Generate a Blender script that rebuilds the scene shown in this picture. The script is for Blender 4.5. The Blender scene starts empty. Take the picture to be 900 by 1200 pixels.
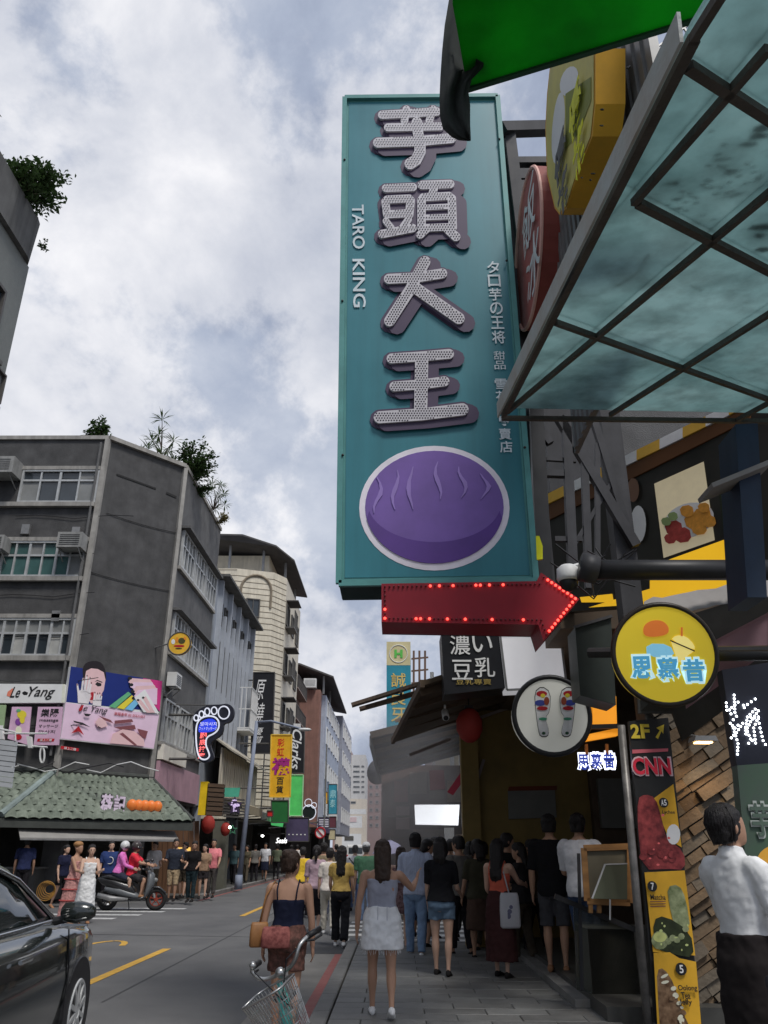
import bpy, bmesh, math, random
from mathutils import Vector, Matrix, noise
random.seed(7)
R = math.radians
SC = bpy.context.scene
COL = SC.collection

# ---------------------------------------------------------------- camera
CAM_Z = 1.55
FPX = 935.0            # focal length in photo pixels (photo 900 x 1200)
PITCH = R(22.9); YAW = R(0.9); ROLL = R(0.35)
cam_d = bpy.data.cameras.new('camera'); cam = bpy.data.objects.new('camera', cam_d); COL.objects.link(cam)
cam_d.sensor_fit = 'VERTICAL'; cam_d.sensor_height = 36.0; cam_d.sensor_width = 27.0
cam_d.lens = 36.0 * FPX / 1200.0; cam_d.clip_start = 0.05; cam_d.clip_end = 3000
CAM_M = Matrix.Translation((0, 0, CAM_Z)) @ Matrix.Rotation(YAW, 4, 'Z') @ Matrix.Rotation(math.pi/2 + PITCH, 4, 'X') @ Matrix.Rotation(ROLL, 4, 'Z')
cam.matrix_world = CAM_M
SC.camera = cam

# ---------------------------------------------------------------- sky, sun, exposure
SUN_EL, SUN_AZ = R(58), R(150)      # azimuth clockwise from +Y
w = bpy.data.worlds.new('World'); SC.world = w; w.use_nodes = True
nt = w.node_tree; nt.nodes.clear()
def N(t, **k):
    n = nt.nodes.new(t)
    for a, b in k.items(): setattr(n, a, b)
    return n
def lin(r, g, b, k=1.0):
    f = lambda c: (c/255/12.92 if c/255 <= .04045 else ((c/255+.055)/1.055)**2.4)
    return (f(r)*k, f(g)*k, f(b)*k, 1.0)
SKY_OFF = (1.7, 4.4, .9)
tc = N('ShaderNodeTexCoord')
mps = N('ShaderNodeMapping'); mps.inputs['Scale'].default_value = (1.0, .9, 1.15); mps.inputs['Rotation'].default_value = (0.2, R(-25), 0.3); mps.inputs['Location'].default_value = SKY_OFF; nt.links.new(tc.outputs['Generated'], mps.inputs[0])
def cloud_noise(scale, detail, rough, dist=.1):
    n = N('ShaderNodeTexNoise'); n.inputs['Scale'].default_value = scale; n.inputs['Detail'].default_value = detail; n.inputs['Roughness'].default_value = rough; n.inputs['Distortion'].default_value = dist
    nt.links.new(mps.outputs[0], n.inputs['Vector']); return n
def cramp(src, stops):
    r = N('ShaderNodeValToRGB'); nt.links.new(src, r.inputs[0]); e = r.color_ramp.elements
    e[0].position = stops[0][0]; e[0].color = lin(*stops[0][1]); e[1].position = stops[-1][0]; e[1].color = lin(*stops[-1][1])
    for p, c in stops[1:-1]: q = e.new(p); q.color = lin(*c)
    return r
nb_, nf_ = cloud_noise(1.45, 14, .61), cloud_noise(3.3, 12, .60, .2)
far_c = cramp(nf_.outputs['Fac'], ((.33, (138, 149, 174)), (.48, (170, 180, 200)), (.66, (203, 209, 222))))      # grey deck behind
near_c = cramp(nf_.outputs['Fac'], ((.30, (184, 190, 205)), (.47, (214, 217, 226)), (.62, (242, 242, 246))))     # brighter heaps in front
edge = N('ShaderNodeMapRange'); nt.links.new(nb_.outputs['Fac'], edge.inputs[0]); edge.inputs[1].default_value = .495; edge.inputs[2].default_value = .56; edge.interpolation_type = 'SMOOTHSTEP'
mixc = N('ShaderNodeMix', data_type='RGBA'); nt.links.new(edge.outputs[0], mixc.inputs[0]); nt.links.new(far_c.outputs[0], mixc.inputs[6]); nt.links.new(near_c.outputs[0], mixc.inputs[7])
sky = N('ShaderNodeTexSky'); sky.sky_type = 'NISHITA'; sky.sun_disc = False; sky.sun_elevation = SUN_EL; sky.sun_rotation = SUN_AZ
sc10 = N('ShaderNodeVectorMath', operation='SCALE'); nt.links.new(mixc.outputs[2], sc10.inputs[0]); sc10.inputs['Scale'].default_value = 6.7
mask = N('ShaderNodeMapRange'); nt.links.new(nb_.outputs['Fac'], mask.inputs[0])      # thin gaps let the blue through
mask.inputs[1].default_value = 0.30; mask.inputs[2].default_value = 0.41; mask.inputs[3].default_value = 0.45; mask.inputs[4].default_value = 1.0
mx = N('ShaderNodeMix', data_type='RGBA'); nt.links.new(mask.outputs[0], mx.inputs[0]); nt.links.new(sky.outputs[0], mx.inputs[6]); nt.links.new(sc10.outputs[0], mx.inputs[7])
bg = N('ShaderNodeBackground'); nt.links.new(mx.outputs[2], bg.inputs[0]); bg.inputs[1].default_value = 0.1
wo = N('ShaderNodeOutputWorld'); nt.links.new(bg.outputs[0], wo.inputs[0])
sl = bpy.data.lights.new('sun', 'SUN'); sl.energy = 1.5; sl.angle = R(14); sl.color = (1.0, 0.965, 0.91)
so = bpy.data.objects.new('sun', sl); COL.objects.link(so)
sd = Vector((math.sin(SUN_AZ)*math.cos(SUN_EL), math.cos(SUN_AZ)*math.cos(SUN_EL), math.sin(SUN_EL)))
so.rotation_euler = sd.to_track_quat('Z', 'Y').to_euler(); so.location = sd*60
vs = SC.view_settings; vs.view_transform = 'Standard'; vs.look = 'None'; vs.gamma = 1; vs.exposure = 0.65; vs.use_curve_mapping = False
SC.cycles.max_bounces = 8; SC.cycles.transparent_max_bounces = 8
SC.cycles.use_denoising = True

# ---------------------------------------------------------------- helpers: rays from photo pixels to real places
_M3 = CAM_M.to_3x3(); _O = Vector((0, 0, CAM_Z))
def ray(px, py): return _M3 @ Vector((px-450.0, 600.0-py, -FPX))
def atY(px, py, Y): d = ray(px, py); return _O + d*(Y/d.y)
def atX(px, py, X): d = ray(px, py); return _O + d*(X/d.x)
def atZ(px, py, Z=0.0): d = ray(px, py); return _O + d*((Z-CAM_Z)/d.z)
def atP(px, py, p0, n): d = ray(px, py); return _O + d*((Vector(p0)-_O).dot(n)/d.dot(n))

# ---------------------------------------------------------------- materials
MATS = {}
def M(name, col, rough=0.65, var=0.14, scale=2.5, bump=0.0, bscale=60.0, metal=0.0, spec=0.35, emis=None, es=0.0,
      streak=0.0, coat=0.0, trans=0.0, alpha=1.0, transl=0.0, tint=None, stretch=None, ior=None):
    """procedural paint/plaster/metal: noise-varied colour, optional streaks and relief"""
    if name in MATS: return MATS[name]
    m = bpy.data.materials.new(name); m.use_nodes = True; t = m.node_tree; L = t.links.new
    b = t.nodes['Principled BSDF']; col = tuple(col[:3])
    tcn = t.nodes.new('ShaderNodeTexCoord'); mp = t.nodes.new('ShaderNodeMapping'); L(tcn.outputs['Object'], mp.inputs[0])
    if stretch: mp.inputs['Scale'].default_value = stretch
    oi = t.nodes.new('ShaderNodeObjectInfo')
    off = t.nodes.new('ShaderNodeVectorMath'); off.operation = 'SCALE'; off.inputs[0].default_value = (13, 7, 5); L(oi.outputs['Random'], off.inputs['Scale'])
    L(off.outputs[0], mp.inputs['Location'])
    nz = t.nodes.new('ShaderNodeTexNoise'); L(mp.outputs[0], nz.inputs['Vector']); nz.inputs['Scale'].default_value = scale; nz.inputs['Detail'].default_value = 7; nz.inputs['Roughness'].default_value = 0.62
    mr = t.nodes.new('ShaderNodeMapRange'); L(nz.outputs['Fac'], mr.inputs[0]); mr.inputs[1].default_value = 0.3; mr.inputs[2].default_value = 0.7
    mc = t.nodes.new('ShaderNodeMix'); mc.data_type = 'RGBA'; L(mr.outputs[0], mc.inputs[0])
    c2 = tint[:3] if tint else tuple(min(1, c*(1+var)) for c in col)
    mc.inputs[6].default_value = tuple(c*(1-var) for c in col)+(1,); mc.inputs[7].default_value = tuple(c2)+(1,)
    out = mc.outputs[2]
    if streak:
        mp2 = t.nodes.new('ShaderNodeMapping'); L(tcn.outputs['Object'], mp2.inputs[0]); mp2.inputs['Scale'].default_value = (3.0, 3.0, 0.22)
        n2 = t.nodes.new('ShaderNodeTexNoise'); L(mp2.outputs[0], n2.inputs['Vector']); n2.inputs['Scale'].default_value = 1.6; n2.inputs['Detail'].default_value = 6; n2.inputs['Roughness'].default_value = 0.6
        m2 = t.nodes.new('ShaderNodeMapRange'); L(n2.outputs['Fac'], m2.inputs[0]); m2.inputs[1].default_value = 0.42; m2.inputs[2].default_value = 0.72; m2.inputs[3].default_value = 1.0; m2.inputs[4].default_value = 1.0-streak
        m3 = t.nodes.new('ShaderNodeVectorMath'); m3.operation = 'SCALE'; L(out, m3.inputs[0]); L(m2.outputs[0], m3.inputs['Scale']); out = m3.outputs[0]
    L(out, b.inputs['Base Color'])
    rr = t.nodes.new('ShaderNodeMapRange'); L(nz.outputs['Fac'], rr.inputs[0]); rr.inputs[1].default_value = .3; rr.inputs[2].default_value = .7
    rr.inputs[3].default_value = max(0.02, rough*0.88); rr.inputs[4].default_value = min(1, rough*1.12); L(rr.outputs[0], b.inputs['Roughness'])
    b.inputs['Metallic'].default_value = metal; b.inputs['Specular IOR Level'].default_value = spec
    if ior: b.inputs['IOR'].default_value = ior
    if coat: b.inputs['Coat Weight'].default_value = coat; b.inputs['Coat Roughness'].default_value = 0.04
    if trans: b.inputs['Transmission Weight'].default_value = trans
    if alpha < 1: b.inputs['Alpha'].default_value = alpha
    if emis: b.inputs['Emission Color'].default_value = tuple(emis[:3])+(1,); b.inputs['Emission Strength'].default_value = es
    if bump:
        nb = t.nodes.new('ShaderNodeTexNoise'); L(mp.outputs[0], nb.inputs['Vector']); nb.inputs['Scale'].default_value = bscale; nb.inputs['Detail'].default_value = 4
        bn = t.nodes.new('ShaderNodeBump'); bn.inputs['Strength'].default_value = bump; bn.inputs['Distance'].default_value = 0.02; L(nb.outputs['Fac'], bn.inputs['Height']); L(bn.outputs[0], b.inputs['Normal'])
    if transl:
        tr = t.nodes.new('ShaderNodeBsdfTranslucent'); L(out, tr.inputs[0]); ms = t.nodes.new('ShaderNodeMixShader'); ms.inputs[0].default_value = transl
        L(b.outputs[0], ms.inputs[1]); L(tr.outputs[0], ms.inputs[2]); L(ms.outputs[0], t.nodes['Material Output'].inputs['Surface'])
    MATS[name] = m; return m
def P(name, r, g, b, k=1.6, **kw):
    """paint named by its look; colour from sRGB scaled to a plausible albedo"""
    c = lin(r, g, b, k); return M(name, tuple(min(.85, x) for x in c[:3]), **kw)

# ---------------------------------------------------------------- mesh builder
WM = {}    # world matrix of parents (python side)
class MB:
    def __init__(s): s.v = []; s.f = []; s.mi = []
    def add(s, vs, fs, mi=0):
        o = len(s.v); s.v += [Vector(q) for q in vs]; s.f += [tuple(i+o for i in f) for f in fs]; s.mi += [mi]*len(fs); return s
    def box(s, lo, hi, mi=0, m=None):
        x0, y0, z0 = lo; x1, y1, z1 = hi
        vs = [Vector(q) for q in ((x0,y0,z0),(x1,y0,z0),(x1,y1,z0),(x0,y1,z0),(x0,y0,z1),(x1,y0,z1),(x1,y1,z1),(x0,y1,z1))]
        if m is not None: vs = [m @ q for q in vs]
        return s.add(vs, [(0,3,2,1),(4,5,6,7),(0,1,5,4),(1,2,6,5),(2,3,7,6),(3,0,4,7)], mi)
    def obox(s, o, u, v, n, su, sv, sn, mi=0):
        """box centred on o in u,v; from the plane outwards along n by sn (sn may be (n0,n1))"""
        n0, n1 = sn if isinstance(sn, tuple) else (0, sn)
        o = Vector(o); vs = []
        for c in (n0, n1):
            for a, b in ((-1,-1),(1,-1),(1,1),(-1,1)): vs.append(o+u*(a*su/2)+v*(b*sv/2)+n*c)
        return s.add(vs, [(0,3,2,1),(4,5,6,7),(0,1,5,4),(1,2,6,5),(2,3,7,6),(3,0,4,7)], mi)
    def beam(s, a, b, w, h=None, up=(0,0,1), mi=0):
        a = Vector(a); b = Vector(b); d = (b-a).normalized(); up = Vector(up)
        if abs(d.dot(up)) > .98: up = Vector((0,1,0))
        u = d.cross(up).normalized(); v = u.cross(d).normalized(); h = h or w
        vs = [p+u*(i*w/2)+v*(j*h/2) for p in (a, b) for i, j in ((-1,-1),(1,-1),(1,1),(-1,1))]
        return s.add(vs, [(0,3,2,1),(4,5,6,7),(0,1,5,4),(1,2,6,5),(2,3,7,6),(3,0,4,7)], mi)
    def loft(s, rings, cap=True, mi=0, closed=True):
        n = len(rings[0]); o = len(s.v); fs = []
        for k in range(len(rings)-1):
            for i in range(n if closed else n-1):
                j = (i+1) % n; fs.append((k*n+i, k*n+j, (k+1)*n+j, (k+1)*n+i))
        if cap: fs += [tuple(range(n))[::-1], tuple((len(rings)-1)*n+i for i in range(n))]
        return s.add([q for r in rings for q in r], fs, mi)
    def tube(s, pts, rad, n=8, mi=0, flat=1.0, up=(0,0,1), cap=True):
        pts = [Vector(p) for p in pts]; rad = rad if hasattr(rad, '__len__') else [rad]*len(pts); rings = []
        pu = None
        for k, p in enumerate(pts):
            d = (pts[min(k+1, len(pts)-1)]-pts[max(k-1, 0)]).normalized()
            if pu is None:
                q = Vector(up)
                if abs(d.dot(q)) > .95: q = Vector((0,1,0)) if abs(d.y) < .9 else Vector((1,0,0))
                u = d.cross(q).normalized()
            else: u = (pu-d*pu.dot(d)).normalized()
            pu = u; v = d.cross(u); r = rad[k]
            rings.append([p+u*(math.cos(2*math.pi*i/n)*r)+v*(math.sin(2*math.pi*i/n)*r*flat) for i in range(n)])
        return s.loft(rings, cap, mi)
    def prism(s, poly, n, depth, mi=0, smi=None):
        """poly: 3D points (ccw seen from +n); extruded from the plane back by depth"""
        n = Vector(n).normalized(); k = len(poly); a = [Vector(p) for p in poly]; b = [p-n*depth for p in a]
        nn = Vector((0,0,0))
        for i in range(k): nn += a[i].cross(a[(i+1) % k])
        if nn.dot(n) < 0: a.reverse(); b.reverse()
        s.add(a, [tuple(range(k))], mi)
        s.add(a+b, [(i, k+i, k+(i+1) % k, (i+1) % k) for i in range(k)], mi if smi is None else smi)
        return s.add(b, [tuple(range(k))[::-1]], mi if smi is None else smi)
    def ell(s, c, r, nu=12, nv=8, mi=0, m=None):
        rings = []; c = Vector(c)
        for j in range(1, nv):
            t = math.pi*j/nv
            rings.append([Vector((math.cos(2*math.pi*i/nu)*math.sin(t)*r[0], math.sin(2*math.pi*i/nu)*math.sin(t)*r[1], -math.cos(t)*r[2])) for i in range(nu)])
        vs = [q for g in rings for q in g]+[Vector((0,0,-r[2])), Vector((0,0,r[2]))]; fs = []
        for k in range(nv-2):
            for i in range(nu): j = (i+1) % nu; fs.append((k*nu+i, k*nu+j, (k+1)*nu+j, (k+1)*nu+i))
        b, t = len(vs)-2, len(vs)-1
        for i in range(nu): j = (i+1) % nu; fs += [(b, j, i), (t, (nv-2)*nu+i, (nv-2)*nu+j)]
        if m is not None: vs = [m @ q for q in vs]
        return s.add([c+q for q in vs], fs, mi)
    def disc(s, c, n, r, depth, seg=32, mi=0, smi=None, up=(0,0,1)):
        n = Vector(n).normalized(); u = Vector(up).cross(n).normalized(); v = n.cross(u); c = Vector(c)
        return s.prism([c+u*(math.cos(2*math.pi*i/seg)*r)+v*(math.sin(2*math.pi*i/seg)*r) for i in range(seg)], n, depth, mi, smi)
    def ring(s, c, n, r, th, seg=32, k=6, mi=0, up=(0,0,1)):
        n = Vector(n).normalized(); u = Vector(up).cross(n)
        u = u.normalized() if u.length > .01 else Vector((1,0,0)); v = n.cross(u); c = Vector(c); rings = []
        for i in range(seg):
            a = 2*math.pi*i/seg; d = u*math.cos(a)+v*math.sin(a)
            rings.append([c+d*(r+th*math.cos(2*math.pi*j/k))+n*(th*math.sin(2*math.pi*j/k)) for j in range(k)])
        o = len(s.v); vs = [q for g in rings for q in g]
        return s.add(vs, [(i*k+j, ((i+1) % seg)*k+j, ((i+1) % seg)*k+(j+1) % k, i*k+(j+1) % k) for i in range(seg) for j in range(k)], mi)
    def build(s, name, mats, parent=None, smooth=False, base=None):
        return mkobj(name, s.v, s.f, mats, parent, smooth, s.mi, base)
def mkobj(name, v, f, mats, parent=None, smooth=False, mi=None, base=None):
    if not isinstance(mats, (list, tuple)): mats = [mats]
    v = [Vector(q) for q in v]
    if parent is not None: Mi = WM[parent.name].inverted(); v = [Mi @ q for q in v]; loc = None
    else:
        xs = [q.x for q in v]; ys = [q.y for q in v]; zs = [q.z for q in v]
        loc = Vector(base) if base is not None else Vector(((min(xs)+max(xs))/2, (min(ys)+max(ys))/2, min(zs)))
        v = [q-loc for q in v]
    me = bpy.data.meshes.new(name); me.from_pydata([tuple(q) for q in v], [], f)
    for m in mats: me.materials.append(m)
    if mi and len(mats) > 1: me.polygons.foreach_set('material_index', mi)
    if smooth: me.polygons.foreach_set('use_smooth', [True]*len(me.polygons))
    me.update(); o = bpy.data.objects.new(name, me); COL.objects.link(o)
    if parent is not None: o.parent = parent; WM[o.name] = WM[parent.name].copy()
    else: o.location = loc; WM[o.name] = Matrix.Translation(loc)
    return o
def tag(o, label, cat, group=None):
    o['label'] = label; o['category'] = cat
    if group: o['group'] = group
    return o
def thing(name, label, cat, loc, rz=0.0, group=None):
    o = bpy.data.objects.new(name, None); COL.objects.link(o); o.empty_display_size = .2
    o.location = loc; o.rotation_euler = (0, 0, rz)
    WM[o.name] = Matrix.Translation(loc) @ Matrix.Rotation(rz, 4, 'Z')
    return tag(o, label, cat, group)
def struct(o): o['kind'] = 'structure'; return o
def stuff(o): o['kind'] = 'stuff'; return o
def local(parent, mat3=None):
    return WM[parent.name]
# ---------------------------------------------------------------- lettering (font curves turned to meshes at the end)
TEXTS = []
def text(name, body, c, u, v, fit, mat, parent, bold=0.0, depth=0.004, shear=0.0, line=1.0, lift=0.003, keep=False):
    """lettering centred on c in the plane of u (right) and v (up), fitted to the box fit=(w,h)"""
    cu = bpy.data.curves.new(name, 'FONT'); cu.body = body; cu.align_x = 'CENTER'; cu.size = 1; cu.offset = bold; cu.shear = shear; cu.space_line = line; cu.resolution_u = 3
    o = bpy.data.objects.new('tmp_text', cu); COL.objects.link(o)
    TEXTS.append((o, name, Vector(c), Vector(u).normalized(), Vector(v).normalized(), fit, mat, parent, depth, lift, keep))
def vtext(name, body, c, u, v, fit, mat, parent, **k):
    n = len(body); v = Vector(v).normalized(); k.pop('line', None)
    for i, ch in enumerate(body): text(name, ch, Vector(c)+v*(fit[1]*((n-1)/2-i)/n), u, v, (fit[0], fit[1]/n*.88), mat, parent, **k)
def htext(name, body, c, u, v, fit, mat, parent, **k):
    n = len(body); u = Vector(u).normalized()
    for i, ch in enumerate(body): text(name, ch, Vector(c)-u*(fit[0]*((n-1)/2-i)/n), u, v, (fit[0]/n*.9, fit[1]), mat, parent, **k)
def finish_text():
    dg = bpy.context.evaluated_depsgraph_get(); dg.update()
    for (o, name, c, u, v, fit, mat, parent, depth, lift, keep) in TEXTS:
        me = bpy.data.meshes.new_from_object(o.evaluated_get(dg))
        if len(me.vertices) == 0: print('EMPTY TEXT', name); continue
        xs = [q.co.x for q in me.vertices]; ys = [q.co.y for q in me.vertices]
        sx = fit[0]/max(1e-6, max(xs)-min(xs)); sy = fit[1]/max(1e-6, max(ys)-min(ys))
        if keep: sx = sy = min(sx, sy)
        cx, cy = (min(xs)+max(xs))/2, (min(ys)+max(ys))/2; n = u.cross(v).normalized()
        vs = [c+u*((q.co.x-cx)*sx)+v*((q.co.y-cy)*sy)+n*(lift+depth) for q in me.vertices]
        fs = [tuple(p.vertices) for p in me.polygons]
        # give the letters real thickness: back edges by boundary walls
        from collections import Counter
        ec = Counter(); dirn = {}
        for f in fs:
            for i in range(len(f)):
                a, b = f[i], f[(i+1) % len(f)]; ec[(min(a, b), max(a, b))] += 1; dirn[(min(a, b), max(a, b))] = (a, b)
        k = len(vs); vs2 = vs+[q-n*depth for q in vs]
        for ed, cnt in ec.items():
            if cnt == 1: a, b = dirn[ed]; fs.append((a, k+a, k+b, b))
        mkobj(name, vs2, fs, mat, parent)
        bpy.data.meshes.remove(me)
    for t in TEXTS:
        cu = t[0].data; bpy.data.objects.remove(t[0]); bpy.data.curves.remove(cu)
# ---------------------------------------------------------------- remeshed soft bodies (collected, evaluated together)
SOFT = []
def soft(name, mb, mat, parent, voxel=0.012, smooth=4, disp=0.0, dscale=0.12, deci=1.0):
    Mi = WM[parent.name].inverted()
    me = bpy.data.meshes.new(name); me.from_pydata([tuple(Mi @ q) for q in mb.v], [], mb.f); me.update()
    o = bpy.data.objects.new('tmp_soft', me); COL.objects.link(o)
    r = o.modifiers.new('r', 'REMESH'); r.mode = 'VOXEL'; r.voxel_size = voxel; r.use_smooth_shade = True
    s = o.modifiers.new('s', 'SMOOTH'); s.factor = .5; s.iterations = smooth
    if disp:
        tx = bpy.data.textures.get('folds%d' % int(dscale*1000)) or bpy.data.textures.new('folds%d' % int(dscale*1000), 'CLOUDS'); tx.noise_scale = dscale; tx.noise_depth = 1
        d = o.modifiers.new('d', 'DISPLACE'); d.texture = tx; d.strength = disp; d.mid_level = .5; d.texture_coords = 'GLOBAL'
        tx2 = bpy.data.textures.get('creases') or bpy.data.textures.new('creases', 'CLOUDS'); tx2.noise_scale = .055; tx2.noise_depth = 1
        if dscale >= .1: d2 = o.modifiers.new('d2', 'DISPLACE'); d2.texture = tx2; d2.strength = .013; d2.mid_level = .5; d2.texture_coords = 'GLOBAL'
        o.location = (random.uniform(0, 40), 0, 0)
    if deci < 1: q = o.modifiers.new('q', 'DECIMATE'); q.ratio = deci
    SOFT.append((o, name, mat, parent))
def finish_soft():
    dg = bpy.context.evaluated_depsgraph_get(); dg.update()
    for o, name, mat, parent in SOFT:
        me = bpy.data.meshes.new_from_object(o.evaluated_get(dg)); me.name = name
        me.materials.clear(); me.materials.append(mat)
        me.polygons.foreach_set('use_smooth', [True]*len(me.polygons))
        q = bpy.data.objects.new(name, me); COL.objects.link(q); q.parent = parent
    for o, *_ in SOFT:
        m = o.data; bpy.data.objects.remove(o); bpy.data.meshes.remove(m)
X3, Y3, Z3 = Vector((1,0,0)), Vector((0,1,0)), Vector((0,0,1))
# ================================================================ the setting: ground, road, pavements
m_ground = P('far_ground', 110, 108, 104, 1.0)
m_asph = M('asphalt', (.125, .125, .128), rough=.85, var=.22, scale=.55, bump=.35, bscale=260, tint=(.17, .168, .166))
m_asph2 = M('asphalt_patch', (.075, .075, .078), rough=.85, var=.15, scale=2, bump=.35, bscale=240)
m_conc = M('gutter_concrete', (.21, .20, .185), rough=.85, var=.2, scale=2.2, bump=.3, bscale=120)
m_pave = M('paving_stone', (.15, .15, .145), rough=.55, var=.4, scale=1.5, bump=.35, bscale=70, spec=.45)
m_grout = M('pavement_bed', (.085, .083, .078), rough=.9, var=.25, scale=5)
m_kerb = M('kerb_stone', (.21, .205, .195), rough=.8, var=.2, scale=4, bump=.3, bscale=90)
m_yel = M('yellow_road_paint', (.62, .36, .06), rough=.7, var=.2, scale=9, bump=.2, bscale=200)
m_whi = M('white_road_paint', (.50, .50, .485), rough=.7, var=.3, scale=7, bump=.2, bscale=200)
m_redp = M('red_kerb_paint', (.40, .09, .085), rough=.7, var=.3, scale=6, tint=(.34, .15, .13), bump=.2, bscale=200)

def sheet(name, pts, z, mat, parent=None):
    return MB().add([(x, y, z) for x, y in pts], [tuple(range(len(pts)))]).build(name, mat, parent)
def rect(x0, y0, x1, y1): return [(x0, y0), (x1, y0), (x1, y1), (x0, y1)]
struct(sheet('ground', rect(-900, -300, 900, 1500), -0.05, m_ground))
road = struct(sheet('road', rect(-70, -30, 60, 420), 0, m_asph))
WM[road.name] = Matrix.Translation(road.location)
# repaired strips of darker asphalt
struct(sheet('asphalt_repair', [(-1.6, 14.5), (.2, 14.5), (.2, 15.9), (-1.5, 16.2)], .004, m_asph2))
struct(sheet('gutter', [(-1.55, -6), (-.80, -6), (-.80, 14.45), (-1.45, 14.45)], .004, m_conc))
for q in ([(-3.2, 10), (-3.17, 10), (-3.12, 40), (-3.15, 40)], [(-6.4, 17.3), (-1.6, 16.9), (-1.6, 16.94), (-6.4, 17.36)], [(-6.4, 31), (-4.4, 30.4), (-4.4, 30.44), (-6.4, 31.05)]): struct(sheet('asphalt_seam', q, .0035, m_asph2))
struct(sheet('asphalt_repair', [(-2.9, 18.5), (-1.9, 18.4), (-1.8, 24), (-2.8, 24.2)], .003, m_asph2))
# red no-parking line on the gutter
struct(sheet('red_line', [(-.98, -6), (-.86, -6), (-.84, 14.4), (-.96, 14.4)], .008, m_redp))
struct(sheet('red_line', [(-6.32, 28.2), (-6.20, 28.2), (-6.35, 60), (-6.47, 60)], .005, m_redp))
for y0, y1 in ((11.2, 15.0), (22.0, 25.6), (33, 36.6), (44, 47.6), (55, 59)):
    struct(sheet('yellow_lane_dash', rect(-3.87, y0, -3.73, y1), .005, m_yel))
# part of a painted road sign: a curved yellow stroke
pts = []
for k in range(13):
    a = R(20+k*20); pts.append((-5.0+.34*math.cos(a), 15.0+1.15*math.sin(a)))
mb = MB()
for k in range(12):
    a, b = Vector((*pts[k], .005)), Vector((*pts[k+1], .005)); d = (b-a).normalized(); q = Vector((-d.y, d.x, 0))*.055
    mb.add([a-q, b-q, b+q, a+q], [(0, 1, 2, 3)])
struct(mb.build('yellow_road_number', m_yel))
# crossings of the two side streets: bars along X, set one behind the other
for k in range(5):
    y = 19.6+k*1.15; x1 = -6.9+k*.28
    struct(sheet('crossing_bar', [(x1-2.6, y), (x1, y), (x1, y+.42), (x1-2.6, y+.42)], .005, m_whi))
for k in range(5):
    y = 16.4+k*.95
    struct(sheet('crossing_bar', rect(-1.0, y, 1.9, y+.42), .005, m_whi))

def pavement(name, poly, z, kerbs):
    mb = MB().prism([(x, y, z) for x, y in poly], Z3, z+.03)
    return struct(mb.build(name, m_grout))
rp = pavement('pavement_right', [(-.62, -8), (30, -8), (30, 15.3), (-.62, 15.3)], .085, None)
# individual paving stones where they can be told apart
tw, tl = .30, .30
def tile_mesh(name, sx, sy, sz, mat, bev=.006):
    mb = MB(); b = bev
    mb.loft([[(-sx/2, -sy/2, 0), (sx/2, -sy/2, 0), (sx/2, sy/2, 0), (-sx/2, sy/2, 0)],
             [(-sx/2, -sy/2, sz-b), (sx/2, -sy/2, sz-b), (sx/2, sy/2, sz-b), (-sx/2, sy/2, sz-b)],
             [(-sx/2+b, -sy/2+b, sz), (sx/2-b, -sy/2+b, sz), (sx/2-b, sy/2-b, sz), (-sx/2+b, sy/2-b, sz)]])
    me = bpy.data.meshes.new(name); me.from_pydata([tuple(q) for q in mb.v], [], mb.f); me.materials.append(mat); return me
def place_piece(name, me, parent, loc, rz=0.0, tilt=(0, 0)):
    o = bpy.data.objects.new(name, me); COL.objects.link(o); o.parent = parent
    L = WM[parent.name].inverted() @ Matrix.Translation(loc) @ Matrix.Rotation(rz, 4, 'Z') @ Matrix.Rotation(tilt[0], 4, 'X') @ Matrix.Rotation(tilt[1], 4, 'Y')
    o.matrix_local = L; return o
tm = tile_mesh('paving_stone', .592, .292, .022, m_pave)
cnt = 0
for j in range(24):
    for i in range(5):
        x = -.32+i*.60+(.30 if j % 2 else 0); y = 8.15+j*.30
        if x < 2.3: place_piece('paving_stone', tm, rp, (x, y, .078+random.uniform(-.002, .003)), 0, (random.uniform(-.004, .004), random.uniform(-.004, .004)))
    if j % 2: place_piece('paving_stone', tile_mesh('paving_stone', .292, .292, .022, m_pave) if j == 1 else half, rp, (-.47, 8.15+j*.30, .078)); 
    if j == 1: half = rp.children[-1].data
km = tile_mesh('kerb_stone', .17, .985, .105, m_kerb, .012)
for k in range(24): place_piece('kerb_stone', km, rp, (-.72, -7.5+k*1.0, 0))
kme = tile_mesh('kerb_stone', .985, .17, .105, m_kerb, .012)
for k in range(6): place_piece('kerb_stone', kme, rp, (-.3+k*1.0, 15.40, 0))
# pavement beyond the side street on the right
pavement('pavement_right', [(-.7, 21.2), (40, 21.2), (40, 200), (-.7, 200)], .10, None)
# left pavements
lp = pavement('pavement_left', [(-45, 28.0), (-8.2, 28.0), (-6.55, 29.2), (-6.75, 200), (-45, 200)], .10, None)
km2 = tile_mesh('kerb_stone', .18, 1.98, .13, m_kerb, .012)
for k in range(18): place_piece('kerb_stone', km2, lp, (-6.48-.0012*k*2, 30.4+k*2.0, 0))
pavement('pavement_left', [(-45, -8), (-6.9, -8), (-6.9, 17.0), (-7.6, 18.2), (-45, 18.2)], .10, None)
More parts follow.
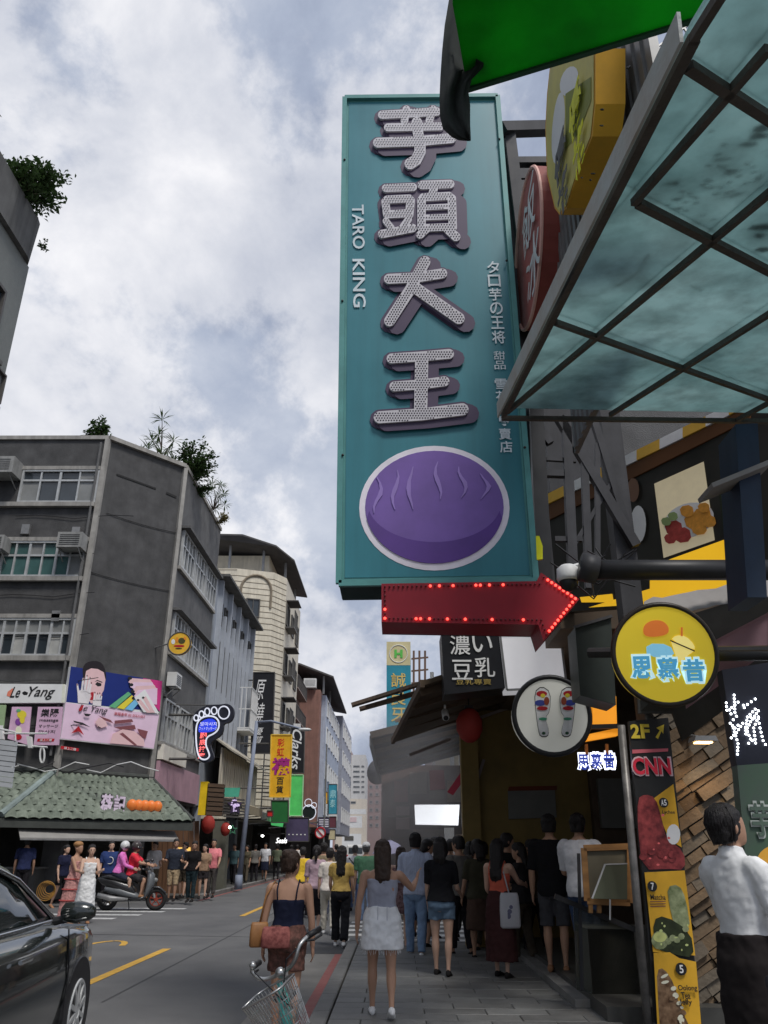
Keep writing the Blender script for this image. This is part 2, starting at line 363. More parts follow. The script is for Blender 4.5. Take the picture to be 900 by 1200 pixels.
# ================================================================ left side buildings
m_pebble = M('dark_pebbledash', (.086, .085, .086), rough=.95, var=.32, scale=1.6, bump=.7, bscale=55, streak=.12)
m_pebble2 = M('grey_pebbledash', (.138, .137, .138), rough=.95, var=.28, scale=1.6, bump=.6, bscale=55, streak=.12)
m_trim = M('pale_concrete_trim', (.36, .345, .32), rough=.85, var=.2, scale=3, streak=.35, bump=.2)
m_alu = M('aluminium_frame', (.52, .53, .53), rough=.45, var=.15, scale=5, metal=.3)
m_alud = M('dark_frame', (.09, .085, .08), rough=.5, var=.2)
m_glass = M('window_glass', (.035, .045, .055), rough=.08, var=.4, scale=.6, spec=.7)
m_glass_g = M('greenish_glass', (.06, .13, .125), rough=.12, var=.3, scale=.8, spec=.6)
m_glass_p = M('frosted_pane', (.24, .245, .24), rough=.35, var=.25, scale=.9, spec=.5)
m_curt = M('pale_curtain', (.42, .42, .40), rough=.8, var=.2, scale=2)
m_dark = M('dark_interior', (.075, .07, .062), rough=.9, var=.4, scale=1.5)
m_metal = M('grey_metal', (.28, .28, .28), rough=.5, var=.2, metal=.5, scale=6)
m_dmetal = M('dark_painted_steel', (.065, .065, .07), rough=.55, var=.3, scale=5, spec=.4, bump=.1, bscale=50)
m_white = M('white_enamel', (.70, .70, .69), rough=.5, var=.08, scale=4)
m_black = M('black_plastic', (.022, .022, .024), rough=.45, var=.3)
m_bluegrey = M('blue_grey_render', (.36, .39, .44), rough=.85, var=.14, scale=.8, streak=.3, bump=.15)
m_blued = M('blue_grey_pilaster', (.44, .47, .52), rough=.8, var=.1, streak=.2)
m_beige = M('beige_wall_tile', (.68, .62, .50), rough=.6, var=.12, scale=2.2, streak=.22, spec=.4)
m_joint = M('brown_tile_joint', (.23, .19, .14), rough=.9, var=.2)
m_rust = M('rusty_sheet', (.085, .08, .08), rough=.8, var=.3, scale=1.2)
m_brick = M('red_brown_brickwork', (.28, .15, .12), rough=.85, var=.16, scale=1.5, streak=.25, bump=.2, bscale=30)
m_pink = M('pink_grey_render', (.38, .33, .32), rough=.85, var=.12, scale=.5, streak=.2)

def wframe(parent, o, u, v, n, w, h, cols, rows, glass, fm, fw=.055, name='window', depth=.10, vis=None, inset=.0):
    """one window: frame bars, and one pane object for each light; o is its centre on the wall plane"""
    o = Vector(o)-n*inset
    f = MB()
    for s in (-1, 1):
        f.obox(o+u*(s*(w/2-fw/2)), u, v, n, fw, h, (-.02, depth)); f.obox(o+v*(s*(h/2-fw/2)), u, v, n, w-2*fw, fw, (-.02, depth))
    ys = [-h/2] + [(-h/2+h*r) for r in rows] + [h/2]
    for k in range(1, cols): f.obox(o+u*(-w/2+w*k/cols), u, v, n, fw*(.8 if k % 2 else 1.2), h-2*fw, (-.02, depth*.8))
    for r in rows: f.obox(o+v*(-h/2+h*r), u, v, n, w-2*fw, fw, (-.02, depth*.7))
    fo = f.build(name, fm, parent)
    for k in range(cols):
        for j in range(len(ys)-1):
            cx = -w/2+w*(k+.5)/cols; cy = (ys[j]+ys[j+1])/2
            g = glass if not isinstance(glass, (list, tuple)) else random.choice(glass)
            MB().obox(o+u*cx+v*cy, u, v, n, w/cols-.02, ys[j+1]-ys[j]-.02, (-.03, .012)).build('pane', g, fo)
    return fo

# ---------------- grey corner block
GZ = 15.5
c1 = Vector((-10.65, 26.1, 0)); c2 = Vector((-8.4, 28.5, 0)); c3 = Vector((-8.4, 35.3, 0))
gb = thing('corner_building', 'dark grey pebbledashed corner block with blank chamfered wall and ribbon windows', 'building', (-12, 30, 0))
outl = [(-26, 26.1), (-10.65, 26.1), (-8.4, 28.5), (-8.4, 35.3), (-26, 35.3)]
MB().prism([(x, y, GZ) for x, y in outl], Z3, GZ-3.1).build('wall', m_pebble, gb)
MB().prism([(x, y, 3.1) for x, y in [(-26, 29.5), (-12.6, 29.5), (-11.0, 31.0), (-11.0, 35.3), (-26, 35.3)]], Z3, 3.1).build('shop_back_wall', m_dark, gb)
MB().box((-26, 35.0, 0), (-8.4, 35.28, 3.08)).build('party_wall', m_dark, gb)
for x, y in ((-10.5, 26.6), (-8.75, 28.75), (-8.75, 34.6), (-16.5, 26.6)):
    MB().box((x-.28, y-.28, .1), (x+.28, y+.28, 3.1)).build('column', m_pebble2, gb)
# street-side facade a few cm proud, its brighter light put into a paler colour
MB().box((-8.44, 28.55, 3.1), (-8.34, 35.3, GZ-.05)).build('street_facade', m_pebble2, gb)
# trims: cornices and corner strips
dch = (c2-c1).normalized(); nch = Vector((dch.y, -dch.x, 0)); 
MB().box((-26, 26.02, GZ-.02), (-10.62, 26.3, GZ+.13)).build('cornice', m_trim, gb)
t = MB(); t.beam(c1+Z3*(GZ+.05)+nch*.03, c2+Z3*(GZ+.05)+nch*.03, .22, .16); t.build('cornice', m_trim, gb)
MB().box((-8.5, 28.5, GZ-.03), (-8.28, 35.3, GZ+.12)).build('cornice', m_trim, gb)
MB().box((-10.74, 26.0, 3.1), (-10.56, 26.16, GZ-.03)).build('corner_strip', m_trim, gb)
t = MB(); t.beam(c2+Z3*3.1+nch*.04, c2+Z3*(GZ-.04)+nch*.04, .16, .16, up=nch); t.build('corner_strip', m_trim, gb)
# old cracks and cable on the blank wall
for (a, b, sag) in (((375, 363), (630, 435), 12), ((315, 570), (610, 640), 10)):
    pts = []
    for k in range(9):
        q = k/8; pts.append(atP((a[0]+(b[0]-a[0])*q)/3, 480+(a[1]+(b[1]-a[1])*q+4*sag*q*(1-q)*.5)/3, c1-nch*-.03, nch))
    MB().tube(pts, .012, 5).build('wall_cable', m_black, gb)
m_stain = M('soot_stain', (.03, .03, .03), rough=1)
for a, b, w_ in (((410, 228), (548, 278), .07), ((585, 293), (620, 308), .09)):
    p = atP(a[0]/3, 480+a[1]/3, c1+nch*.012, nch); q = atP(b[0]/3, 480+b[1]/3, c1+nch*.012, nch); MB().beam(p, q, .02, w_).build('crack', m_stain, gb)
# ribbon windows on the camera-facing facade: sill and lintel bands, then each window
UY, NY = X3, -Y3
def on_front(px, py): return atY(px, py, 26.1)
bands = [ (215, 330), (465, 590), (735, 868) ]    # zoom y
rows_z = []
for k, (a, b) in enumerate(bands):
    z1 = on_front(60, 480+a/3).z; z0 = on_front(60, 480+b/3).z; rows_z.append((z0, z1))
    MB().box((-26, 25.98, z1), (-10.75, 26.12, z1+.14)).build('lintel_band', m_trim, gb)
    MB().box((-26, 25.93, z0-.16), (-10.75, 26.12, z0)).build('sill_band', m_trim, gb)
gl = [m_glass, m_glass, m_glass_p, m_glass_p]
spec = [((85, 355, 4, gl),), ((18, 305, 6, [m_glass_g, m_glass_g, m_glass_p]),), ((-60, 272, 8, [m_glass_p, m_glass, m_curt]),)]
for k, sp in enumerate(spec):
    z0, z1 = rows_z[k]
    for (xa, xb, cols, g) in sp:
        X0 = on_front(xa/3, 480+bands[k][0]/3).x; X1 = on_front(xb/3, 480+bands[k][0]/3).x
        wframe(gb, ((X0+X1)/2, 26.1, (z0+z1)/2), UY, Z3, NY, X1-X0, z1-z0, cols, (.68,) if k == 0 else (.60,), g, m_alu, .07)
z0, z1 = rows_z[0]
wframe(gb, (-15.1, 26.1, (z0+z1)/2-.2), UY, Z3, NY, 1.2, 1.3, 2, (), m_glass, m_alu, .06)
wframe(gb, (-15.6, 26.1, (rows_z[1][0]+rows_z[1][1])/2), UY, Z3, NY, 1.2, 1.5, 2, (), m_glass_g, m_alu, .06)
# street facade windows (X = -8.34)
sf = [(13.05, 11.5), (9.75, 8.2), (6.55, 5.0)]
for k, (za, zb) in enumerate(sf):
    MB().box((-8.38, 28.8, zb-.12), (-8.22, 35.2, zb)).build('sill_band', m_trim, gb)
    MB().box((-8.38, 28.8, za), (-8.0 if k < 2 else -8.25, 35.2, za+.10)).build('hood', m_pebble2, gb)
    for j in range(3):
        wframe(gb, (-8.34, 29.95+j*2.1, (za+zb)/2), Y3, Z3, X3, 1.95, za-zb-.04, 4, (.62,), [m_glass, m_glass_p, m_curt], m_alu, .07)
for (a, b) in (((-10.86, 26.03), (-10.86, 26.03)),): MB().tube([(a[0], a[1]-.06, 4.2), (b[0], b[1]-.06, GZ-.2)], .045, 8).build('downpipe', m_pebble2, gb)
random.seed(19)
for k in range(7):
    x0 = -15.5+random.uniform(0, 2); z_ = 5.2+k*1.45; pts = [Vector((x0+i*.7, 26.05, z_+.05*math.sin(i*2+k)-.10*math.sin(i/6*math.pi))) for i in range(7)]; MB().tube(pts, .012, 4).build('wall_cable', m_black, gb)
for k, (x, z_) in enumerate(((-11.6, 8.55), (-13.2, 11.7), (-11.4, 11.6))): MB().box((x, 25.98, z_), (x+.28, 26.09, z_+.36)).build('meter_box', m_metal, gb)
# roof slab behind the parapet, hut
MB().box((-20, 29, GZ), (-14, 34, GZ+.5)).build('roof_hut', m_pebble2, gb)

# air conditioners on brackets
def aircon(c, w_, h_, d, u, n, label, mat=None):
    t = thing('air_conditioner', label, 'air conditioner', c, 0, 'air conditioners on the left facades')
    mat = mat or P('aged_aircon_casing', 130, 130, 128, 1.4, var=.2, streak=.3)
    o = Vector(c)
    b = MB().obox(o+Z3*(h_/2), u, Z3, n, w_, h_, (.0, d)).build('casing', mat, t)
    for k in range(6): MB().obox(o+Z3*(h_*(.18+.125*k)), u, Z3, n, w_*.8, .018, (d, d+.012)).build('louvre', m_black, b)
    f = MB()
    for s in (-1, 1):
        f.beam(o+u*(s*w_*.4)+n*0-Z3*.35, o+u*(s*w_*.4)+n*d-Z3*.02, .03); f.beam(o+u*(s*w_*.4)-Z3*.015, o+u*(s*w_*.4)+n*(d+.05)-Z3*.015, .03)
    f.build('bracket', m_metal, t); return t
p = on_front(10, 480+252/3); aircon((p.x-.15, 26.05, p.z), 1.25, .62, .75, UY, NY, 'old boxy air conditioner at left edge of top window row')
p = on_front(88, 480+505/3); aircon((p.x, 26.0, p.z), .85, .55, .55, UY, NY, 'air conditioner with torn hood set in middle window row')
p = on_front(2, 480+510/3); aircon((p.x-.05, 26.05, p.z), .7, .5, .6, UY, NY, 'air conditioner at left edge of middle window row')
aircon((-8.3, 29.3, 6.95), .75, .5, .35, Y3, X3, 'white air conditioner below round yellow sign on street facade', m_white)

# ---------------- near left block, only a sliver in frame
nb = thing('near_building', 'pale tiled building at left edge with overhanging parapet and planter', 'building', (-12, 10, 0))
m_nt = M('small_grey_green_tile', (.17, .18, .17), rough=.6, var=.12, scale=6, bump=.2, bscale=40)
m_np = M('grey_parapet_concrete', (.14, .14, .138), rough=.9, var=.25, scale=1.5, streak=.4)
e0 = atY(3, 480, 15.0); e1 = atY(28, 350, 15.0); XN = (e0.x+e1.x)/2-.08
ztop = atY(45, 320, 15.2).z
MB().box((-30, -5, 0), (XN, 15.0, ztop)).build('wall', m_nt, nb)
pz0, pz1 = ztop, atY(46, 268, 15.0).z
rings = []
for dz, off in ((0, .03), (.02, .12), ((pz1-pz0), .16), ((pz1-pz0)+.02, -.05)):
    pts = [(-30, -5), (XN+off-.6, -5)]
    pts = [Vector((-30, -5, pz0+dz)), Vector((XN+off, -5, pz0+dz))] + [Vector((XN+off-.5+.5*math.cos(a), 15.0+off-.5+.5*math.sin(a), pz0+dz)) for a in [R(q) for q in (0, 22, 45, 68, 90)]] + [Vector((-30, 15.0+off, pz0+dz))]
    rings.append(pts)
MB().loft(rings).build('parapet', m_np, nb)
# window bars and windows on the street face
for k in range(4):
    z = ztop-2.1-k*3.1
    wframe(nb, (XN+.01, 12.4, z), Y3, Z3, X3, 3.6, 1.5, 4, (.6,), m_glass, m_alud, .07)
    MB().box((XN, 10.2, z-.9), (XN+.12, 14.6, z-.8)).build('sill', m_np, nb)
for k in range(3):
    z = atY(8, 450, 15).z-.2-k*.8
    wframe(nb, (XN-.30, 15.0, z), X3, Z3, Y3, .5, .75, 1, (), m_glass_p, m_alud, .04)
    wframe(nb, (XN+.0, 14.65, z), Y3, Z3, X3, .55, .72, 1, (), m_glass_p, m_alud, .04)
MB().box((-30, 2, pz1-.1), (XN-1.2, 12.0, pz1+1.6)).build('roof_shed', m_rust, nb)
t = MB(); t.beam((XN-1.6, -5, pz1+2.0), (XN-.9, 12.6, pz1+1.3), .9, .06); t.build('shed_roof', m_rust, nb)

# ---------------- blue-grey block
bb = thing('blue_grey_building', 'blue-grey rendered block with tall pilasters and narrow windows', 'building', (-12, 40, 0))
BZ = 13.3
MB().box((-24, 35.6, 3.2), (-8.35, 45.6, BZ)).build('wall', m_bluegrey, bb)
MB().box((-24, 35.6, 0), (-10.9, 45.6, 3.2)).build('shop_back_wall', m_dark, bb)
for y in (36.2, 45.0): MB().box((-8.9, y-.3, .1), (-8.35, y+.3, 3.2)).build('column', m_bluegrey, bb)
MB().box((-8.6, 35.5, BZ-.02), (-7.75, 45.7, BZ+.10)).build('eaves', m_np, bb)
for k in range(9):
    y = 36.1+k*1.14; MB().box((-8.35, y-.09, 5.4), (-8.12, y+.09, BZ-.05 if k % 2 == 0 else BZ-1.5)).build('pilaster', m_blued, bb)
for k in range(8):
    y = 36.67+k*1.14
    for z, h_ in ((11.8, 1.1), (9.4, 2.2), (6.4, 2.0)): wframe(bb, (-8.35, y, z), Y3, Z3, X3, .55, h_, 1, (), m_glass, m_alud, .05)
MB().box((-8.30, 41.9, 7.1), (-7.5, 44.0, 7.2)).build('cage_floor', m_white, bb)
t = MB()
for k in range(9): t.beam((-7.52, 41.95+k*.25, 7.2), (-7.52, 41.95+k*.25, 9.3), .04)
for k in range(4): t.beam((-8.25+k*.24, 41.95, 7.2), (-8.25+k*.24, 41.95, 9.3), .04)
for z in (7.25, 8.2, 9.3): t.beam((-7.52, 41.95, z), (-7.52, 43.97, z), .05); t.beam((-8.3, 41.95, z), (-7.52, 41.95, z), .05)
t.build('window_cage', m_white, bb)
# corrugated cladding over the second floor with sloping roof edge
m_cream_sheet = M('cream_corrugated_sheet', (.50, .46, .38), rough=.7, var=.15, scale=1.5, streak=.45)
t = MB()
for k in range(40):
    y = 36.0+k*.235; t.box((-7.62, y, 3.3), (-7.55+(.03 if k % 2 else 0), y+.2345, 5.6))
t.build('corrugated_cladding', m_cream_sheet, bb)
t = MB(); t.add([(-8.3, 35.8, 6.3), (-7.1, 35.8, 5.5), (-7.1, 45.6, 5.5), (-8.3, 45.6, 6.3), (-8.3, 35.8, 6.22), (-7.1, 35.8, 5.42), (-7.1, 45.6, 5.42), (-8.3, 45.6, 6.22)], [(0,1,2,3),(7,6,5,4),(0,4,5,1),(1,5,6,2),(2,6,7,3),(3,7,4,0)]); t.build('lean_to_roof', m_cream_sheet, bb)

# ---------------- beige tiled building with arches
be = thing('beige_building', 'tall beige tiled building with raised arches and rooftop shelter', 'building', (-11, 56, 0))
EZ = 19.3
q0 = Vector((-10.9, 52.0, 0)); q1 = Vector((-8.45, 52.9, 0)); q2 = Vector((-7.75, 54.2, 0))
out2 = [(-24, 52.0), (q0.x, q0.y), (q1.x, q1.y), (q2.x, q2.y), (-7.75, 63), (-24, 63)]
MB().prism([(x, y, EZ) for x, y in out2], Z3, EZ-3.2).build('wall', m_beige, be)
MB().box((-24, 55.5, 0), (-10.5, 63, 3.2)).build('shop_back_wall', m_dark, be)
def joints(a, b, z0, z1, n, step):
    t = MB(); z = z0
    u = (b-a).normalized()
    while z < z1: t.beam(a+n*.006+Z3*z, b+n*.006+Z3*z, .03, .035); z += step
    return t
nq = Vector(((q1-q0).y, -(q1-q0).x, 0)).normalized(); nq2 = Vector(((q2-q1).y, -(q2-q1).x, 0)).normalized()
stuff(joints(q0, q1, 4.0, EZ-.1, nq, .40).build('tile_joints', m_joint, be)); stuff(joints(Vector((-24, 52, 0)), q0, 12.0, EZ-.1, -Y3, .40).build('tile_joints', m_joint, be))
stuff(joints(q1, q2, 4.0, EZ-.1, nq2, .40).build('tile_joints', m_joint, be))
uq = (q1-q0).normalized()
mid = (q0+q1)/2
def archbar(c, u, n, r, z, mat, par):
    pts = [c+u*(-r)+Z3*(z-1.2)] + [c+u*(-r*math.cos(R(a)))+Z3*(z+r*math.sin(R(a))) for a in range(0, 181, 15)] + [c+u*r+Z3*(z-1.2)]
    MB().tube([p+n*.03 for p in pts], .09, 6).build('arch_moulding', mat, par)
archbar(mid+uq*.1, uq, nq, 1.05, 17.9, m_joint, be)
archbar(Vector((-12.1, 52, 0)), X3, -Y3, .95, 17.9, m_joint, be)
wframe(be, mid+uq*-.05+Z3*16.6+nq*.02, uq, Z3, nq, .95, 1.3, 2, (), m_glass, m_alud, .08)
wframe(be, mid+uq*-.3+Z3*12.75+nq*.02, uq, Z3, nq, 1.0, 1.5, 2, (), P('bamboo_blind', 170, 140, 95), m_alud, .08)
wframe(be, mid+uq*-.3+Z3*8.9+nq*.02, uq, Z3, nq, 1.0, 1.5, 2, (), m_glass, m_alud, .08)
for z in (16.8, 13.4, 10.0, 6.6):
    for y in (55.4, 58.2, 61): wframe(be, (-7.74, y, z), Y3, Z3, X3, 1.5, 1.5, 2, (), m_glass, m_alud, .08)
    MB().box((-7.74, 54.6, z-1.0), (-7.1, 56.5, z-.9)).build('window_ledge', m_alud, be)
    MB().box((-7.74, 54.6, z+.95), (-6.9, 56.5, z+1.02)).build('window_hood', m_rust, be)
    t = MB()
    for k in range(7): t.beam((-7.12, 54.7+k*.29, z-.9), (-7.12, 54.7+k*.29, z+.3), .04)
    t.beam((-7.12, 54.7, z+.3), (-7.12, 56.5, z+.3), .05); t.build('window_cage', m_alud, be)
# rooftop shelter: posts and a sloping dark roof
for x, y in ((-11.6, 52.6), (-9.3, 53.0), (-8.0, 55), (-8.0, 61), (-13, 52.4)): MB().box((x-.08, y-.08, EZ), (x+.08, y+.08, EZ+2.0)).build('post', m_metal, be)
MB().box((-14, 53.6, EZ), (-9, 60, EZ+1.5)).build('roof_room', m_beige, be)
rf = [(-14.5, 51.2), (-10.6, 51.4), (-8.3, 52.0), (-7.25, 54.0), (-7.25, 63), (-14.5, 63)]
hz = lambda x: EZ+2.3-(.35*max(0, x+10)) 
MB().prism([(x, y, hz(x)) for x, y in rf], Z3, .12).build('shelter_roof', m_rust, be)

# ---------------- narrow cluttered house, brick-sided block, grey block further along
nh = thing('narrow_house', 'narrow brownish house with caged balconies between beige and brick blocks', 'building', (-9, 67, 0))
m_nh = P('brown_grey_wall', 120, 105, 98, 1.5, streak=.3)
MB().box((-18, 63.4, 3.2), (-8.4, 71, 15.4)).build('wall', m_nh, nh)
MB().box((-18, 65, 0), (-9.5, 71, 3.2)).build('shop_back_wall', m_dark, nh)
for z in (5.6, 8.8, 12, 14.4):
    b = MB().box((-8.4, 63.8, z-1.1), (-7.75, 70.6, z-1.0)).build('balcony', m_nh, nh)
    t = MB()
    for k in range(18): t.beam((-7.78, 63.9+k*.39, z-1.0), (-7.78, 63.9+k*.39, z), .05)
    t.beam((-7.78, 63.9, z), (-7.78, 70.5, z), .06); t.build('railing', m_rust, b)
    for y in (65, 67.4, 69.6): wframe(nh, (-8.4, y, z), Y3, Z3, X3, 1.4, 1.5, 2, (), m_glass, m_alud, .08)
bk = thing('brick_building', 'red-brown brick-sided block with black shelter on its roof', 'building', (-9, 80, 0))
MB().box((-20, 71.6, 3.2), (-6.7, 92, 14.6)).build('wall', m_brick, bk)
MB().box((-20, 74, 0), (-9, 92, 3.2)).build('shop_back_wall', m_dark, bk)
MB().box((-6.7, 73.2, 3.2), (-6.3, 92, 14.4)).build('street_facade', P('pale_blue_grey_render', 150, 158, 172, 1.4, streak=.25), bk)
for z in (5, 8, 11, 13.4):
    for k in range(6): wframe(bk, (-6.3, 75+k*3.0, z), Y3, Z3, X3, 1.5, 1.5, 1, (), m_glass, m_white, .1)
MB().prism([(-12, 71.2, 17.0), (-8.6, 71.2, 16.9), (-5.6, 72, 15.9), (-5.6, 93, 15.9), (-12, 93, 17.0)], Z3, .15).build('shelter_roof', m_rust, bk)
for x, y in ((-6.5, 72.6), (-6.5, 80), (-11, 72)): MB().box((x-.08, y-.08, 14.4), (x+.08, y+.08, 16)).build('post', m_metal, bk)
MB().box((-11, 74, 14.6), (-7.6, 88, 16.0)).build('roof_room', m_rust, bk)
aircon((-7.6, 71.6, 14.7), 1.1, .8, .6, X3, -Y3, 'white air conditioner box on the brick block roof edge', m_white)
gg = thing('grey_building', 'grey rendered block past the brick one with small windows', 'building', (-9, 100, 0))
MB().box((-20, 92.6, 3.0), (-6.0, 112, 15.5)).build('wall', P('mid_grey_render', 135, 138, 148, 1.4, streak=.2), gg)
MB().box((-20, 95, 0), (-8.5, 112, 3.0)).build('shop_back_wall', m_dark, gg)
for z in (5, 8, 11, 14):
    for k in range(5): wframe(gg, (-6.0, 94.5+k*3.8, z), Y3, Z3, X3, 1.8, 1.6, 1, (), m_glass, m_white, .12)

# ---------------- far blocks closing the view
def far_block(name, label, x0, x1, y0, z1, mat, wins, glass=m_glass, depth=25):
    t = thing(name, label, 'building', ((x0+x1)/2, y0+depth/2, 0))
    MB().box((x0, y0, 0), (x1, y0+depth, z1)).build('wall', mat, t)
    for (cx, z, ww, hh) in wins:
        f = MB()
        for s in (-1, 1):
            f.obox((cx+s*(ww/2-.06), y0, z), X3, Z3, -Y3, .12, hh, .08)
            f.obox((cx, y0, z+s*(hh/2-.06)), X3, Z3, -Y3, ww-.24, .12, .08)
        fo = f.build('window', m_metal, t); MB().obox((cx, y0, z), X3, Z3, -Y3, ww-.1, hh-.1, .03).build('pane', glass, fo)
    return t
def px_block(name, label, xa, xb, yt, Y, mat, grid, depth=25):
    a = atY(xa, yt, Y); b = atY(xb, yt, Y); W = b.x-a.x; wins = []
    for (x, y, w_, h_) in grid:
        p = atY(x, y, Y); q = atY(x+w_, y+h_, Y); wins.append(((p.x+q.x)/2, (p.z+q.z)/2, q.x-p.x, p.z-q.z))
    return far_block(name, label, a.x, b.x, Y, a.z, mat, wins, depth=depth)
m_far1 = P('far_beige_concrete', 186, 176, 162, 1.35, var=.08, scale=.2, streak=.15)
m_far2 = P('far_pink_brick', 138, 112, 106, 1.35, var=.1, scale=.3)
m_far3 = P('far_grey_concrete', 176, 174, 172, 1.35, var=.08, scale=.2, streak=.15)
m_far4 = P('far_mauve_brick', 122, 102, 100, 1.4, var=.1, scale=.3)
px_block('far_tower', 'reddish brick tower farthest down the street', 395, 411.5, 879, 330, m_far2, [(400.5+5*i, 883+5*j, 1.8, 2) for i in range(2) for j in range(2)])
px_block('far_tower', 'small reddish stair tower beside the far brick tower', 393, 400, 870, 326, m_far2, [])
px_block('far_apartment_block', 'pale beige apartment block with rows of balconies at street end', 395, 413, 892, 270, m_far1, [(401, 896+6*j, 5.5, 3.2) for j in range(3)]+[(398+3*k, 916, 1.6, 5) for k in range(5)])
px_block('far_apartment_block', 'pale grey apartment tower with balcony stack at street end', 412, 428.5, 884.5, 262, m_far3, [(414, 897+6*j, 7.5, 2.4) for j in range(6)]+[(423.5, 897+6*j, 3.5, 2.4) for j in range(6)])
px_block('shop_house', 'white shop building with layered signboards closing the street', 395, 430, 936, 215, m_far1, [(399, 941, 8, 2.5), (411, 939, 6, 3)], 12)
px_block('mauve_building', 'mauve brick block on the right beyond the awning', 431, 475, 912, 150, m_far4, [(433+7*k, 920+9*j, 3.6, 4) for k in range(5) for j in range(6)])
# stacked white shop signs at the end of the street
for (xa, ya, xb, yb, lab) in ((402, 956, 424, 970, 'upper white signboard with script at the street end'), (401, 977, 423, 993, 'lower white signboard with dark windows at the street end'), (396, 948, 429, 954, 'long pale fascia board across the street end')):
    a = atY(xa, ya, 205); b = atY(xb, yb, 205); t = thing('shop_sign', lab, 'sign', ((a.x+b.x)/2, 205, b.z))
    MB().box((a.x, 205, b.z), (b.x, 206, a.z)).build('panel', m_white, t)
    if yb == 993: MB().box((a.x+.6, 204.9, (a.z+b.z)/2), (b.x-1.8, 204.98, a.z-.5)).build('dark_strip', m_dark, t)
    if ya == 956: MB().box((a.x+1, 204.9, a.z-1.4), (b.x-1.3, 204.98, a.z-.3)).build('pale_picture', P('dusty_pink_print', 170, 150, 150), t)
# ================================================================ left side: signs, awning, shopfronts, posts
W_ = lambda n, r, g, b, e=0.0, k=1.3, rough=.5: M(n, tuple(min(.85, c) for c in lin(r, g, b, k)[:3]), rough=rough, var=.06, emis=lin(r, g, b), es=e)
m_ink = M('black_ink', (.02, .02, .022), rough=.5, var=.1)
m_pw = W_('printed_white', 226, 224, 230)
m_navy = W_('printed_navy', 22, 40, 110)
m_pinkp = W_('printed_pale_pink', 214, 184, 204)
m_mag = W_('printed_magenta', 190, 50, 120)
m_skinp = W_('printed_skin', 214, 176, 178)
m_redpt = W_('printed_red', 165, 30, 40)
m_flesh2 = W_('printed_brown', 120, 70, 75)
m_yelp = W_('printed_yellow', 225, 195, 60)
m_cyanp = W_('printed_sky', 110, 175, 215)
m_greenp = W_('printed_green', 95, 165, 120)
m_hairp = W_('printed_hair', 32, 26, 30)

class Plane:
    """a flat print surface: maps photo pixels onto a real plane in the place"""
    def __init__(s, p0, n): s.p0 = Vector(p0); s.n = Vector(n).normalized(); s.k = 0
    def __call__(s, x, y, lift=0.0): return atP(x, y, s.p0+s.n*lift, s.n)
    def shape(s, name, pts, mat, parent, lift=None, th=.0009):
        if lift is None: s.k += 1; lift = .004+.0013*s.k
        return MB().prism([s(x, y, 0)+s.n*lift for x, y in pts], s.n, th).build(name, mat, parent)
def ellp(cx, cy, rx, ry, n=20, a0=0, rot=0):
    o = []
    for i in range(n):
        a = 2*math.pi*i/n+a0; x, y = rx*math.cos(a), ry*math.sin(a); o.append((cx+x*math.cos(rot)-y*math.sin(rot), cy+x*math.sin(rot)+y*math.cos(rot)))
    return o
def fullbasis(n):
    n = Vector(n).normalized(); u = Z3.cross(n).normalized(); return u, Z3, n

def smooth_poly(pts, it=2):
    for _ in range(it):
        o = []
        for i in range(len(pts)):
            a, b = pts[i], pts[(i+1) % len(pts)]
            o += [(a[0]*.75+b[0]*.25, a[1]*.75+b[1]*.25), (a[0]*.25+b[0]*.75, a[1]*.25+b[1]*.75)]
        pts = o
    return pts
# ---- the big beauty billboard on the chamfered wall
bpn = nch; bp0 = c1+nch*.22
PL = Plane(bp0, bpn)
zz = lambda x, y: (60+x*140/900, 770+y*120/771)
cor = [zz(148, 70), zz(833, 180), zz(772, 693), zz(70, 618)]
t = thing('billboard', 'blue and pale pink nail and lash billboard on the chamfered grey wall', 'billboard', PL(*cor[3]))
MB().prism([PL(*c) for c in cor], bpn, .16).build('panel', m_pw, t)
PL.shape('blue_field', [zz(148, 70), zz(833, 180), zz(812, 412), zz(112, 338)], m_navy, t)
PL.shape('pink_field', [zz(108, 342), zz(812, 435), zz(772, 688), zz(72, 612)], m_pinkp, t)
PL.shape('hair', [zz(*q) for q in smooth_poly([(236, 80), (262, 40), (330, 26), (385, 45), (412, 110), (414, 190), (398, 130), (340, 104), (268, 118), (244, 200), (236, 130)], 1)], m_hairp, t)
PL.shape('face', [zz(*q) for q in ((262, 105), (300, 85), (350, 90), (395, 115), (408, 170), (395, 250), (350, 330), (300, 350), (262, 300), (245, 200))], m_skinp, t)
PL.shape('eye', [zz(*q) for q in ((330, 205), (345, 188), (378, 200), (375, 218), (350, 222))], m_ink, t)
PL.shape('brow', [zz(*q) for q in ((325, 188), (345, 172), (385, 188), (384, 194), (346, 180))], m_ink, t)
PL.shape('lips', [zz(*q) for q in ((295, 268), (318, 262), (318, 325), (290, 322), (302, 296))], m_redpt, t)
m_handp = W_('printed_hand', 236, 206, 208)
for a in (((200, 345), (196, 260), (215, 250), (290, 250), (292, 300), (280, 352)), ((310, 362), (312, 318), (378, 312), (374, 372))): PL.shape('hand', [zz(*q) for q in a], m_handp, t)
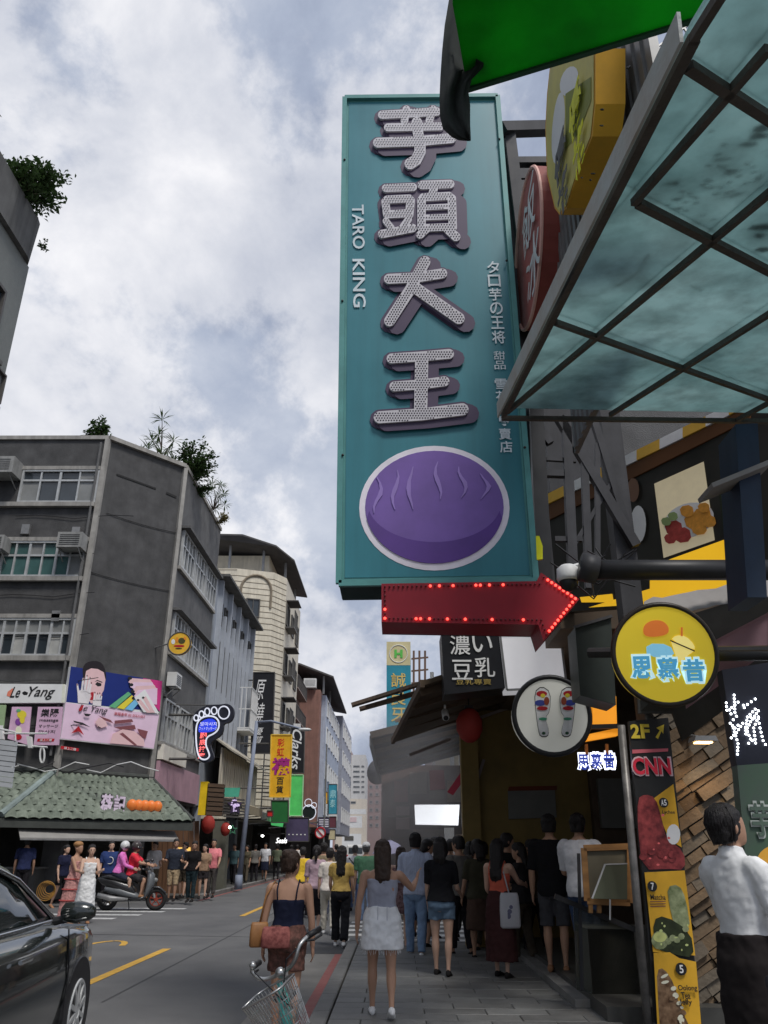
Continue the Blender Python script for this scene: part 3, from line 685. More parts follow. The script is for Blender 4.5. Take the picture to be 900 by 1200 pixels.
for (x0, y0, x1, y1, w_) in ((203, 262, 194, 202, 16), (228, 262, 240, 160, 18), (248, 260, 268, 135, 18), (270, 262, 290, 150, 18), (284, 270, 300, 190, 15), (320, 325, 326, 262, 15), (338, 322, 346, 270, 15), (354, 322, 362, 268, 15), (370, 322, 378, 282, 13)):
    d_ = math.hypot(x1-x0, y1-y0); nx, ny = -(y1-y0)/d_*w_/2, (x1-x0)/d_*w_/2
    PL.shape('finger', [zz(*q) for q in ((x0+nx, y0+ny), (x1+nx*.7, y1+ny*.7), (x1+(x1-x0)*.04, y1+(y1-y0)*.04), (x1-nx*.7, y1-ny*.7), (x0-nx, y0-ny))], m_handp, t)
    PL.shape('nail', ellp(*zz(x1, y1+6), .7, 1.3, 8), m_flesh2, t)
PL.shape('magenta_field', [zz(*q) for q in ((690, 160), (832, 182), (812, 410), (740, 330), (620, 270))], m_mag, t)
for k, m in enumerate((m_greenp, m_yelp, m_cyanp)):
    PL.shape('colour_strip', [zz(430+k*60, 372+k*10), zz(575+k*28, 262+k*26), zz(600+k*30, 280+k*30), zz(480+k*62, 385+k*10)], m, t)
for k in range(4):
    PL.shape('finger', [zz(575+k*14, 190+k*36), zz(600+k*16, 160+k*30), zz(740+k*18, 170+k*22), zz(790, 240+k*40), zz(720, 270+k*26)], [m_skinp, m_pinkp][k % 2], t)
    PL.shape('nail', ellp(*zz(588+k*10, 160+k*50), 2.6, 1.9, 8), m_ink, t)
PL.shape('white_card', [zz(*q) for q in ((700, 245), (808, 425), (690, 415), (620, 305))], m_pw, t)
for k in range(2): PL.shape('finger', [zz(640+k*42, 330-k*22), zz(665+k*42, 318-k*22), zz(745+k*30, 420), zz(715+k*30, 420)], m_skinp, t); PL.shape('nail', ellp(*zz(648+k*38, 325-k*18), 1.6, 1.3, 8), m_ink, t)
ub = dch; wl = (PL(*cor[1])-PL(*cor[0])).length
text('lettering', 'Le Yang', PL(*zz(315, 398))+bpn*.03, (PL(*zz(430, 412))-PL(*zz(205, 384))), Z3, (wl*.30, .26), m_ink, t, shear=.35)
text('lettering', '樂陽美甲 02-25521057', PL(*zz(590, 438))+bpn*.03, (PL(*zz(720, 452))-PL(*zz(460, 424))), Z3, (wl*.34, .11), m_redpt, t)
PL.shape('emblem', [zz(*q) for q in ((200, 395), (222, 365), (240, 360), (225, 400), (210, 410))], m_redpt, t)
for a, m in ((((160, 480), (230, 495), (290, 530), (230, 512), (165, 492)), m_ink), (((145, 575), (200, 520), (240, 590), (200, 560)), m_redpt), (((325, 490), (350, 460), (395, 470), (420, 520), (370, 535), (340, 525)), m_skinp), (((345, 440), (440, 475), (460, 500), (400, 480)), m_flesh2), (((330, 495), (345, 520), (372, 536), (350, 534)), m_ink), (((470, 480), (600, 468), (610, 490), (470, 505)), m_flesh2), (((465, 530), (620, 512), (630, 545), (520, 550)), m_flesh2), (((435, 650), (455, 580), (530, 545), (620, 560), (690, 620), (695, 672)), m_skinp), (((530, 570), (640, 665), (620, 668), (505, 580)), m_flesh2), (((640, 540), (720, 560), (700, 620), (660, 590)), m_flesh2), (((235, 425), (292, 432), (275, 448), (250, 446)), m_ink)):
    PL.shape('printed_picture', [zz(*q) for q in a], m, t)

# ---- white "Le Yang" fascia and pink panels on the camera-facing facade
PF = Plane((0, 25.85, 0), -Y3)
y3 = lambda x, y: (x*110/900, 780+y*140/1145)
t = thing('fascia_sign', 'white Le Yang sign in black script on grey facade', 'sign', PF(-20, 824))
MB().prism([PF(*q) for q in ((-40, 801), y3(620, 178), y3(612, 355), (-40, 824))], -Y3, .24).build('panel', m_pw, t)
MB().prism([PF(*y3(600, 178), .003), PF(*y3(625, 178), .003), PF(*y3(618, 355), .003), PF(*y3(588, 355), .003)], -Y3, .01).build('end_cap', P('cream_end', 205, 200, 180), t)
text('lettering', 'Le', PF(*y3(150, 255), .005), X3, Z3, (.32, .34), m_ink, t, shear=.35, bold=.008); text('lettering', 'Yang', PF(*y3(400, 264), .005), X3, Z3, (.86, .42), m_ink, t, shear=.35, bold=.008)
PF.shape('eye_mark', [y3(*q) for q in ((210, 262), (235, 245), (270, 258), (262, 280), (230, 282))], m_ink, t)
PF.shape('emblem', [y3(*q) for q in ((65, 285), (75, 250), (125, 215), (130, 235), (105, 300), (70, 292))], P('copper_print', 190, 110, 90), t)
m_pinkbd = P('pink_board', 200, 165, 190, 1.25)
t = thing('wall_poster', 'pink 樂陽 massage board below the white fascia', 'sign', PF(*y3(450, 760)))
MB().prism([PF(*y3(*q)) for q in ((365, 395), (600, 395), (562, 762), (322, 762))], -Y3, .05).build('panel', m_pinkbd, t)
htext('lettering', '樂陽', PF(*y3(480, 452), .004), X3, Z3, (.60, .25), m_ink, t, bold=.02)
text('lettering', 'massage', PF(*y3(468, 530), .004), X3, Z3, (.60, .09), m_ink, t)
text('lettering', 'マッサージ', PF(*y3(465, 580), .004), X3, Z3, (.62, .10), m_ink, t)
text('lettering', '마사지', PF(*y3(450, 632), .004), X3, Z3, (.52, .10), m_ink, t)
PF.shape('red_badge', [y3(*q) for q in ((362, 700), (525, 700), (515, 728), (355, 728))], m_redpt, t)
text('lettering', '請上二樓', PF(*y3(440, 714), .014), X3, Z3, (.38, .075), m_pw, t)
t = thing('wall_poster', 'pink poster with a flower and fruit picture beside window', 'sign', PF(*y3(180, 750)))
MB().prism([PF(*y3(*q)) for q in ((115, 395), (300, 395), (265, 760), (72, 700))], -Y3, .05).build('panel', m_pinkbd, t)
for a, m in ((ellp(210, 470, 45, 40), m_yelp), (ellp(175, 540, 28, 32), P('printed_violet', 110, 60, 130)), (ellp(215, 520, 25, 35), m_yelp), (ellp(180, 620, 30, 40), P('printed_cream', 220, 210, 170)), (ellp(175, 685, 36, 26), m_redpt), (ellp(180, 430, 22, 14), m_greenp)):
    PF.shape('printed_picture', [y3(*q) for q in a], m, t)
t = thing('wall_poster', 'green-tinted window poster at far left under the fascia', 'sign', PF(2, 860))
MB().prism([PF(*q) for q in ((-40, 826), (7, 826), (3, 860), (-40, 862))], -Y3, .05).build('panel', P('pale_green_poster', 130, 150, 115), t)
MB().prism([PF(-30, 850, .004), PF(4, 850, .004), PF(3, 856, .004), PF(-30, 856, .004)], -Y3, .003).build('stripe', m_pw, t)
t = thing('notice_plate', 'small red plate lettered 請上二樓 under the billboard', 'sign', PL(78, 880))
MB().prism([PL(72, 874), PL(92.5, 877), PL(92, 880.5), PL(71, 877.5)], bpn, .03).build('panel', m_redpt, t)
text('lettering', '請上二樓', PL(82, 877.4)+bpn*.004, PL(92, 878.5)-PL(72, 875.7), Z3, (.40, .08), m_pw, t)
# torn cloth blob above the billboard right end
# grey slatted shade hanging at the far left
m_slat = P('pale_grey_slat', 165, 168, 172, 1.3)
t = thing('slatted_panel', 'pale grey slatted sign panel hanging at left edge', 'sign', atY(5, 925, 17))
for k in range(9):
    ya = 868+k*6.1; x1 = 20-k*.75
    MB().prism([atY(-25, ya-4, 17-.01*(k % 2)), atY(x1, ya+1, 17-.01*(k % 2)), atY(x1-.7, ya+6.4, 17-.01*(k % 2)), atY(-25, ya+1.4, 17-.01*(k % 2))], -Y3, .04).build('slat', m_slat, t)
MB().tube([atY(18, 868, 17), atY(18, 858, 17.0), atY(-20, 850, 17)], .02, 6).build('hanger', m_white, t)

# ---- round yellow sign and the foot neon on the street facade
def round_sign(name, label, cpx, r, Y, n, faceM, rimM, depth=.18, seg=36, rimw=.03, loc=None):
    c = atY(*cpx, Y); t = thing(name, label, 'sign', c-Z3*r)
    MB().disc(c, n, r, depth, seg).build('face', [faceM], t)
    MB().ring(c-Vector(n).normalized()*.01, n, r, rimw, seg).build('rim', rimM, t, True)
    return t, c
m_gold = P('gold_yellow_face', 205, 160, 50, 1.4)
nrm = Vector((-.05, -1, 0)).normalized()
t, c = round_sign('round_sign', 'small round gold sign on arm from grey street facade', (210, 754), .40, 27.6, nrm, m_gold, m_alud, .15)
PS = Plane(c, nrm)
for a, m in (((203, 752, 2.2, 3), m_pw), ((213, 751, 4.2, 3.6), P('dark_olive_print', 60, 60, 30)), ((210, 757, 6.4, 1.3), m_redpt), ((209.5, 760, 4.0, .7), m_ink), ((207.5, 750, 1.6, 3.4), P('orange_print', 210, 120, 40)), ((217, 748, 1.5, 2), P('orange_print', 210, 120, 40))):
    PS.shape('printed_picture', ellp(*a, n=12), m, t)
MB().tube([c+nrm*-.08-X3*.42, Vector((-8.7, 28.3, c.z))], .025, 6).build('arm', m_metal, t)

# foot-shaped neon
FN = Vector((.0, -1, 0)); FY = 29.6
PK = Plane((0, FY, 0), FN)
fz = lambda x, y: (180+x*140/900, 730+y*170/1093)
t = thing('foot_sign', 'dark foot-shaped neon massage sign with five toes on left facade', 'sign', PK(*fz(370, 1050)))
fo_out = smooth_poly([(292, 735), (300, 690), (340, 650), (400, 620), (455, 615), (500, 615), (560, 605), (605, 640), (605, 700), (575, 750), (525, 755), (525, 800), (505, 850), (440, 885), (425, 930), (450, 985), (455, 1030), (400, 1055), (340, 1045), (315, 980), (300, 850)])
MB().prism([PK(*fz(*q)) for q in fo_out], FN, .22).build('panel', M('navy_black_board', (.02, .022, .035), rough=.5), t)
m_neonw = M('white_tube', (.6, .6, .65), rough=.4, emis=(.8, .85, 1), es=.35)
so = smooth_poly([(318, 820), (330, 745), (380, 705), (455, 702), (495, 740), (492, 800), (460, 835), (400, 860), (392, 920), (415, 970), (425, 1010), (390, 1035), (345, 1020), (325, 950)])
MB().tube([PK(*fz(*q))+FN*.03 for q in so+so[:1]], .028, 6).build('sole_tube', m_neonw, t)
for cx, cy, rx, ry in ((322, 717, 17, 22), (362, 690, 18, 25), (405, 670, 19, 27), (457, 663, 21, 28), (530, 677, 42, 48)):
    e = ellp(cx, cy, rx, ry, 18); MB().tube([PK(*fz(*q))+FN*.03 for q in e+e[:1]], .024, 6).build('toe_tube', m_neonw, t)
PK.shape('blue_panel', [fz(*q) for q in smooth_poly([(335, 815), (345, 755), (395, 722), (455, 720), (480, 760), (476, 800), (440, 822), (350, 828)], 1)], M('lit_blue', (.02, .04, .5), emis=(.02, .05, .7), es=.45), t)
text('lettering', '발마사지', PK(*fz(415, 762))+FN*.016, X3, Z3, (.60, .14), m_neonw, t)
text('lettering', 'フットマッサージ', PK(*fz(410, 797))+FN*.016, X3, Z3, (.64, .12), m_neonw, t)
vtext('lettering', '腳底按摩', PK(*fz(368, 925))+FN*.008, X3, Z3, (.24, .95), M('lit_red_letter', (.5, .1, .1), emis=(1, .15, .15), es=.8), t, bold=.02)
for y, x0 in ((690, 60), (1022, 25)): MB().tube([PK(*fz(x0, y))+Y3*.1, PK(*fz(310, y))+Y3*.1], .05, 6).build('arm', m_alud, t)
MB().tube([PK(*fz(160, 613))+Y3*.1, PK(*fz(440, 617))+Y3*.1], .02, 5).build('stay', m_alud, t)
# shop panels behind the foot sign on the street facade's first floor
t = thing('wall_poster', 'faded pink and cream panels behind the foot sign', 'sign', (-8.3, 31, 3.4))
MB().box((-8.33, 28.9, 3.2), (-8.2, 35, 4.35)).build('pink_panel', P('faded_pink', 150, 120, 130), t)
MB().box((-8.33, 28.9, 4.4), (-8.12, 32.2, 4.9)).build('cream_fascia', P('cream_fascia', 190, 185, 175), t)

# ---- green tiled awning wrapping the corner
m_tile = M('mossy_green_roof_tile', (.165, .20, .155), rough=.8, var=.4, scale=2.0, tint=(.27, .31, .25), streak=.3, bump=.2, bscale=30)
m_ridge = M('dark_ridge', (.06, .065, .06), rough=.8, var=.3)
aw = thing('tiled_awning', 'mossy green tiled awning running round the corner shop', 'awning', (-12, 25, 2.4))
zT, zB = atY(60, 906, 26.0).z, atY(60, 957, 24.2).z
tile_me = None
def barrel(wd, ln):
    mb = MB(); n = 5; top = []; bot = []
    for s, h0 in ((0, .0), (1, .03)):
        for i in range(n+1):
            a = i/n; top.append(Vector(((a-.5)*wd, (s-.5)*ln, .055*math.sin(math.pi*a)+h0*(1-s)+.012)))
    for q in top: bot.append(q-Z3*.02)
    k = n+1
    fs = [(i, i+1, k+i+1, k+i) for i in range(n)]; o = 2*k
    fs += [(o+k+i, o+k+i+1, o+i+1, o+i) for i in range(n)]+[(i, o+i, o+i+1, i+1) for i in range(n)]+[(k+i+1, o+k+i+1, o+k+i, k+i) for i in range(n)]
    me = bpy.data.meshes.new('roof_tile'); me.from_pydata([tuple(q) for q in top+bot], [], fs); me.materials.append(m_tile); return me
def tile_field(A0, A1, B0, B1, cols, rows, parent):
    """A = upper edge, B = lower edge"""
    A0, A1, B0, B1 = map(Vector, (A0, A1, B0, B1))
    wd = (B1-B0).length/cols; ln = (B0-A0).length/rows; me = barrel(wd*1.0, ln*1.12)
    for j in range(rows):
        for i in range(cols):
            f = (i+.5)/cols; g = (j+.5)/rows; a = A0.lerp(A1, f); b = B0.lerp(B1, f); p = a.lerp(b, g)
            yv = (a-b).normalized(); xv = ((A1-A0).lerp(B1-B0, g)); sw = xv.length/cols/wd; xv.normalize(); zv = xv.cross(yv).normalized(); yv = zv.cross(xv)
            m = Matrix((xv*sw, yv, zv)).transposed().to_4x4(); m.translation = p+zv*random.uniform(0, .012)
            o = bpy.data.objects.new('roof_tile', me); COL.objects.link(o); o.parent = parent; o.matrix_local = WM[parent.name].inverted() @ m
eA0, eA1 = Vector((-20, 26.0, zT)), Vector((-10.7, 26.0, zT)); eB0, eB1 = Vector((-20, 24.2, zB)), Vector((-11.3, 24.2, zB))
und = MB().add([eA0-Z3*.06, eA1-Z3*.06, eB1-Z3*.06, eB0-Z3*.06, eA0-Z3*.12, eA1-Z3*.12, eB1-Z3*.12, eB0-Z3*.12], [(3,2,1,0),(4,5,6,7),(0,1,5,4),(1,2,6,5),(2,3,7,6),(3,0,4,7)]).build('roof_board', m_ridge, aw)
tile_field(eA0, eA1, eB0, eB1, 30, 7, aw)
k2 = c2+nch*.15; ndd = nch*1.9
A0, A1 = Vector((-10.68, 26.0, zT)), Vector((-8.3, 28.55, zT)); B0, B1 = Vector((-11.25, 24.15, zB)), Vector((-6.55, 27.6, zB))
MB().add([A0-Z3*.06, A1-Z3*.06, B1-Z3*.06, B0-Z3*.06, A0-Z3*.12, A1-Z3*.12, B1-Z3*.12, B0-Z3*.12], [(3,2,1,0),(4,5,6,7),(0,1,5,4),(1,2,6,5),(2,3,7,6),(3,0,4,7)]).build('roof_board', m_ridge, aw)
tile_field(A0, A1, B0, B1, 18, 7, aw)
MB().tube([A0+Z3*.05, B0+Z3*.05], .10, 8).build('hip_ridge', M('pale_hip_ridge', (.22, .27, .26), rough=.7, var=.3), aw)
MB().tube([eA0+Z3*.08, eA1+Z3*.08, A1+Z3*.08], .09, 8).build('top_ridge', m_ridge, aw)
MB().tube([B1+Z3*.02, A1+Z3*.02], .08, 8).build('hip_ridge', m_ridge, aw)
MB().beam(eB0-Z3*.2, eB1-Z3*.2, .06, .22).build('fascia_board', m_ridge, aw); MB().beam(B0-Z3*.2, B1-Z3*.2, .06, .18).build('fascia_board', m_ridge, aw)
for k, (x, y, z, s) in enumerate(((37, 955, 24, .15), (211, 951, 27.4, .18))):
    pass
# roof-top lettering sign with orange fruit shapes on the awning
nbd = nch; t = thing('roof_sign', 'lit 薇記 lettering with orange shapes standing on the green awning', 'sign', atP(150, 955, (B0+B1)/2, nch))
nbd = Vector(((B1-B0).y, -(B1-B0).x, 0)).normalized(); PA = Plane((B0+B1)/2-nbd*.30, nbd); wv = (PA(187, 950)-PA(117, 945)); ud = wv.normalized()
htext('lettering', '薇記', PA(132, 943.5), ud, Z3, (wv.length*.42, .62), M('pale_pink_letter', (.6, .5, .6), emis=(.6, .5, .65), es=.15), t, bold=.02, depth=.06)
htext('letter_shadow', '薇記', PA(132.6, 944.0)-nch*.05, ud, Z3, (wv.length*.45, .68), m_ink, t, bold=.05, depth=.03)
for k in range(5):
    MB().ell(PA(154.5+k*7.4, 943.2+k*.45), (.17, .12, .17), 10, 7).build('orange_shape', M('orange_plastic', (.75, .20, .04), rough=.4, emis=(.8, .2, .05), es=.12), t, True)
MB().prism([PA(151, 947.6), PA(187, 949.6), PA(187, 954.5), PA(151, 952.5)], nch, .05).build('blue_plate', M('blue_plate', (.03, .08, .35), rough=.4), t)
text('lettering', '海鮮熱炒店', PA(169, 951.1)+nch*.004, ud, Z3, (wv.length*.45, .12), m_pw, t)
MB().beam(PA(117, 953), PA(187, 956.5), .05).build('stand', m_dmetal, t)
# striped canvas blind below the awning
t = thing('canvas_blind', 'pale grey rolled canvas blind under the green awning', 'awning', (-9.6, 26.4, 2.0))
a0, a1 = B0+Z3*-.30+Vector((.35, .5, 0)), B1+Z3*-.30+Vector((-.6, .1, 0))
MB().add([a0, a1, a1+Vector((.25, -.35, -.25)), a0+Vector((.25, -.35, -.25)), a0-Z3*.03, a1-Z3*.03, a1+Vector((.25, -.35, -.28)), a0+Vector((.25, -.35, -.28))], [(0,1,2,3),(7,6,5,4),(0,4,5,1),(1,5,6,2),(2,6,7,3),(3,7,4,0)]).build('canvas', P('grey_canvas', 120, 118, 115), t)
MB().beam(a0+Vector((.25, -.33, -.3)), a1+Vector((.25, -.33, -.3)), .04).build('bar', m_metal, t)
# shopfront pieces: brown hanging board, counter, bowls, posters, column
m_brownb = M('brown_plank', (.11, .07, .045), rough=.8, var=.3, stretch=(1, 1, 6))
t = thing('hanging_board', 'brown wooden board hanging under the left part of awning', 'board', (-14.5, 25.2, 2.0))
z1, z0 = atY(30, 957, 25).z, atY(30, 981, 25).z
for k in range(3): MB().box((-20, 25.0, z0+(z1-z0)*k/3+.005), (-11.6, 25.05, z0+(z1-z0)*(k+1)/3-.005)).build('plank', m_brownb, t)
t = thing('stall_counter', 'food counter with steel top under the left awning', 'counter', (-12.2, 25.9, 0))
MB().box((-14.2, 25.6, .1), (-10.6, 26.3, .95)).build('body', M('dull_steel', (.16, .16, .16), rough=.5, metal=.4), t)
MB().box((-14.3, 25.5, .95), (-10.5, 26.4, 1.0)).build('top', m_metal, t)
for k in range(4):
    c = Vector((-13.2+k*.42, 25.9, 1.0))
    tag(MB().loft([[c+Vector((math.cos(a)*r, math.sin(a)*r, z)) for a in [2*math.pi*i/12 for i in range(12)]] for r, z in ((.07, 0), (.15, .09), (.14, .09), (.06, .02))]).build('food_bowl', m_white), ('leftmost', 'second', 'third', 'rightmost')[k]+' white bowl on the counter under the left awning', 'bowl', 'bowls on the stall counter')
t = thing('coiled_rope', 'tan coiled cable ring leaning at the stall behind pink-dress woman', 'rope', atZ(54, 1060, .1))
c = atY(54, 1044, 23.8)
for k in range(5): MB().ring(c+Vector((.01*k, .03*k, .01*k)), (.15+.06*k, -1, .1*k), .24-.03*k, .011, 24).build('coil', P('tan_cable', 150, 110, 50, 1.2), t, True)

# ---- shopfront panels in the shade of the arcade
t = thing('wooden_shopfront', 'brown timber shopfront under the corner awning right part', 'shopfront', atY(206, 1050, 30.4)); PW_ = Plane((0, 30.4, 0), -Y3)
for k in range(9): PW_.shape('plank', [(178+k*6.2, 962), (183.6+k*6.2, 962), (183.6+k*6.2, 1049), (178+k*6.2, 1049)], P('warm_timber', 92, 66, 48, 1.3, var=.35, stretch=(4, 4, .5)), t, lift=.01+.006*(k % 2), th=.04)
MB().prism([PW_(206, 993, .06), PW_(223, 993, .06), PW_(223, 1000, .06), PW_(206, 1000, .06)], -Y3, .04).build('lit_menu', M('lit_amber_menu', (.7, .45, .1), emis=(1, .6, .15), es=.5), t)
t = thing('roller_shutter', 'grey roller shutter half down behind the scooter', 'shutter', atY(135, 990, 29.3)); PW2 = Plane((0, 29.3, 0), -Y3)
for k in range(7): PW2.shape('slat', [(108, 965+k*4.2), (168, 967+k*4.2), (168, 970.6+k*4.2), (108, 968.6+k*4.2)], P('dull_shutter', 92, 90, 86, 1.3), t, lift=.01, th=.03)
t = thing('arcade_pillar', 'pale grey pillar standing behind the rose-tee man', 'pillar', atY(257, 1045, 33.5)); PW3 = Plane((0, 33.5, 0), -Y3)
MB().prism([PW3(250, 962), PW3(266, 962), PW3(262, 1046), PW3(247, 1046)], -Y3, .5).build('shaft', P('grey_green_plaster', 92, 92, 82, 1.3, streak=.3), t)
# ---- side arcade items: yellow-edged wooden sign, star-light sign, lanterns, star
PQ = Plane((0, 30.0, 0), -Y3); rz = lambda x, y: (230+x*170/900, 880+y*160/847)
t = thing('wooden_sign', 'dark wooden slatted sign box with orange-yellow end', 'sign', PQ(*rz(100, 405)))
MB().prism([PQ(*rz(*q)) for q in ((28, 190), (72, 190), (52, 398), (8, 398))], -Y3, .3).build('yellow_end', P('orange_yellow', 235, 160, 20, 1.6), t)
for k in range(7):
    MB().prism([PQ(*rz(75-k*2, 200+k*29), .0), PQ(*rz(172-k*2, 206+k*29)), PQ(*rz(170-k*2, 228+k*29)), PQ(*rz(73-k*2, 222+k*29))], -Y3, .25-.02*(k % 2)).build('slat', m_brownb, t)
MB().prism([PQ(*rz(75, 200), -.05), PQ(*rz(172, 206), -.05), PQ(*rz(160, 405), -.05), PQ(*rz(60, 400), -.05)], -Y3, .15).build('back', m_dark, t)
PQ2 = Plane((0, 31.5, 0), -Y3)
t = thing('star_sign', 'dark slatted sign with a purple-dotted star beside the wooden sign', 'sign', PQ2(*rz(230, 420)))
for k in range(7): MB().prism([PQ2(*rz(168, 290+k*18)), PQ2(*rz(300, 300+k*18)), PQ2(*rz(300, 311+k*18)), PQ2(*rz(168, 301+k*18))], -Y3, .06).build('slat', m_alud, t)
MB().prism([PQ2(*rz(170, 228), .02), PQ2(*rz(272, 228), .02), PQ2(*rz(262, 285), .02), PQ2(*rz(165, 285), .02)], -Y3, .05).build('teal_panel', P('teal_panel', 70, 150, 125), t)
star = []
for k in range(10):
    a = R(-90+36*k); r = 48 if k % 2 == 0 else 24; star.append(rz(240+r*math.cos(a), 340+r*1.25*math.sin(a)))
PQ2.shape('star', star, M('dark_violet_star', (.06, .04, .09), rough=.6), t, lift=.03, th=.03)
random.seed(5)
for k in range(26):
    a, r = random.uniform(0, 6.28), random.uniform(2, 30); p = PQ2(*rz(240+r*math.cos(a), 340+r*1.2*math.sin(a)))
    MB().ell(p-Y3*.05, (.03, .02, .03), 6, 4).build('bulb', M('violet_bulb', (.6, .5, .7), emis=(.7, .55, .9), es=.3), t)
def lantern(c, r, label):
    t = thing('paper_lantern', label, 'lantern', c-Z3*r, 0, 'red lanterns in the left arcade'); rings = []
    for k in range(11):
        a = -1.35+2.7*k/10; rr = r*math.cos(a)*(.94 if k % 2 else 1.0); rings.append([c+Vector((rr*math.cos(b), rr*math.sin(b), r*1.25*math.sin(a))) for b in [2*math.pi*i/14 for i in range(14)]])
    MB().loft(rings).build('shade', M('red_lantern_silk', (.45, .05, .04), rough=.6, transl=.2), t, True)
    MB().box((c.x-.06, c.y-.06, c.z+r*1.22), (c.x+.06, c.y+.06, c.z+r*1.4)).build('cap', m_black, t); MB().tube([c+Z3*r*1.3, c+Z3*(r*1.3+.5)], .01, 4).build('cord', m_black, t)
lantern(PQ2(*rz(74, 455)), .26, 'larger red lantern below the wooden sign'); lantern(PQ2(*rz(132, 480))+Y3*1.5, .20, 'smaller dim red lantern right of the larger one')
t = thing('star_lamp', 'green wire star with white bulb hung in the left arcade', 'lamp', PQ2(*rz(225, 520)))
star = [rz(225+(30 if k % 2 == 0 else 12)*math.cos(R(-90+36*k)), 490+(30 if k % 2 == 0 else 12)*math.sin(R(-90+36*k))) for k in range(10)]
MB().tube([PQ2(*q) for q in star+star[:1]], .018, 5).build('star_outline', P('green_wire', 70, 130, 100), t)
MB().ell(PQ2(*rz(208, 473)), (.05, .05, .05), 8, 6).build('bulb', M('lit_white_bulb', (.9, .9, .9), emis=(1, 1, .95), es=6), t, True)
tag(MB().ell(PQ2(*rz(307, 517))+Y3*4, (.06, .06, .04), 8, 6).build('lit_bulb', MATS['lit_white_bulb']), 'small lit white bulb in arcade behind the lamp post', 'lamp')
# arcade ceilings and interior glow panels
for y0, y1, lab in ((29.0, 35.3, 'grey corner block'), (35.6, 45.6, 'blue-grey block')):
    pass

# ---- lamp post
t = thing('lamp_post', 'tall grey tapering lamp post on the left kerb', 'lamp post', atZ(279, 1042, .1))
b = atZ(279, 1042, .1); top = atY(301, 845, b.y); H = top.z
MB().tube([b, b+(top-b)*.5, top], [.11, .09, .07], 12).build('pole', P('blue_grey_paint', 115, 122, 138, 1.4), t, True)
MB().tube([b, b+Z3*.5], [.16, .14], 12).build('base', P('blue_grey_paint', 115, 122, 138, 1.4), t, True)
e1 = atY(357, 855, b.y-.5); pts = [top-Z3*.05, top.lerp(e1, .3)+Z3*.1, top.lerp(e1, .7)+Z3*.05, e1]
MB().tube(pts, [.05, .045, .04, .035], 8).build('arm', P('blue_grey_paint', 115, 122, 138, 1.4), t, True)
MB().ell(e1, (.28, .12, .07), 10, 6).build('lamp_head', m_white, t, True)
for k in range(3):
    a = atY(300-k*.5, 846+k*4, b.y); pts = [a+Vector((-.0, 0, 0))+Vector((-math.sin(q)*(.5+.3*k), 0, (1-math.cos(q))*(.5+.3*k)*-1+.75+.2*k)) for q in [R(80-i*16) for i in range(6)]]
t2 = b

# ---- hanging signs along the left street
def hang_sign(name, label, xa, ya, xb, yb, Y, col, depth=.3, edge=None, xw=None, skew=0.0):
    P0 = Plane((0, Y, 0), -Y3); t = thing(name, label, 'sign', P0((xa+xb)/2, yb))
    q = [P0(xa+skew, ya), P0(xb+skew, ya), P0(xb, yb), P0(xa, yb)]
    MB().prism(q, -Y3, depth).build('panel', col, t)
    f = MB()
    for i in range(4): f.beam(q[i]-Y3*.01, q[(i+1) % 4]-Y3*.01, .05, .05, up=(0, 1, 0))
    f.build('frame', edge or m_alud, t)
    zt = P0(xa, ya).z; zb = P0(xa, yb).z; x0 = q[0].x
    for z in (zt-.4, zb+.4): MB().tube([Vector((x0, Y+depth/2, z)), Vector((x0-(1.6 if xw is None else xw), Y+depth/2, z))], .04, 6).build('bracket', m_alud, t)
    return t, P0
t, p = hang_sign('vertical_sign', 'tall black hanging sign with white brush calligraphy', 294, 788, 319, 883, 44.0, M('black_signboard', (.018, .018, .022), rough=.4), skew=3)
vtext('lettering', '原燒', p(304, 822, .01), X3, Z3, (.62, 2.5), P('chalk_white', 190, 190, 190), t, shear=.3)
vtext('lettering', '優質', p(303, 862, .01), X3, Z3, (.5, .9), P('chalk_white', 190, 190, 190), t, shear=.3)
t, p = hang_sign('vertical_sign', 'yellow hanging sign with purple 襪 and red characters', 316, 861, 340, 934, 40.0, P('deep_yellow_panel', 205, 150, 30, 1.5), edge=P('yellow_edge', 200, 160, 60), skew=2)
vtext('lettering', '彩虹', p(329, 875.5, .01), X3, Z3, (.34, .85), P('red_letter', 180, 40, 30), t, bold=.01)
text('lettering', '襪', p(329, 898, .01), X3, Z3, (.86, .80), P('purple_letter', 140, 30, 110), t, bold=.03)
vtext('lettering', '百貨', p(328, 920, .01), X3, Z3, (.34, .75), m_ink, t, bold=.01)
t, p = hang_sign('vertical_sign', 'black shoe shop sign with white sideways script', 340, 853, 356, 906, 47.0, MATS['black_signboard'], skew=1)
text('lettering', 'Clarks', p(347.5, 878, .01), -Z3, X3, (2.2, .55), m_pw, t, shear=.3, bold=.012)
MB().prism([p(344, 848), p(352, 848), p(352, 853), p(344, 853)], -Y3, .2).build('top_box', m_white, t)
t, p = hang_sign('vertical_sign', 'bright green blank hanging sign below the black shoe sign', 339, 908, 354, 956, 46.0, P('bright_green_panel', 80, 185, 95, 1.5), edge=P('pale_green_edge', 150, 220, 150), skew=1.5)
t, p = hang_sign('vertical_sign', 'teal cylinder-like hanging sign far along the left facades', 385, 919, 395, 954, 78.0, P('teal_print', 50, 130, 150, 1.4), xw=1.2)
vtext('lettering', '鼎泰', p(390, 936, .01), X3, Z3, (.5, 1.6), P('pale_teal_letter', 150, 200, 205), t)
t, p = hang_sign('vertical_sign', 'small yellow hanging sign left of the teal one', 379, 928, 384, 942, 76.0, P('deep_yellow_panel', 205, 150, 30, 1.5), xw=1.0)
t, p = hang_sign('panel_sign', 'dark violet signboard under the green sign', 335, 958, 362, 986, 49.0, P('violet_grey_panel', 70, 62, 88), depth=.2)
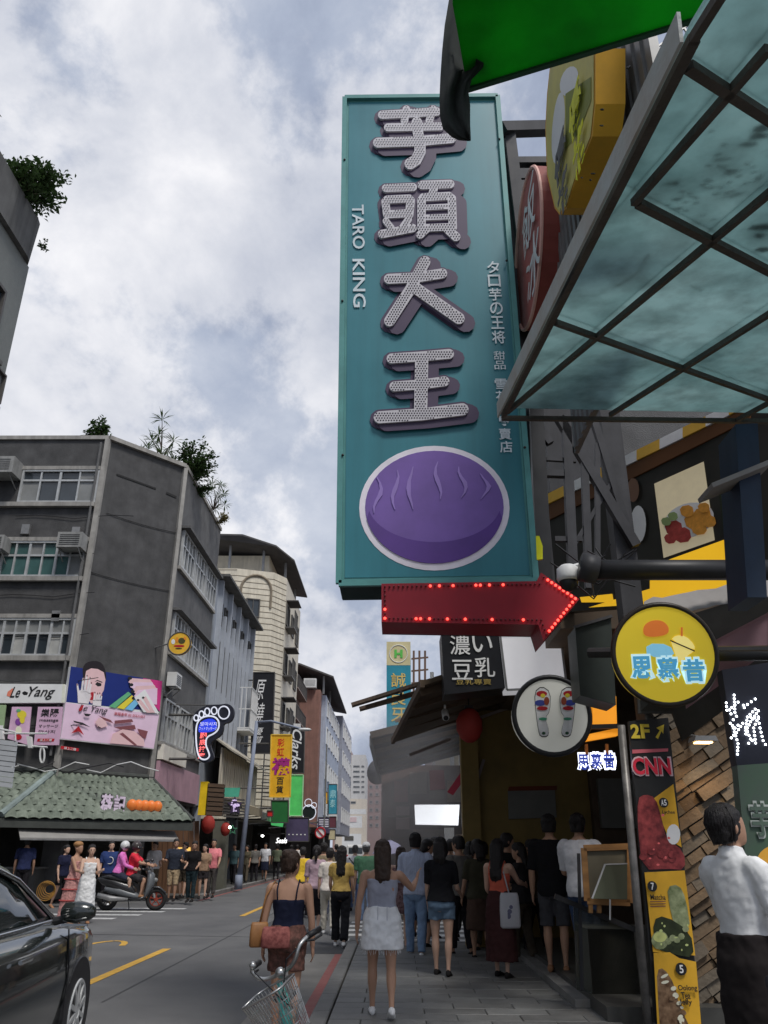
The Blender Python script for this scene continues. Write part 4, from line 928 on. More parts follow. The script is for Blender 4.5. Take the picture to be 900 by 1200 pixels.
text('lettering', '- - - - -', p(348, 978, .01), X3, Z3, (1.0, .06), m_pw, t)
t, p = hang_sign('panel_sign', 'violet striped signboard near the no-entry disc', 373, 958, 386, 970, 70.0, P('violet_grey_panel', 70, 62, 88), depth=.2)
for k in range(4): p.shape('stripe', [(374, 960+k*2.6), (385, 960+k*2.6), (385, 961.2+k*2.6), (374, 961.2+k*2.6)], m_pw, t)
t, p = hang_sign('panel_sign', 'dark maroon board beside the violet striped sign', 386, 957, 394, 970, 72.0, P('maroon_panel', 90, 50, 60), depth=.2)
t, p = hang_sign('panel_sign', 'pale khaki board hanging below the maroon one', 385, 972, 393, 984, 68.0, P('khaki_panel', 165, 155, 125), depth=.2)
t, p = hang_sign('panel_sign', 'green shop fascia below the yellow sign', 318, 938, 338, 964, 44.0, P('dark_green_panel', 30, 90, 45), depth=.2)
t, p = hang_sign('panel_sign', 'small red board below the yellow sign', 313, 950, 320, 957, 42.5, P('printed_red_board', 190, 40, 40), depth=.12)
# dark round sign with a lit outline
t, c = round_sign('round_sign', 'dark round sign with a pale glowing outline on left street', (362, 952), .42, 52.0, -Y3, M('black_disc', (.02, .025, .025), rough=.4), m_neonw, .2, 24, .03)
MB().ring(c+Vector((-.05, -.05, .55)), -Y3, .22, .02, 18).build('ear_ring', m_neonw, t, True); MB().ring(c+Vector((.3, -.05, .4)), -Y3, .16, .02, 18).build('ear_ring', m_neonw, t, True)
# script neon in the shop mouth
t = thing('script_neon', 'small white script neon over the dark shop mouth', 'sign', atY(328, 990, 42))
text('lettering', 'Seals', atY(330, 985, 42), X3, Z3, (.55, .24), M('white_neon_letter', (.8, .8, .8), emis=(1, 1, 1), es=1.2), t, shear=.3, depth=.03)
MB().beam(atY(322, 988, 42), atY(337, 987, 42), .02).build('rail', m_dmetal, t)
# awnings over the left shops
def awning(label, x0, x1, y0, y1, z0, z1, mat, name='shop_awning'):
    t = thing(name, label, 'awning', ((x0+x1)/2, (y0+y1)/2, z0))
    MB().add([(x0, y0, z1), (x1, y0, z0), (x1, y1, z0), (x0, y1, z1), (x0, y0, z1-.05), (x1, y0, z0-.05), (x1, y1, z0-.05), (x0, y1, z1-.05)], [(3,2,1,0),(4,5,6,7),(4,0,1,5),(5,1,2,6),(6,2,3,7),(7,3,0,4)]).build('sheet', mat, t)
    MB().box((x1-.03, y0, z0-.35), (x1, y1, z0-.05)).build('valance', mat, t)
    for y in (y0+.2, (y0+y1)/2, y1-.2): MB().tube([(x0, y, z1-.7), (x1-.1, y, z0-.06)], .025, 5).build('strut', m_dmetal, t)
    return t
awning('beige weathered awning along the blue-grey block', -8.3, -6.5, 36.2, 41.5, 3.3, 3.9, P('dirty_cream_canvas', 150, 140, 120, 1.2))
awning('grey tin awning past the lamp post', -8.3, -6.6, 42, 47.5, 3.2, 3.7, m_metal)
awning('dark green awning beneath the yellow hanging sign', -8.3, -6.4, 48, 52, 3.0, 3.5, P('dark_green_canvas', 40, 80, 50))
awning('black awning further along the left shops', -7.9, -5.9, 53, 60, 2.9, 3.4, m_black)
awning('violet-grey awning near the brick block', -7.0, -5.2, 62, 71, 3.0, 3.5, MATS['violet_grey_panel'])
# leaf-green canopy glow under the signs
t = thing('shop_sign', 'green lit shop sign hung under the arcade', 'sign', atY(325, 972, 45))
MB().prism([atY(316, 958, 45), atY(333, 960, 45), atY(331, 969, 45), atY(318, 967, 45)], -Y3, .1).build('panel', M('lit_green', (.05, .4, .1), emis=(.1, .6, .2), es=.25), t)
# no-entry disc on a thin post
b = atZ(378, 1026, .1); t = thing('road_sign', 'thin post with round white and red sign in the left distance', 'road sign', b)
MB().tube([b, Vector((b.x, b.y, 7.5))], .05, 8).build('post', m_metal, t)
c = atY(375.5, 976, b.y); MB().disc(c-Y3*.06, -Y3, .32, .02, 20).build('disc', m_pw, t); MB().ring(c-Y3*.08, -Y3, .29, .04, 20).build('red_ring', m_redpt, t)
MB().beam(c+Vector((-.2, -.1, .2)), c+Vector((.2, -.1, -.2)), .06, .02, up=(0, 1, 0)).build('bar', m_redpt, t)
# metal balcony frames above the arcade of the beige block
t = thing('scaffold_frame', 'thin black steel frame standing on the arcade roof', 'frame', (-7.6, 48, 3.7))
for x in (-8.0, -6.7):
    for y in (46.5, 50.5): MB().beam((x, y, 3.7), (x, y, 7.2), .07).build('post', m_alud, t)
for z in (4.4, 5.6, 6.9):
    for y in (46.5, 50.5): MB().beam((-8.0, y, z), (-6.7, y, z), .06).build('rail', m_alud, t)
    MB().beam((-6.7, 46.5, z), (-6.7, 50.5, z), .06).build('rail', m_alud, t)
# ================================================================ right side: the big sign, canopy, shopfronts
TY = 7.0
m_teal = M('teal_sign_face', (.035, .205, .25), rough=.38, var=.10, scale=.8, spec=.45, streak=.16)
m_tealf = M('teal_frame', (.10, .30, .29), rough=.45, var=.15, scale=3)
m_teald = M('dark_teal_underside', (.02, .05, .055), rough=.7, var=.3)
m_lett = M('pale_letter_face', (.60, .58, .62), rough=.5, var=.05)
m_lshadow = M('violet_letter_shadow', (.07, .048, .095), rough=.45, var=.06)
m_led = M('dark_led_dot', (.10, .09, .11), rough=.25, var=.1, spec=.6)
TP = Plane((0, TY, 0), -Y3)
t = thing('hanging_sign', 'huge teal vertical sign with white 芋頭大王 characters', 'sign', TP(515, 690))
TARO = t
cq = [(404, 115), (583, 113), (628, 681), (397, 684)]
poly = [TP(*c) for c in cq]
mb = MB(); mb.prism(poly, -Y3, .5); mb.build('box', m_tealf, t)
MB().prism([TP(397.6, 685.2), TP(627.5, 682.2), TP(627.5, 682.2)+Y3*.5, TP(397.6, 685.2)+Y3*.5], -Z3, .02).build('underside', m_teald, t)
ins = [(409, 120), (579, 118.5), (621, 674), (404, 677)]
MB().prism([TP(*c, .006) for c in ins], -Y3, .005).build('face', m_teal, t)
f = MB()
for i in range(4): f.beam(TP(*cq[i], .02), TP(*cq[(i+1) % 4], .02), .055, .05, up=(0, 1, 0))
f.build('frame', m_tealf, t)
for (x, y) in ((404, 191), (401.5, 356), (402, 536), (584.5, 167), (593, 309), (614, 527)): MB().ell(TP(x, y)-Y3*.05, (.014, .014, .014), 8, 6).build('bolt', m_black, t)
za = lambda x, y: (380+x/3.4615, 100+y/3.4615); zb = lambda x, y: (380+x/3.0, 400+y/3.0)
STR = []   # (points px, width px)
def S(zf, k, *a): STR.append(([zf(x, y) for x, y in a[:-1]], a[-1]/k))
A, B = 3.4615, 3.0
S(za, A, (235, 135), (330, 130), (455, 122), 34); S(za, A, (333, 112), (325, 160), 30); S(za, A, (440, 112), (425, 160), 30)
S(za, A, (258, 186), (470, 182), 32); S(za, A, (218, 248), (370, 243), (515, 230), 40); S(za, A, (375, 165), (385, 250), 42); S(za, A, (387, 240), (388, 285), (372, 318), (348, 333), 46)
S(za, A, (250, 432), (360, 428), 32); S(za, A, (255, 478), (345, 474), 32); S(za, A, (248, 485), (255, 540), 32); S(za, A, (350, 482), (344, 540), 34); S(za, A, (258, 538), (340, 534), 32)
S(za, A, (250, 565), (272, 592), 26); S(za, A, (342, 558), (318, 590), 28); S(za, A, (235, 618), (358, 594), 34)
S(za, A, (395, 420), (510, 416), 34); S(za, A, (445, 430), (436, 462), 32); S(za, A, (400, 470), (505, 464), 32); S(za, A, (394, 480), (394, 592), 34); S(za, A, (516, 474), (520, 592), 34)
S(za, A, (400, 512), (515, 506), 22); S(za, A, (400, 552), (515, 548), 22); S(za, A, (400, 594), (515, 590), 30); S(za, A, (412, 600), (388, 622), 32); S(za, A, (500, 600), (533, 630), 36)
S(za, A, (262, 800), (370, 795), (478, 778), 40); S(za, A, (408, 730), (375, 790), (350, 840), (265, 970), 44); S(za, A, (360, 830), (545, 960), 46)
S(zb, B, (236, 72), (340, 65), (438, 56), 34); S(zb, B, (246, 170), (340, 163), (422, 152), 34); S(zb, B, (342, 72), (338, 265), 46); S(zb, B, (195, 278), (340, 268), (485, 250), 42)
def capsule(pl, pts, w, lift, th):
    out = []; r = w/2; n = len(pts)
    L_, R_ = [], []
    for i, p in enumerate(pts):
        a = pts[max(i-1, 0)]; b = pts[min(i+1, n-1)]; dx_, dy_ = b[0]-a[0], b[1]-a[1]; l = math.hypot(dx_, dy_); nx, ny = -dy_/l, dx_/l
        L_.append((p[0]+nx*r, p[1]+ny*r)); R_.append((p[0]-nx*r, p[1]-ny*r))
    def capp(p, q, s):
        a0 = math.atan2(q[1]-p[1], q[0]-p[0]); return [(p[0]+r*math.cos(a0-s*R(90)+s*R(k)), p[1]+r*math.sin(a0-s*R(90)+s*R(k))) for k in (20, 55, 90, 125, 160)]
    d1 = (pts[-1][0]-pts[-2][0], pts[-1][1]-pts[-2][1]); e1 = (pts[-1][0]+d1[0], pts[-1][1]+d1[1])
    d0 = (pts[0][0]-pts[1][0], pts[0][1]-pts[1][1]); e0 = (pts[0][0]+d0[0], pts[0][1]+d0[1])
    poly = R_ + capp(pts[-1], e1, 1) + L_[::-1] + capp(pts[0], e0, 1)
    return [pl(x, y)+pl.n*lift for x, y in poly]
sh, lt = MB(), MB()
for k, (pts, wd) in enumerate(STR):
    sh.prism(capsule(TP, pts, wd+9.5, .008+.0003*k, .001), -Y3, .002)
    sh.prism(capsule(TP, [(x+5.5, y+2.6) for x, y in pts], wd+9.0, .0205+.0003*k, .001), -Y3, .002)
    sh.prism(capsule(TP, [(x+8.5, y+4.0) for x, y in pts], wd+8.0, .033+.0003*k, .001), -Y3, .002)
    lt.prism(capsule(TP, pts, wd, .055+.0003*k, .02), -Y3, .03)
sh.build('letter_shadow', m_lshadow, t); lo = lt.build('lettering', m_lett, t)
# bulbs set in rows over the letter strokes
def inside(x, y):
    for pts, wd in STR:
        for i in range(len(pts)-1):
            (ax, ay), (bx, by) = pts[i], pts[i+1]; l2 = (bx-ax)**2+(by-ay)**2; q = max(0, min(1, ((x-ax)*(bx-ax)+(y-ay)*(by-ay))/l2))
            if math.hypot(x-ax-q*(bx-ax), y-ay-q*(by-ay)) < wd/2-1.0: return True
    return False
dots = MB(); yy = 125.0; row = 0
while yy < 505:
    xx = 432.0+(1.55 if row % 2 else 0)
    while xx < 562:
        if inside(xx, yy):
            c = TP(xx, yy); r = .0088; z = -.066
            ring = [c+Vector((r*math.cos(a), z, r*math.sin(a))) for a in [2*math.pi*i/6 for i in range(6)]]
            dots.add(ring+[c+Vector((0, z-.006, 0))], [(i, (i+1) % 6, 6) for i in range(6)])
        xx += 3.15
    yy += 2.75; row += 1
stuff(dots.build('bulb_dots', m_led, lo))
for wd, ya, yb in (('TARO', 240, 291.5), ('KING', 303.5, 360)): text('lettering', wd, TP(420+(ya-240)*.012, (ya+yb)/2, .012), (TP(421.5, 360)-TP(418.5, 240)), X3, ((TP(420, ya)-TP(420, yb)).length, .135), P('pale_grey_letter', 190, 200, 205, 1.3), t, bold=.012)
vtext('lettering', 'タロ芋の王将', TP(581, 353.5, .012), X3, TP(577, 305)-TP(584.5, 402), (.135, (TP(577, 305)-TP(584, 403)).length), MATS['pale_grey_letter'], t, bold=.012, line=.85)
vtext('lettering', '甜品', TP(585.5, 422.5, .012), X3, Z3, (.115, .235), MATS['pale_grey_letter'], t, bold=.003)
vtext('lettering', '雪花冰專賣店', TP(590, 486.5, .012), X3, TP(586.5, 440)-TP(594, 532), (.125, (TP(586.5, 443)-TP(594, 531)).length), MATS['pale_grey_letter'], t, bold=.012, line=.85)
# plain purple oval emblem in place of the shop's mascot
TP.shape('emblem_border', ellp(509, 596, 88, 73, 48), P('emblem_white', 215, 210, 222, 1.2), t, lift=.010, th=.003)
TP.shape('emblem_border', smooth_poly([(484, 648), (478, 640), (500, 630), (540, 632), (546, 650), (540, 660), (508, 655), (482, 660), (476, 652)]), MATS['emblem_white'], t, lift=.0125, th=.003)
TP.shape('emblem_field', ellp(509, 595, 81, 66, 48), P('emblem_purple', 100, 78, 140, 1.5), t, lift=.015, th=.003)
TP.shape('emblem_shade', [(509+81*math.cos(R(a)), 595+66*math.sin(R(a))) for a in range(12, 169, 6)]+[(509+78*math.cos(R(a)), 590+46*math.sin(R(a))) for a in range(168, 11, -6)], P('emblem_deep_purple', 78, 54, 118, 1.5), t, lift=.0195, th=.003)
for k, (x, y, h_) in enumerate(((441, 560, 42), (462, 552, 46), (480, 548, 50), (512, 542, 44), (540, 548, 36), (566, 556, 30))):
    c_ = [(x+4*math.sin(i*.9+k), y+h_*i/6) for i in range(7)]
    TP.shape('emblem_vein', c_+[(a+5.5*(1-abs(i-3)/3.6), b) for i, (a, b) in reversed(list(enumerate(c_)))], P('emblem_lilac', 126, 106, 164, 1.5), t, lift=.024, th=.003)

# ---- red arrow with lamp bulbs
AY = 6.86; AP = Plane((0, AY, 0), -Y3)
t = thing('arrow_sign', 'dark red arrow sign edged with lit red bulbs under the teal sign', 'sign', AP(560, 735))
sh_ = [(447, 684), (629, 681), (634, 671), (679, 702), (637, 751), (631, 732), (447, 729)]
m_arw = P('dark_red_paint', 122, 22, 34, 1.5, rough=.45)
MB().prism([AP(*q) for q in sh_], -Y3, .42).build('panel', [m_arw, m_black], t)
o_ = t.children[-1]; 
b_ = MB().prism([AP(*q)+Y3*.425 for q in sh_], -Y3, .02).build('back', m_black, t)
def along(pts, step):
    out = []
    for i in range(len(pts)-1):
        (ax, ay), (bx, by) = pts[i], pts[i+1]; n = max(1, int(math.hypot(bx-ax, by-ay)/step))
        out += [(ax+(bx-ax)*k/n, ay+(by-ay)*k/n) for k in range(n)]
    return out
inn = [(451, 688), (632, 685), (637, 677), (674, 702), (640, 744), (634, 727), (451, 725), (451, 688)]
m_bulb_on = M('lit_red_bulb', (.8, .1, .08), emis=(1, .07, .05), es=2.0); m_bulb_off = M('unlit_red_bulb', (.12, .015, .02), rough=.3)
random.seed(11); on_me = off_me = None
for k, (x, y) in enumerate(along(inn, 5.2)):
    lit = x > 640 or random.random() < .17
    c = AP(x, y)-Y3*.012; r = .013 if lit else .010
    MB().ell(c, (r, r, r), 8, 5).build('bulb', m_bulb_on if lit else m_bulb_off, t, True)

# ---- steel frame carrying the signs
m_steel = M('weathered_steel', (.055, .055, .06), rough=.6, var=.3, scale=4, metal=.3, streak=.3)
t = thing('sign_truss', 'weathered steel truss and post carrying the teal sign', 'truss', Vector((2.05, 7.4, 3.2)))
def bm(name, a, b, w_, h_=None, mat=None, par=None): return MB().beam(a, b, w_, h_).build(name, mat or m_steel, par or t)
PX = atY(737, 700, 7.5).x
MB().box((PX-.10, 7.4, 2.95), (PX+.10, 7.6, 7.2)).build('post', m_steel, t)
bm('upright', TP(590, 130)+Vector((.1, .45, 0)), TP(645, 690)+Vector((.05, .45, 0)), .16)
bm('upright', TP(633, 460)+Vector((0, .3, 0)), TP(645, 690)+Vector((0, .3, 0)), .14, None, m_black)
for (a, b, w_) in (((663, 488), (672, 690), .09), ((683, 490), (690, 690), .07), ((655, 490), (745, 640), .09), ((695, 490), (735, 620), .07), ((645, 520), (630, 500), .07), ((640, 538), (675, 540), .04), ((640, 555), (672, 556), .07), ((650, 632), (682, 632), .05), ((700, 520), (700, 660), .05), ((672, 640), (720, 560), .04)):
    bm('brace', atY(*a, 7.35), atY(*b, 7.35), w_)
bm('arm', atY(588, 152, 7.2), atY(660, 150, 7.6), .14); bm('arm', atY(597, 160, 7.3), atY(614, 300, 7.3), .13)
bm('arm', atY(588, 190, 7.6), atY(600, 300, 7.6), .05)
MB().tube([atY(680, 668, 6.3), atY(910, 668, 6.3)], .085, 10).build('cross_beam', m_black, t, True)
MB().tube([atY(680, 664, 6.31), atY(700, 668, 6.31)], .12, 10).build('collar', m_steel, t, True)
for k in range(9):
    a = atY(640+random.uniform(0, 60), 640+random.uniform(-10, 40), 7.0); b = atY(690+random.uniform(0, 60), 640+random.uniform(-10, 60), 6.9); c = (a+b)/2-Z3*random.uniform(.05, .25)
    MB().tube([a, a.lerp(c, .6), c, b.lerp(c, .6), b], .008, 4).build('cable', m_black, t)
MB().prism([atY(628, 628, 6.95), atY(632, 628, 6.95), atY(636, 640, 6.95), atY(636, 655, 6.95), atY(629, 656, 6.95)], -Y3, .03).build('yellow_tag', P('hi_vis_yellow', 220, 215, 30), t)
# dome camera beside the arrow
c = atY(666, 676, 6.5); t = thing('dome_camera', 'white dome security camera beside the arrow tip', 'camera', c-Z3*.12)
MB().tube([c+Z3*.10, c+Z3*.07, c-Z3*.01, c-Z3*.04], [.06, .095, .10, .09], 16).build('housing', m_white, t, True); MB().ell(c-Z3*.045, (.082, .082, .085), 14, 8).build('dome', m_black, t, True); MB().tube([c+Z3*.08, c+Vector((.15, .0, .12))], .02, 6).build('bracket', m_white, t)

# ---- glass canopy
dB = ray(186, 818).normalized(); dC = ray(1832, 795).normalized(); CN = dB.cross(dC).normalized()
if CN.z < 0: CN = -CN
C0 = atY(590, 484, 5.0)
CP = lambda x, y: atP(x, y, C0, CN)
m_cglass = M('dirty_teal_glass', (.40, .57, .575), rough=.6, var=.16, scale=1.1, tint=(.54, .68, .68), streak=.3, transl=.72, spec=.3)
m_cbar = M('weathered_brown_steel', (.085, .075, .065), rough=.65, var=.35, scale=5, bump=.2, bscale=40)
m_cfas = M('peeling_grey_fascia', (.66, .61, .54), rough=.6, var=.4, scale=4, tint=(.50, .56, .56), bump=.2, bscale=30)
t = thing('glass_canopy', 'dirty pale teal glass canopy in brown steel bars overhead at right', 'canopy', C0)
outer = [(590, 484), (812, 40), (880, -70), (1010, -150), (1010, 492)]
bars = {'D': ((588, 487), (1010, 492)), 'A': ((590, 484), (813, 38)), 'A2': ((810, 42), (880, -70)), 'B1': ((594, 480), (1010, 129)), 'B2': ((715, 483), (1010, 294)), 'B3': ((742, 233), (900, 50)), 'B4': ((864, 489), (1010, 409)), 'C1': ((651, 374), (1010, 505)), 'C2': ((747, 233), (1010, 371)), 'C3': ((806, 72), (1010, 205))}
polys = [[CP(*q)+CN*.05 for q in outer]]
def split(polys, a, b):
    n = (b-a).cross(CN).normalized(); out = []
    for p in polys:
        pos, neg = [], []
        for i in range(len(p)):
            u, v = p[i], p[(i+1) % len(p)]; du, dv = (u-a).dot(n), (v-a).dot(n)
            if du >= 0: pos.append(u)
            if du <= 0: neg.append(u)
            if du*dv < 0: m = u.lerp(v, du/(du-dv)); pos.append(m); neg.append(m)
        for q in (pos, neg):
            if len(q) > 2: out.append(q)
    return out
for k in ('B1', 'B2', 'B3', 'B4', 'C1', 'C2', 'C3'):
    a, b = bars[k]; polys = split(polys, CP(*a), CP(*b))
for p in polys:
    c = sum(p, Vector())/len(p)
    ar = sum(((p[i]-c).cross(p[(i+1) % len(p)]-c)).length for i in range(len(p)))/2
    if ar > .004: MB().prism(p, CN, .012).build('pane', m_cglass, t)
for k, (a, b) in bars.items():
    w_ = {'D': .04, 'A': .035, 'C2': .036, 'C3': .036}.get(k, .027)
    MB().beam(CP(*a)-CN*.02, CP(*b)-CN*.02, w_, .03, up=CN).build('fascia' if k[0] == 'A' else 'glazing_bar', m_cbar, t)
a, b = CP(590, 484), CP(813, 38); side = (b-a).cross(CN).normalized()
if side.x > 0: side = -side
MB().beam(a+side*.04+CN*.02, b+side*.04+CN*.02, .012, .11, up=CN).build('fascia_plate', m_cfas, t)
# wind-blown grime and leaf scraps lying on the glass
m_leaf = M('rotten_leaf', (.03, .03, .02), rough=.9)
random.seed(3)
def scrap(x, y, s):
    p = CP(x, y)+CN*.056; u = (CP(x+1, y)-CP(x, y)).normalized(); v = CN.cross(u); n = random.randint(5, 8); a0 = random.uniform(0, 6)
    return MB().prism([p+u*(math.cos(a0+6.28*i/n)*s*random.uniform(.3, 1.3))+v*(math.sin(a0+6.28*i/n)*s*random.uniform(.2, .7)) for i in range(n)], CN, .004)
sm = MB()
spots = [(713+random.gauss(0, 8), 322+random.gauss(0, 5), .012) for _ in range(4)] + [(775+random.gauss(0, 30), 398+random.gauss(0, 12), .010) for _ in range(7)] + [(800+random.gauss(0, 16), 250+random.gauss(0, 12), .016) for _ in range(26)] + [(860+random.gauss(0, 22), 215+random.gauss(0, 22), .016) for _ in range(34)] + [(895, 275, .06), (892, 285, .05), (898, 300, .06), (880, 180, .04), (888, 170, .05), (896, 160, .05)] + [(random.uniform(650, 900), random.uniform(120, 470), .008) for _ in range(40)]
for x, y, s in spots:
    q = scrap(x, y, s); sm.add(q.v, q.f)
stuff(sm.build('leaf_litter', m_leaf, t))
for (x0, y0, x1, y1) in ((722, 345, 762, 305), (810, 342, 825, 346), (872, 225, 895, 212)):
    a, b = CP(x0, y0)+CN*.056, CP(x1, y1)+CN*.056; m_ = a.lerp(b, .6)+(CP(x0+8, y0+8)-CP(x0, y0))*.6
    MB().tube([a, a.lerp(m_, .6), m_, b], .004, 5).build('twig', m_leaf, t)

# ---- green awning corner overhead with its torn black edge cloth
t = thing('green_awning', 'bright green awning overhead with torn black cloth edge', 'awning', atZ(560, 95, 5.3))
m_grn = M('green_tarp', (.02, .34, .03), rough=.6, var=.35, scale=1.6, transl=.6, bump=.6, bscale=7)
gz = 5.3
MB().prism([atZ(x, y, gz) for x, y in ((548, 103), (845, 12), (900, -60), (560, -160), (530, 0))], Z3, .02).build('sheet', m_grn, t)
MB().beam(atZ(548, 104, gz-.02), atZ(848, 12, gz-.02), .025, .035).build('hem_bar', M('dark_green_hem', (.02, .06, .03), rough=.6), t)
m_tcl = M('torn_dark_cloth', (.018, .03, .022), rough=.9, var=.5, scale=5, transl=.12, tint=(.05, .055, .055))
cl = [(533, -30), (524, 20), (517, 70), (515, 120), (516, 145), (524, 158), (540, 164), (551.5, 164), (551, 130), (548, 103), (556, 95), (573, 70), (560, 72), (553, 62), (557, 40), (548, 30), (560, 20), (560, -30)]
random.seed(4); bmv = []
def cloth(pts, Y0, amp):
    P_ = [atY(x, y, Y0+amp*math.sin(x*.13)+amp*.5*math.sin(y*.07)) for x, y in pts]; return P_
grid = MB(); rows = 14; cols = 7
L_ = [(530, -30), (526, 0), (521, 30), (518, 60), (516, 90), (515, 115), (515.5, 135), (519, 150), (530, 160), (538, 163.5), (545, 164), (549, 164.3)]
R_ = [(585, -30), (583, 12), (566, 34), (560, 62), (572, 72), (553, 92), (549, 108), (551, 122), (551, 134), (551, 146), (551.5, 155), (551.8, 164)]
vs_, fs_ = [], []
for j in range(len(L_)):
    for i in range(cols):
        f_ = i/(cols-1); x = L_[j][0]*(1-f_)+R_[j][0]*f_; y = L_[j][1]*(1-f_)+R_[j][1]*f_
        vs_.append(atY(x, y, 2.92+.05*math.sin(i*1.9+j*.35)-.03*j/len(L_)))
for j in range(len(L_)-1):
    for i in range(cols-1): a = j*cols+i; fs_.append((a, a+1, a+cols+1, a+cols))
k_ = len(vs_); vs_ += [q+Vector((0, .006, 0)) for q in vs_]; fs_ += [tuple(k_+i for i in reversed(f)) for f in fs_]
mkobj('torn_cloth', vs_, fs_, m_tcl, t, True)
# sky-lit lattice post above the canopy
t = thing('lattice_post', 'pale steel lattice rising behind the canopy at upper right', 'frame', atY(770, 135, 3.9))
for a, b, w_ in (((757, 45), (778, 105), .05), ((765, 40), (785, 100), .02), ((820, 20), (735, 80), .012), ((800, 30), (812, 50), .012), ((750, 80), (800, 30), .008)):
    MB().beam(atY(*a, 3.9), atY(*b, 3.9), w_).build('bar', m_metal, t)

# ---- signs fixed flat to the near wall: yellow shield and dusty red oval
wl_ = thing('corrugated_wall', 'grey corrugated sheet wall above the canopy', 'wall', (1.7, 5, 4.9))
mb = MB(); n_ = 40
for k in range(n_):
    y = 3.55+k*.075; mb.box((1.62+(.02 if k % 2 else 0), y, 4.9), (1.68, y+.0745, 8.2))
mb.build('sheet', M('grey_corrugated_sheet', (.22, .22, .22), rough=.5, metal=.3, var=.2, streak=.3), wl_)
SX = 1.35; SPn = -X3
class XPlane(Plane): pass
YP = Plane((SX, 0, 0), -X3)
t = thing('shield_sign', 'yellow-rimmed shield sign with white blob, high above the canopy', 'sign', YP(668, 240))
shp = [(645, 73), (698, 57), (698, 122), (694, 160), (678, 200), (664, 244), (656, 252), (650, 244), (641, 205), (639, 150), (641, 110)]
MB().prism([YP(*q) for q in shp], -X3, .20).build('box', P('amber_rim', 196, 146, 45, 1.5), t)
YP.shape('face', [(x+(668-x)*.05, y+(150-y)*.03) for x, y in shp], P('mustard_face', 186, 176, 100, 1.4), t)
YP.shape('white_oval', ellp(655, 150, 7, 42, 20, rot=.08), m_pw, t)
YP.shape('white_oval', ellp(668, 95, 10, 18, 16, rot=.3), m_pw, t)
YP.shape('green_field', [(664, 110), (694, 90), (694, 118), (680, 155), (664, 175)], P('olive_print', 120, 125, 50, 1.4), t)
vtext('lettering', '優格', YP(677, 152, .03), Y3*-1, Z3, (.40, .75), P('yellow_letter', 235, 205, 40), t, bold=.03)
vtext('lettering', '優格', YP(659, 205, .03), Y3*-1, Z3, (.45, .7), P('grey_letter', 90, 90, 90), t, bold=.03)
RD = Plane((1.42, 7, 0), Vector((-1, -.06, 0)))
t = thing('oval_sign', 'faded brick-red round sign with pale script on the upper wall', 'sign', RD(616, 384))
ro = ellp(621, 291, 14.5, 97, 40, rot=.062)
MB().prism([RD(*q) for q in ro], RD.n, .34).build('box', P('dusty_red_rim', 122, 62, 56, 1.5), t)
RD.shape('face', [(621+(x-621)*.93, 291+(y-291)*.97) for x, y in ro], P('dusty_red_face', 155, 90, 85, 1.4), t)
e_ = ellp(621, 291, 14.2, 96, 40, rot=.062); MB().tube([RD(*q)+RD.n*.01 for q in e_+e_[:1]], .02, 6).build('rim_bead', P('pale_rim', 190, 150, 140), t)
vtext('lettering', '飯冰', RD(622, 285, .02), -Y3, Z3, (.9, 1.3), P('pale_blue_letter', 190, 205, 215), t, shear=.2)

# ---- slatted block further back on the right (top visible behind the frame)
rb = thing('right_building', 'right-hand building with slatted grey upper wall behind the signs', 'building', (6, 12, 0))
MB().box((2.75, 9.8, 4.3), (14, 15.2, 10.5)).build('wall', m_pebble2, rb)
ztop_ = atY(615, 196, 9.4).z
for k in range(16):
    z = ztop_-.12-k*.24; MB().box((1.55, 9.3, z-.2), (2.6, 9.42, z)).build('shutter_slat', m_steel, rb)
MB().box((2.0, 9.42, 4.3), (2.75, 9.8, ztop_-.02)).build('shutter_wall', m_steel, rb)
MB().box((1.5, 9.28, ztop_-.02), (2.9, 9.6, ztop_+.1)).build('coping', m_steel, rb)
# ---- upper menu boards on the angled shop wall
ad = Vector((-.57, .82, 0)).normalized(); an = Vector((-ad.y, ad.x, 0));
if an.y > 0: an = -an
w0 = atY(800, 560, 7.5); MP = Plane(w0, an)
t = thing('menu_wall', 'angled upper wall of backlit dessert photo panels', 'sign', (2.9, 7.6, 3.9))
m_bwall = M('black_glossy_board', (.03, .027, .022), rough=.35, var=.3, spec=.5)
lo_, hi_ = MP(640, 600), MP(960, 560)
base_pts = [MP(632, 720), MP(960, 690), MP(960, 440), MP(632, 582)]
MB().prism(base_pts, an, .12).build('board', m_bwall, t)
m_crm = M('lit_cream_photo', (.72, .64, .46), rough=.35, emis=(.9, .75, .45), es=.12, var=.15, scale=3)
m_lyel = M('lit_amber_panel', (.85, .52, .03), rough=.4, emis=(1, .55, .02), es=.35, var=.05)
m_frg = M('fruit_red', (.42, .06, .05), rough=.5, var=.3, scale=20); m_for = M('fruit_orange', (.75, .33, .05), rough=.5, var=.2, scale=20); m_fgr = M('fruit_green', (.30, .40, .16), rough=.5, var=.2)
MP.shape('cream_photo', [(767, 567), (825, 541), (838, 633), (778, 654)], m_crm, t)
MP.shape('amber_panel', [(762, 664), (884, 620), (893, 700), (690, 712), (762, 690)], m_lyel, t)
MP.shape('amber_panel', [(680, 700), (718, 696), (720, 706), (682, 706)], m_lyel, t)
MP.shape('plate_rim', ellp(808, 610, 30, 20, 24, rot=-.3), m_pw, t)
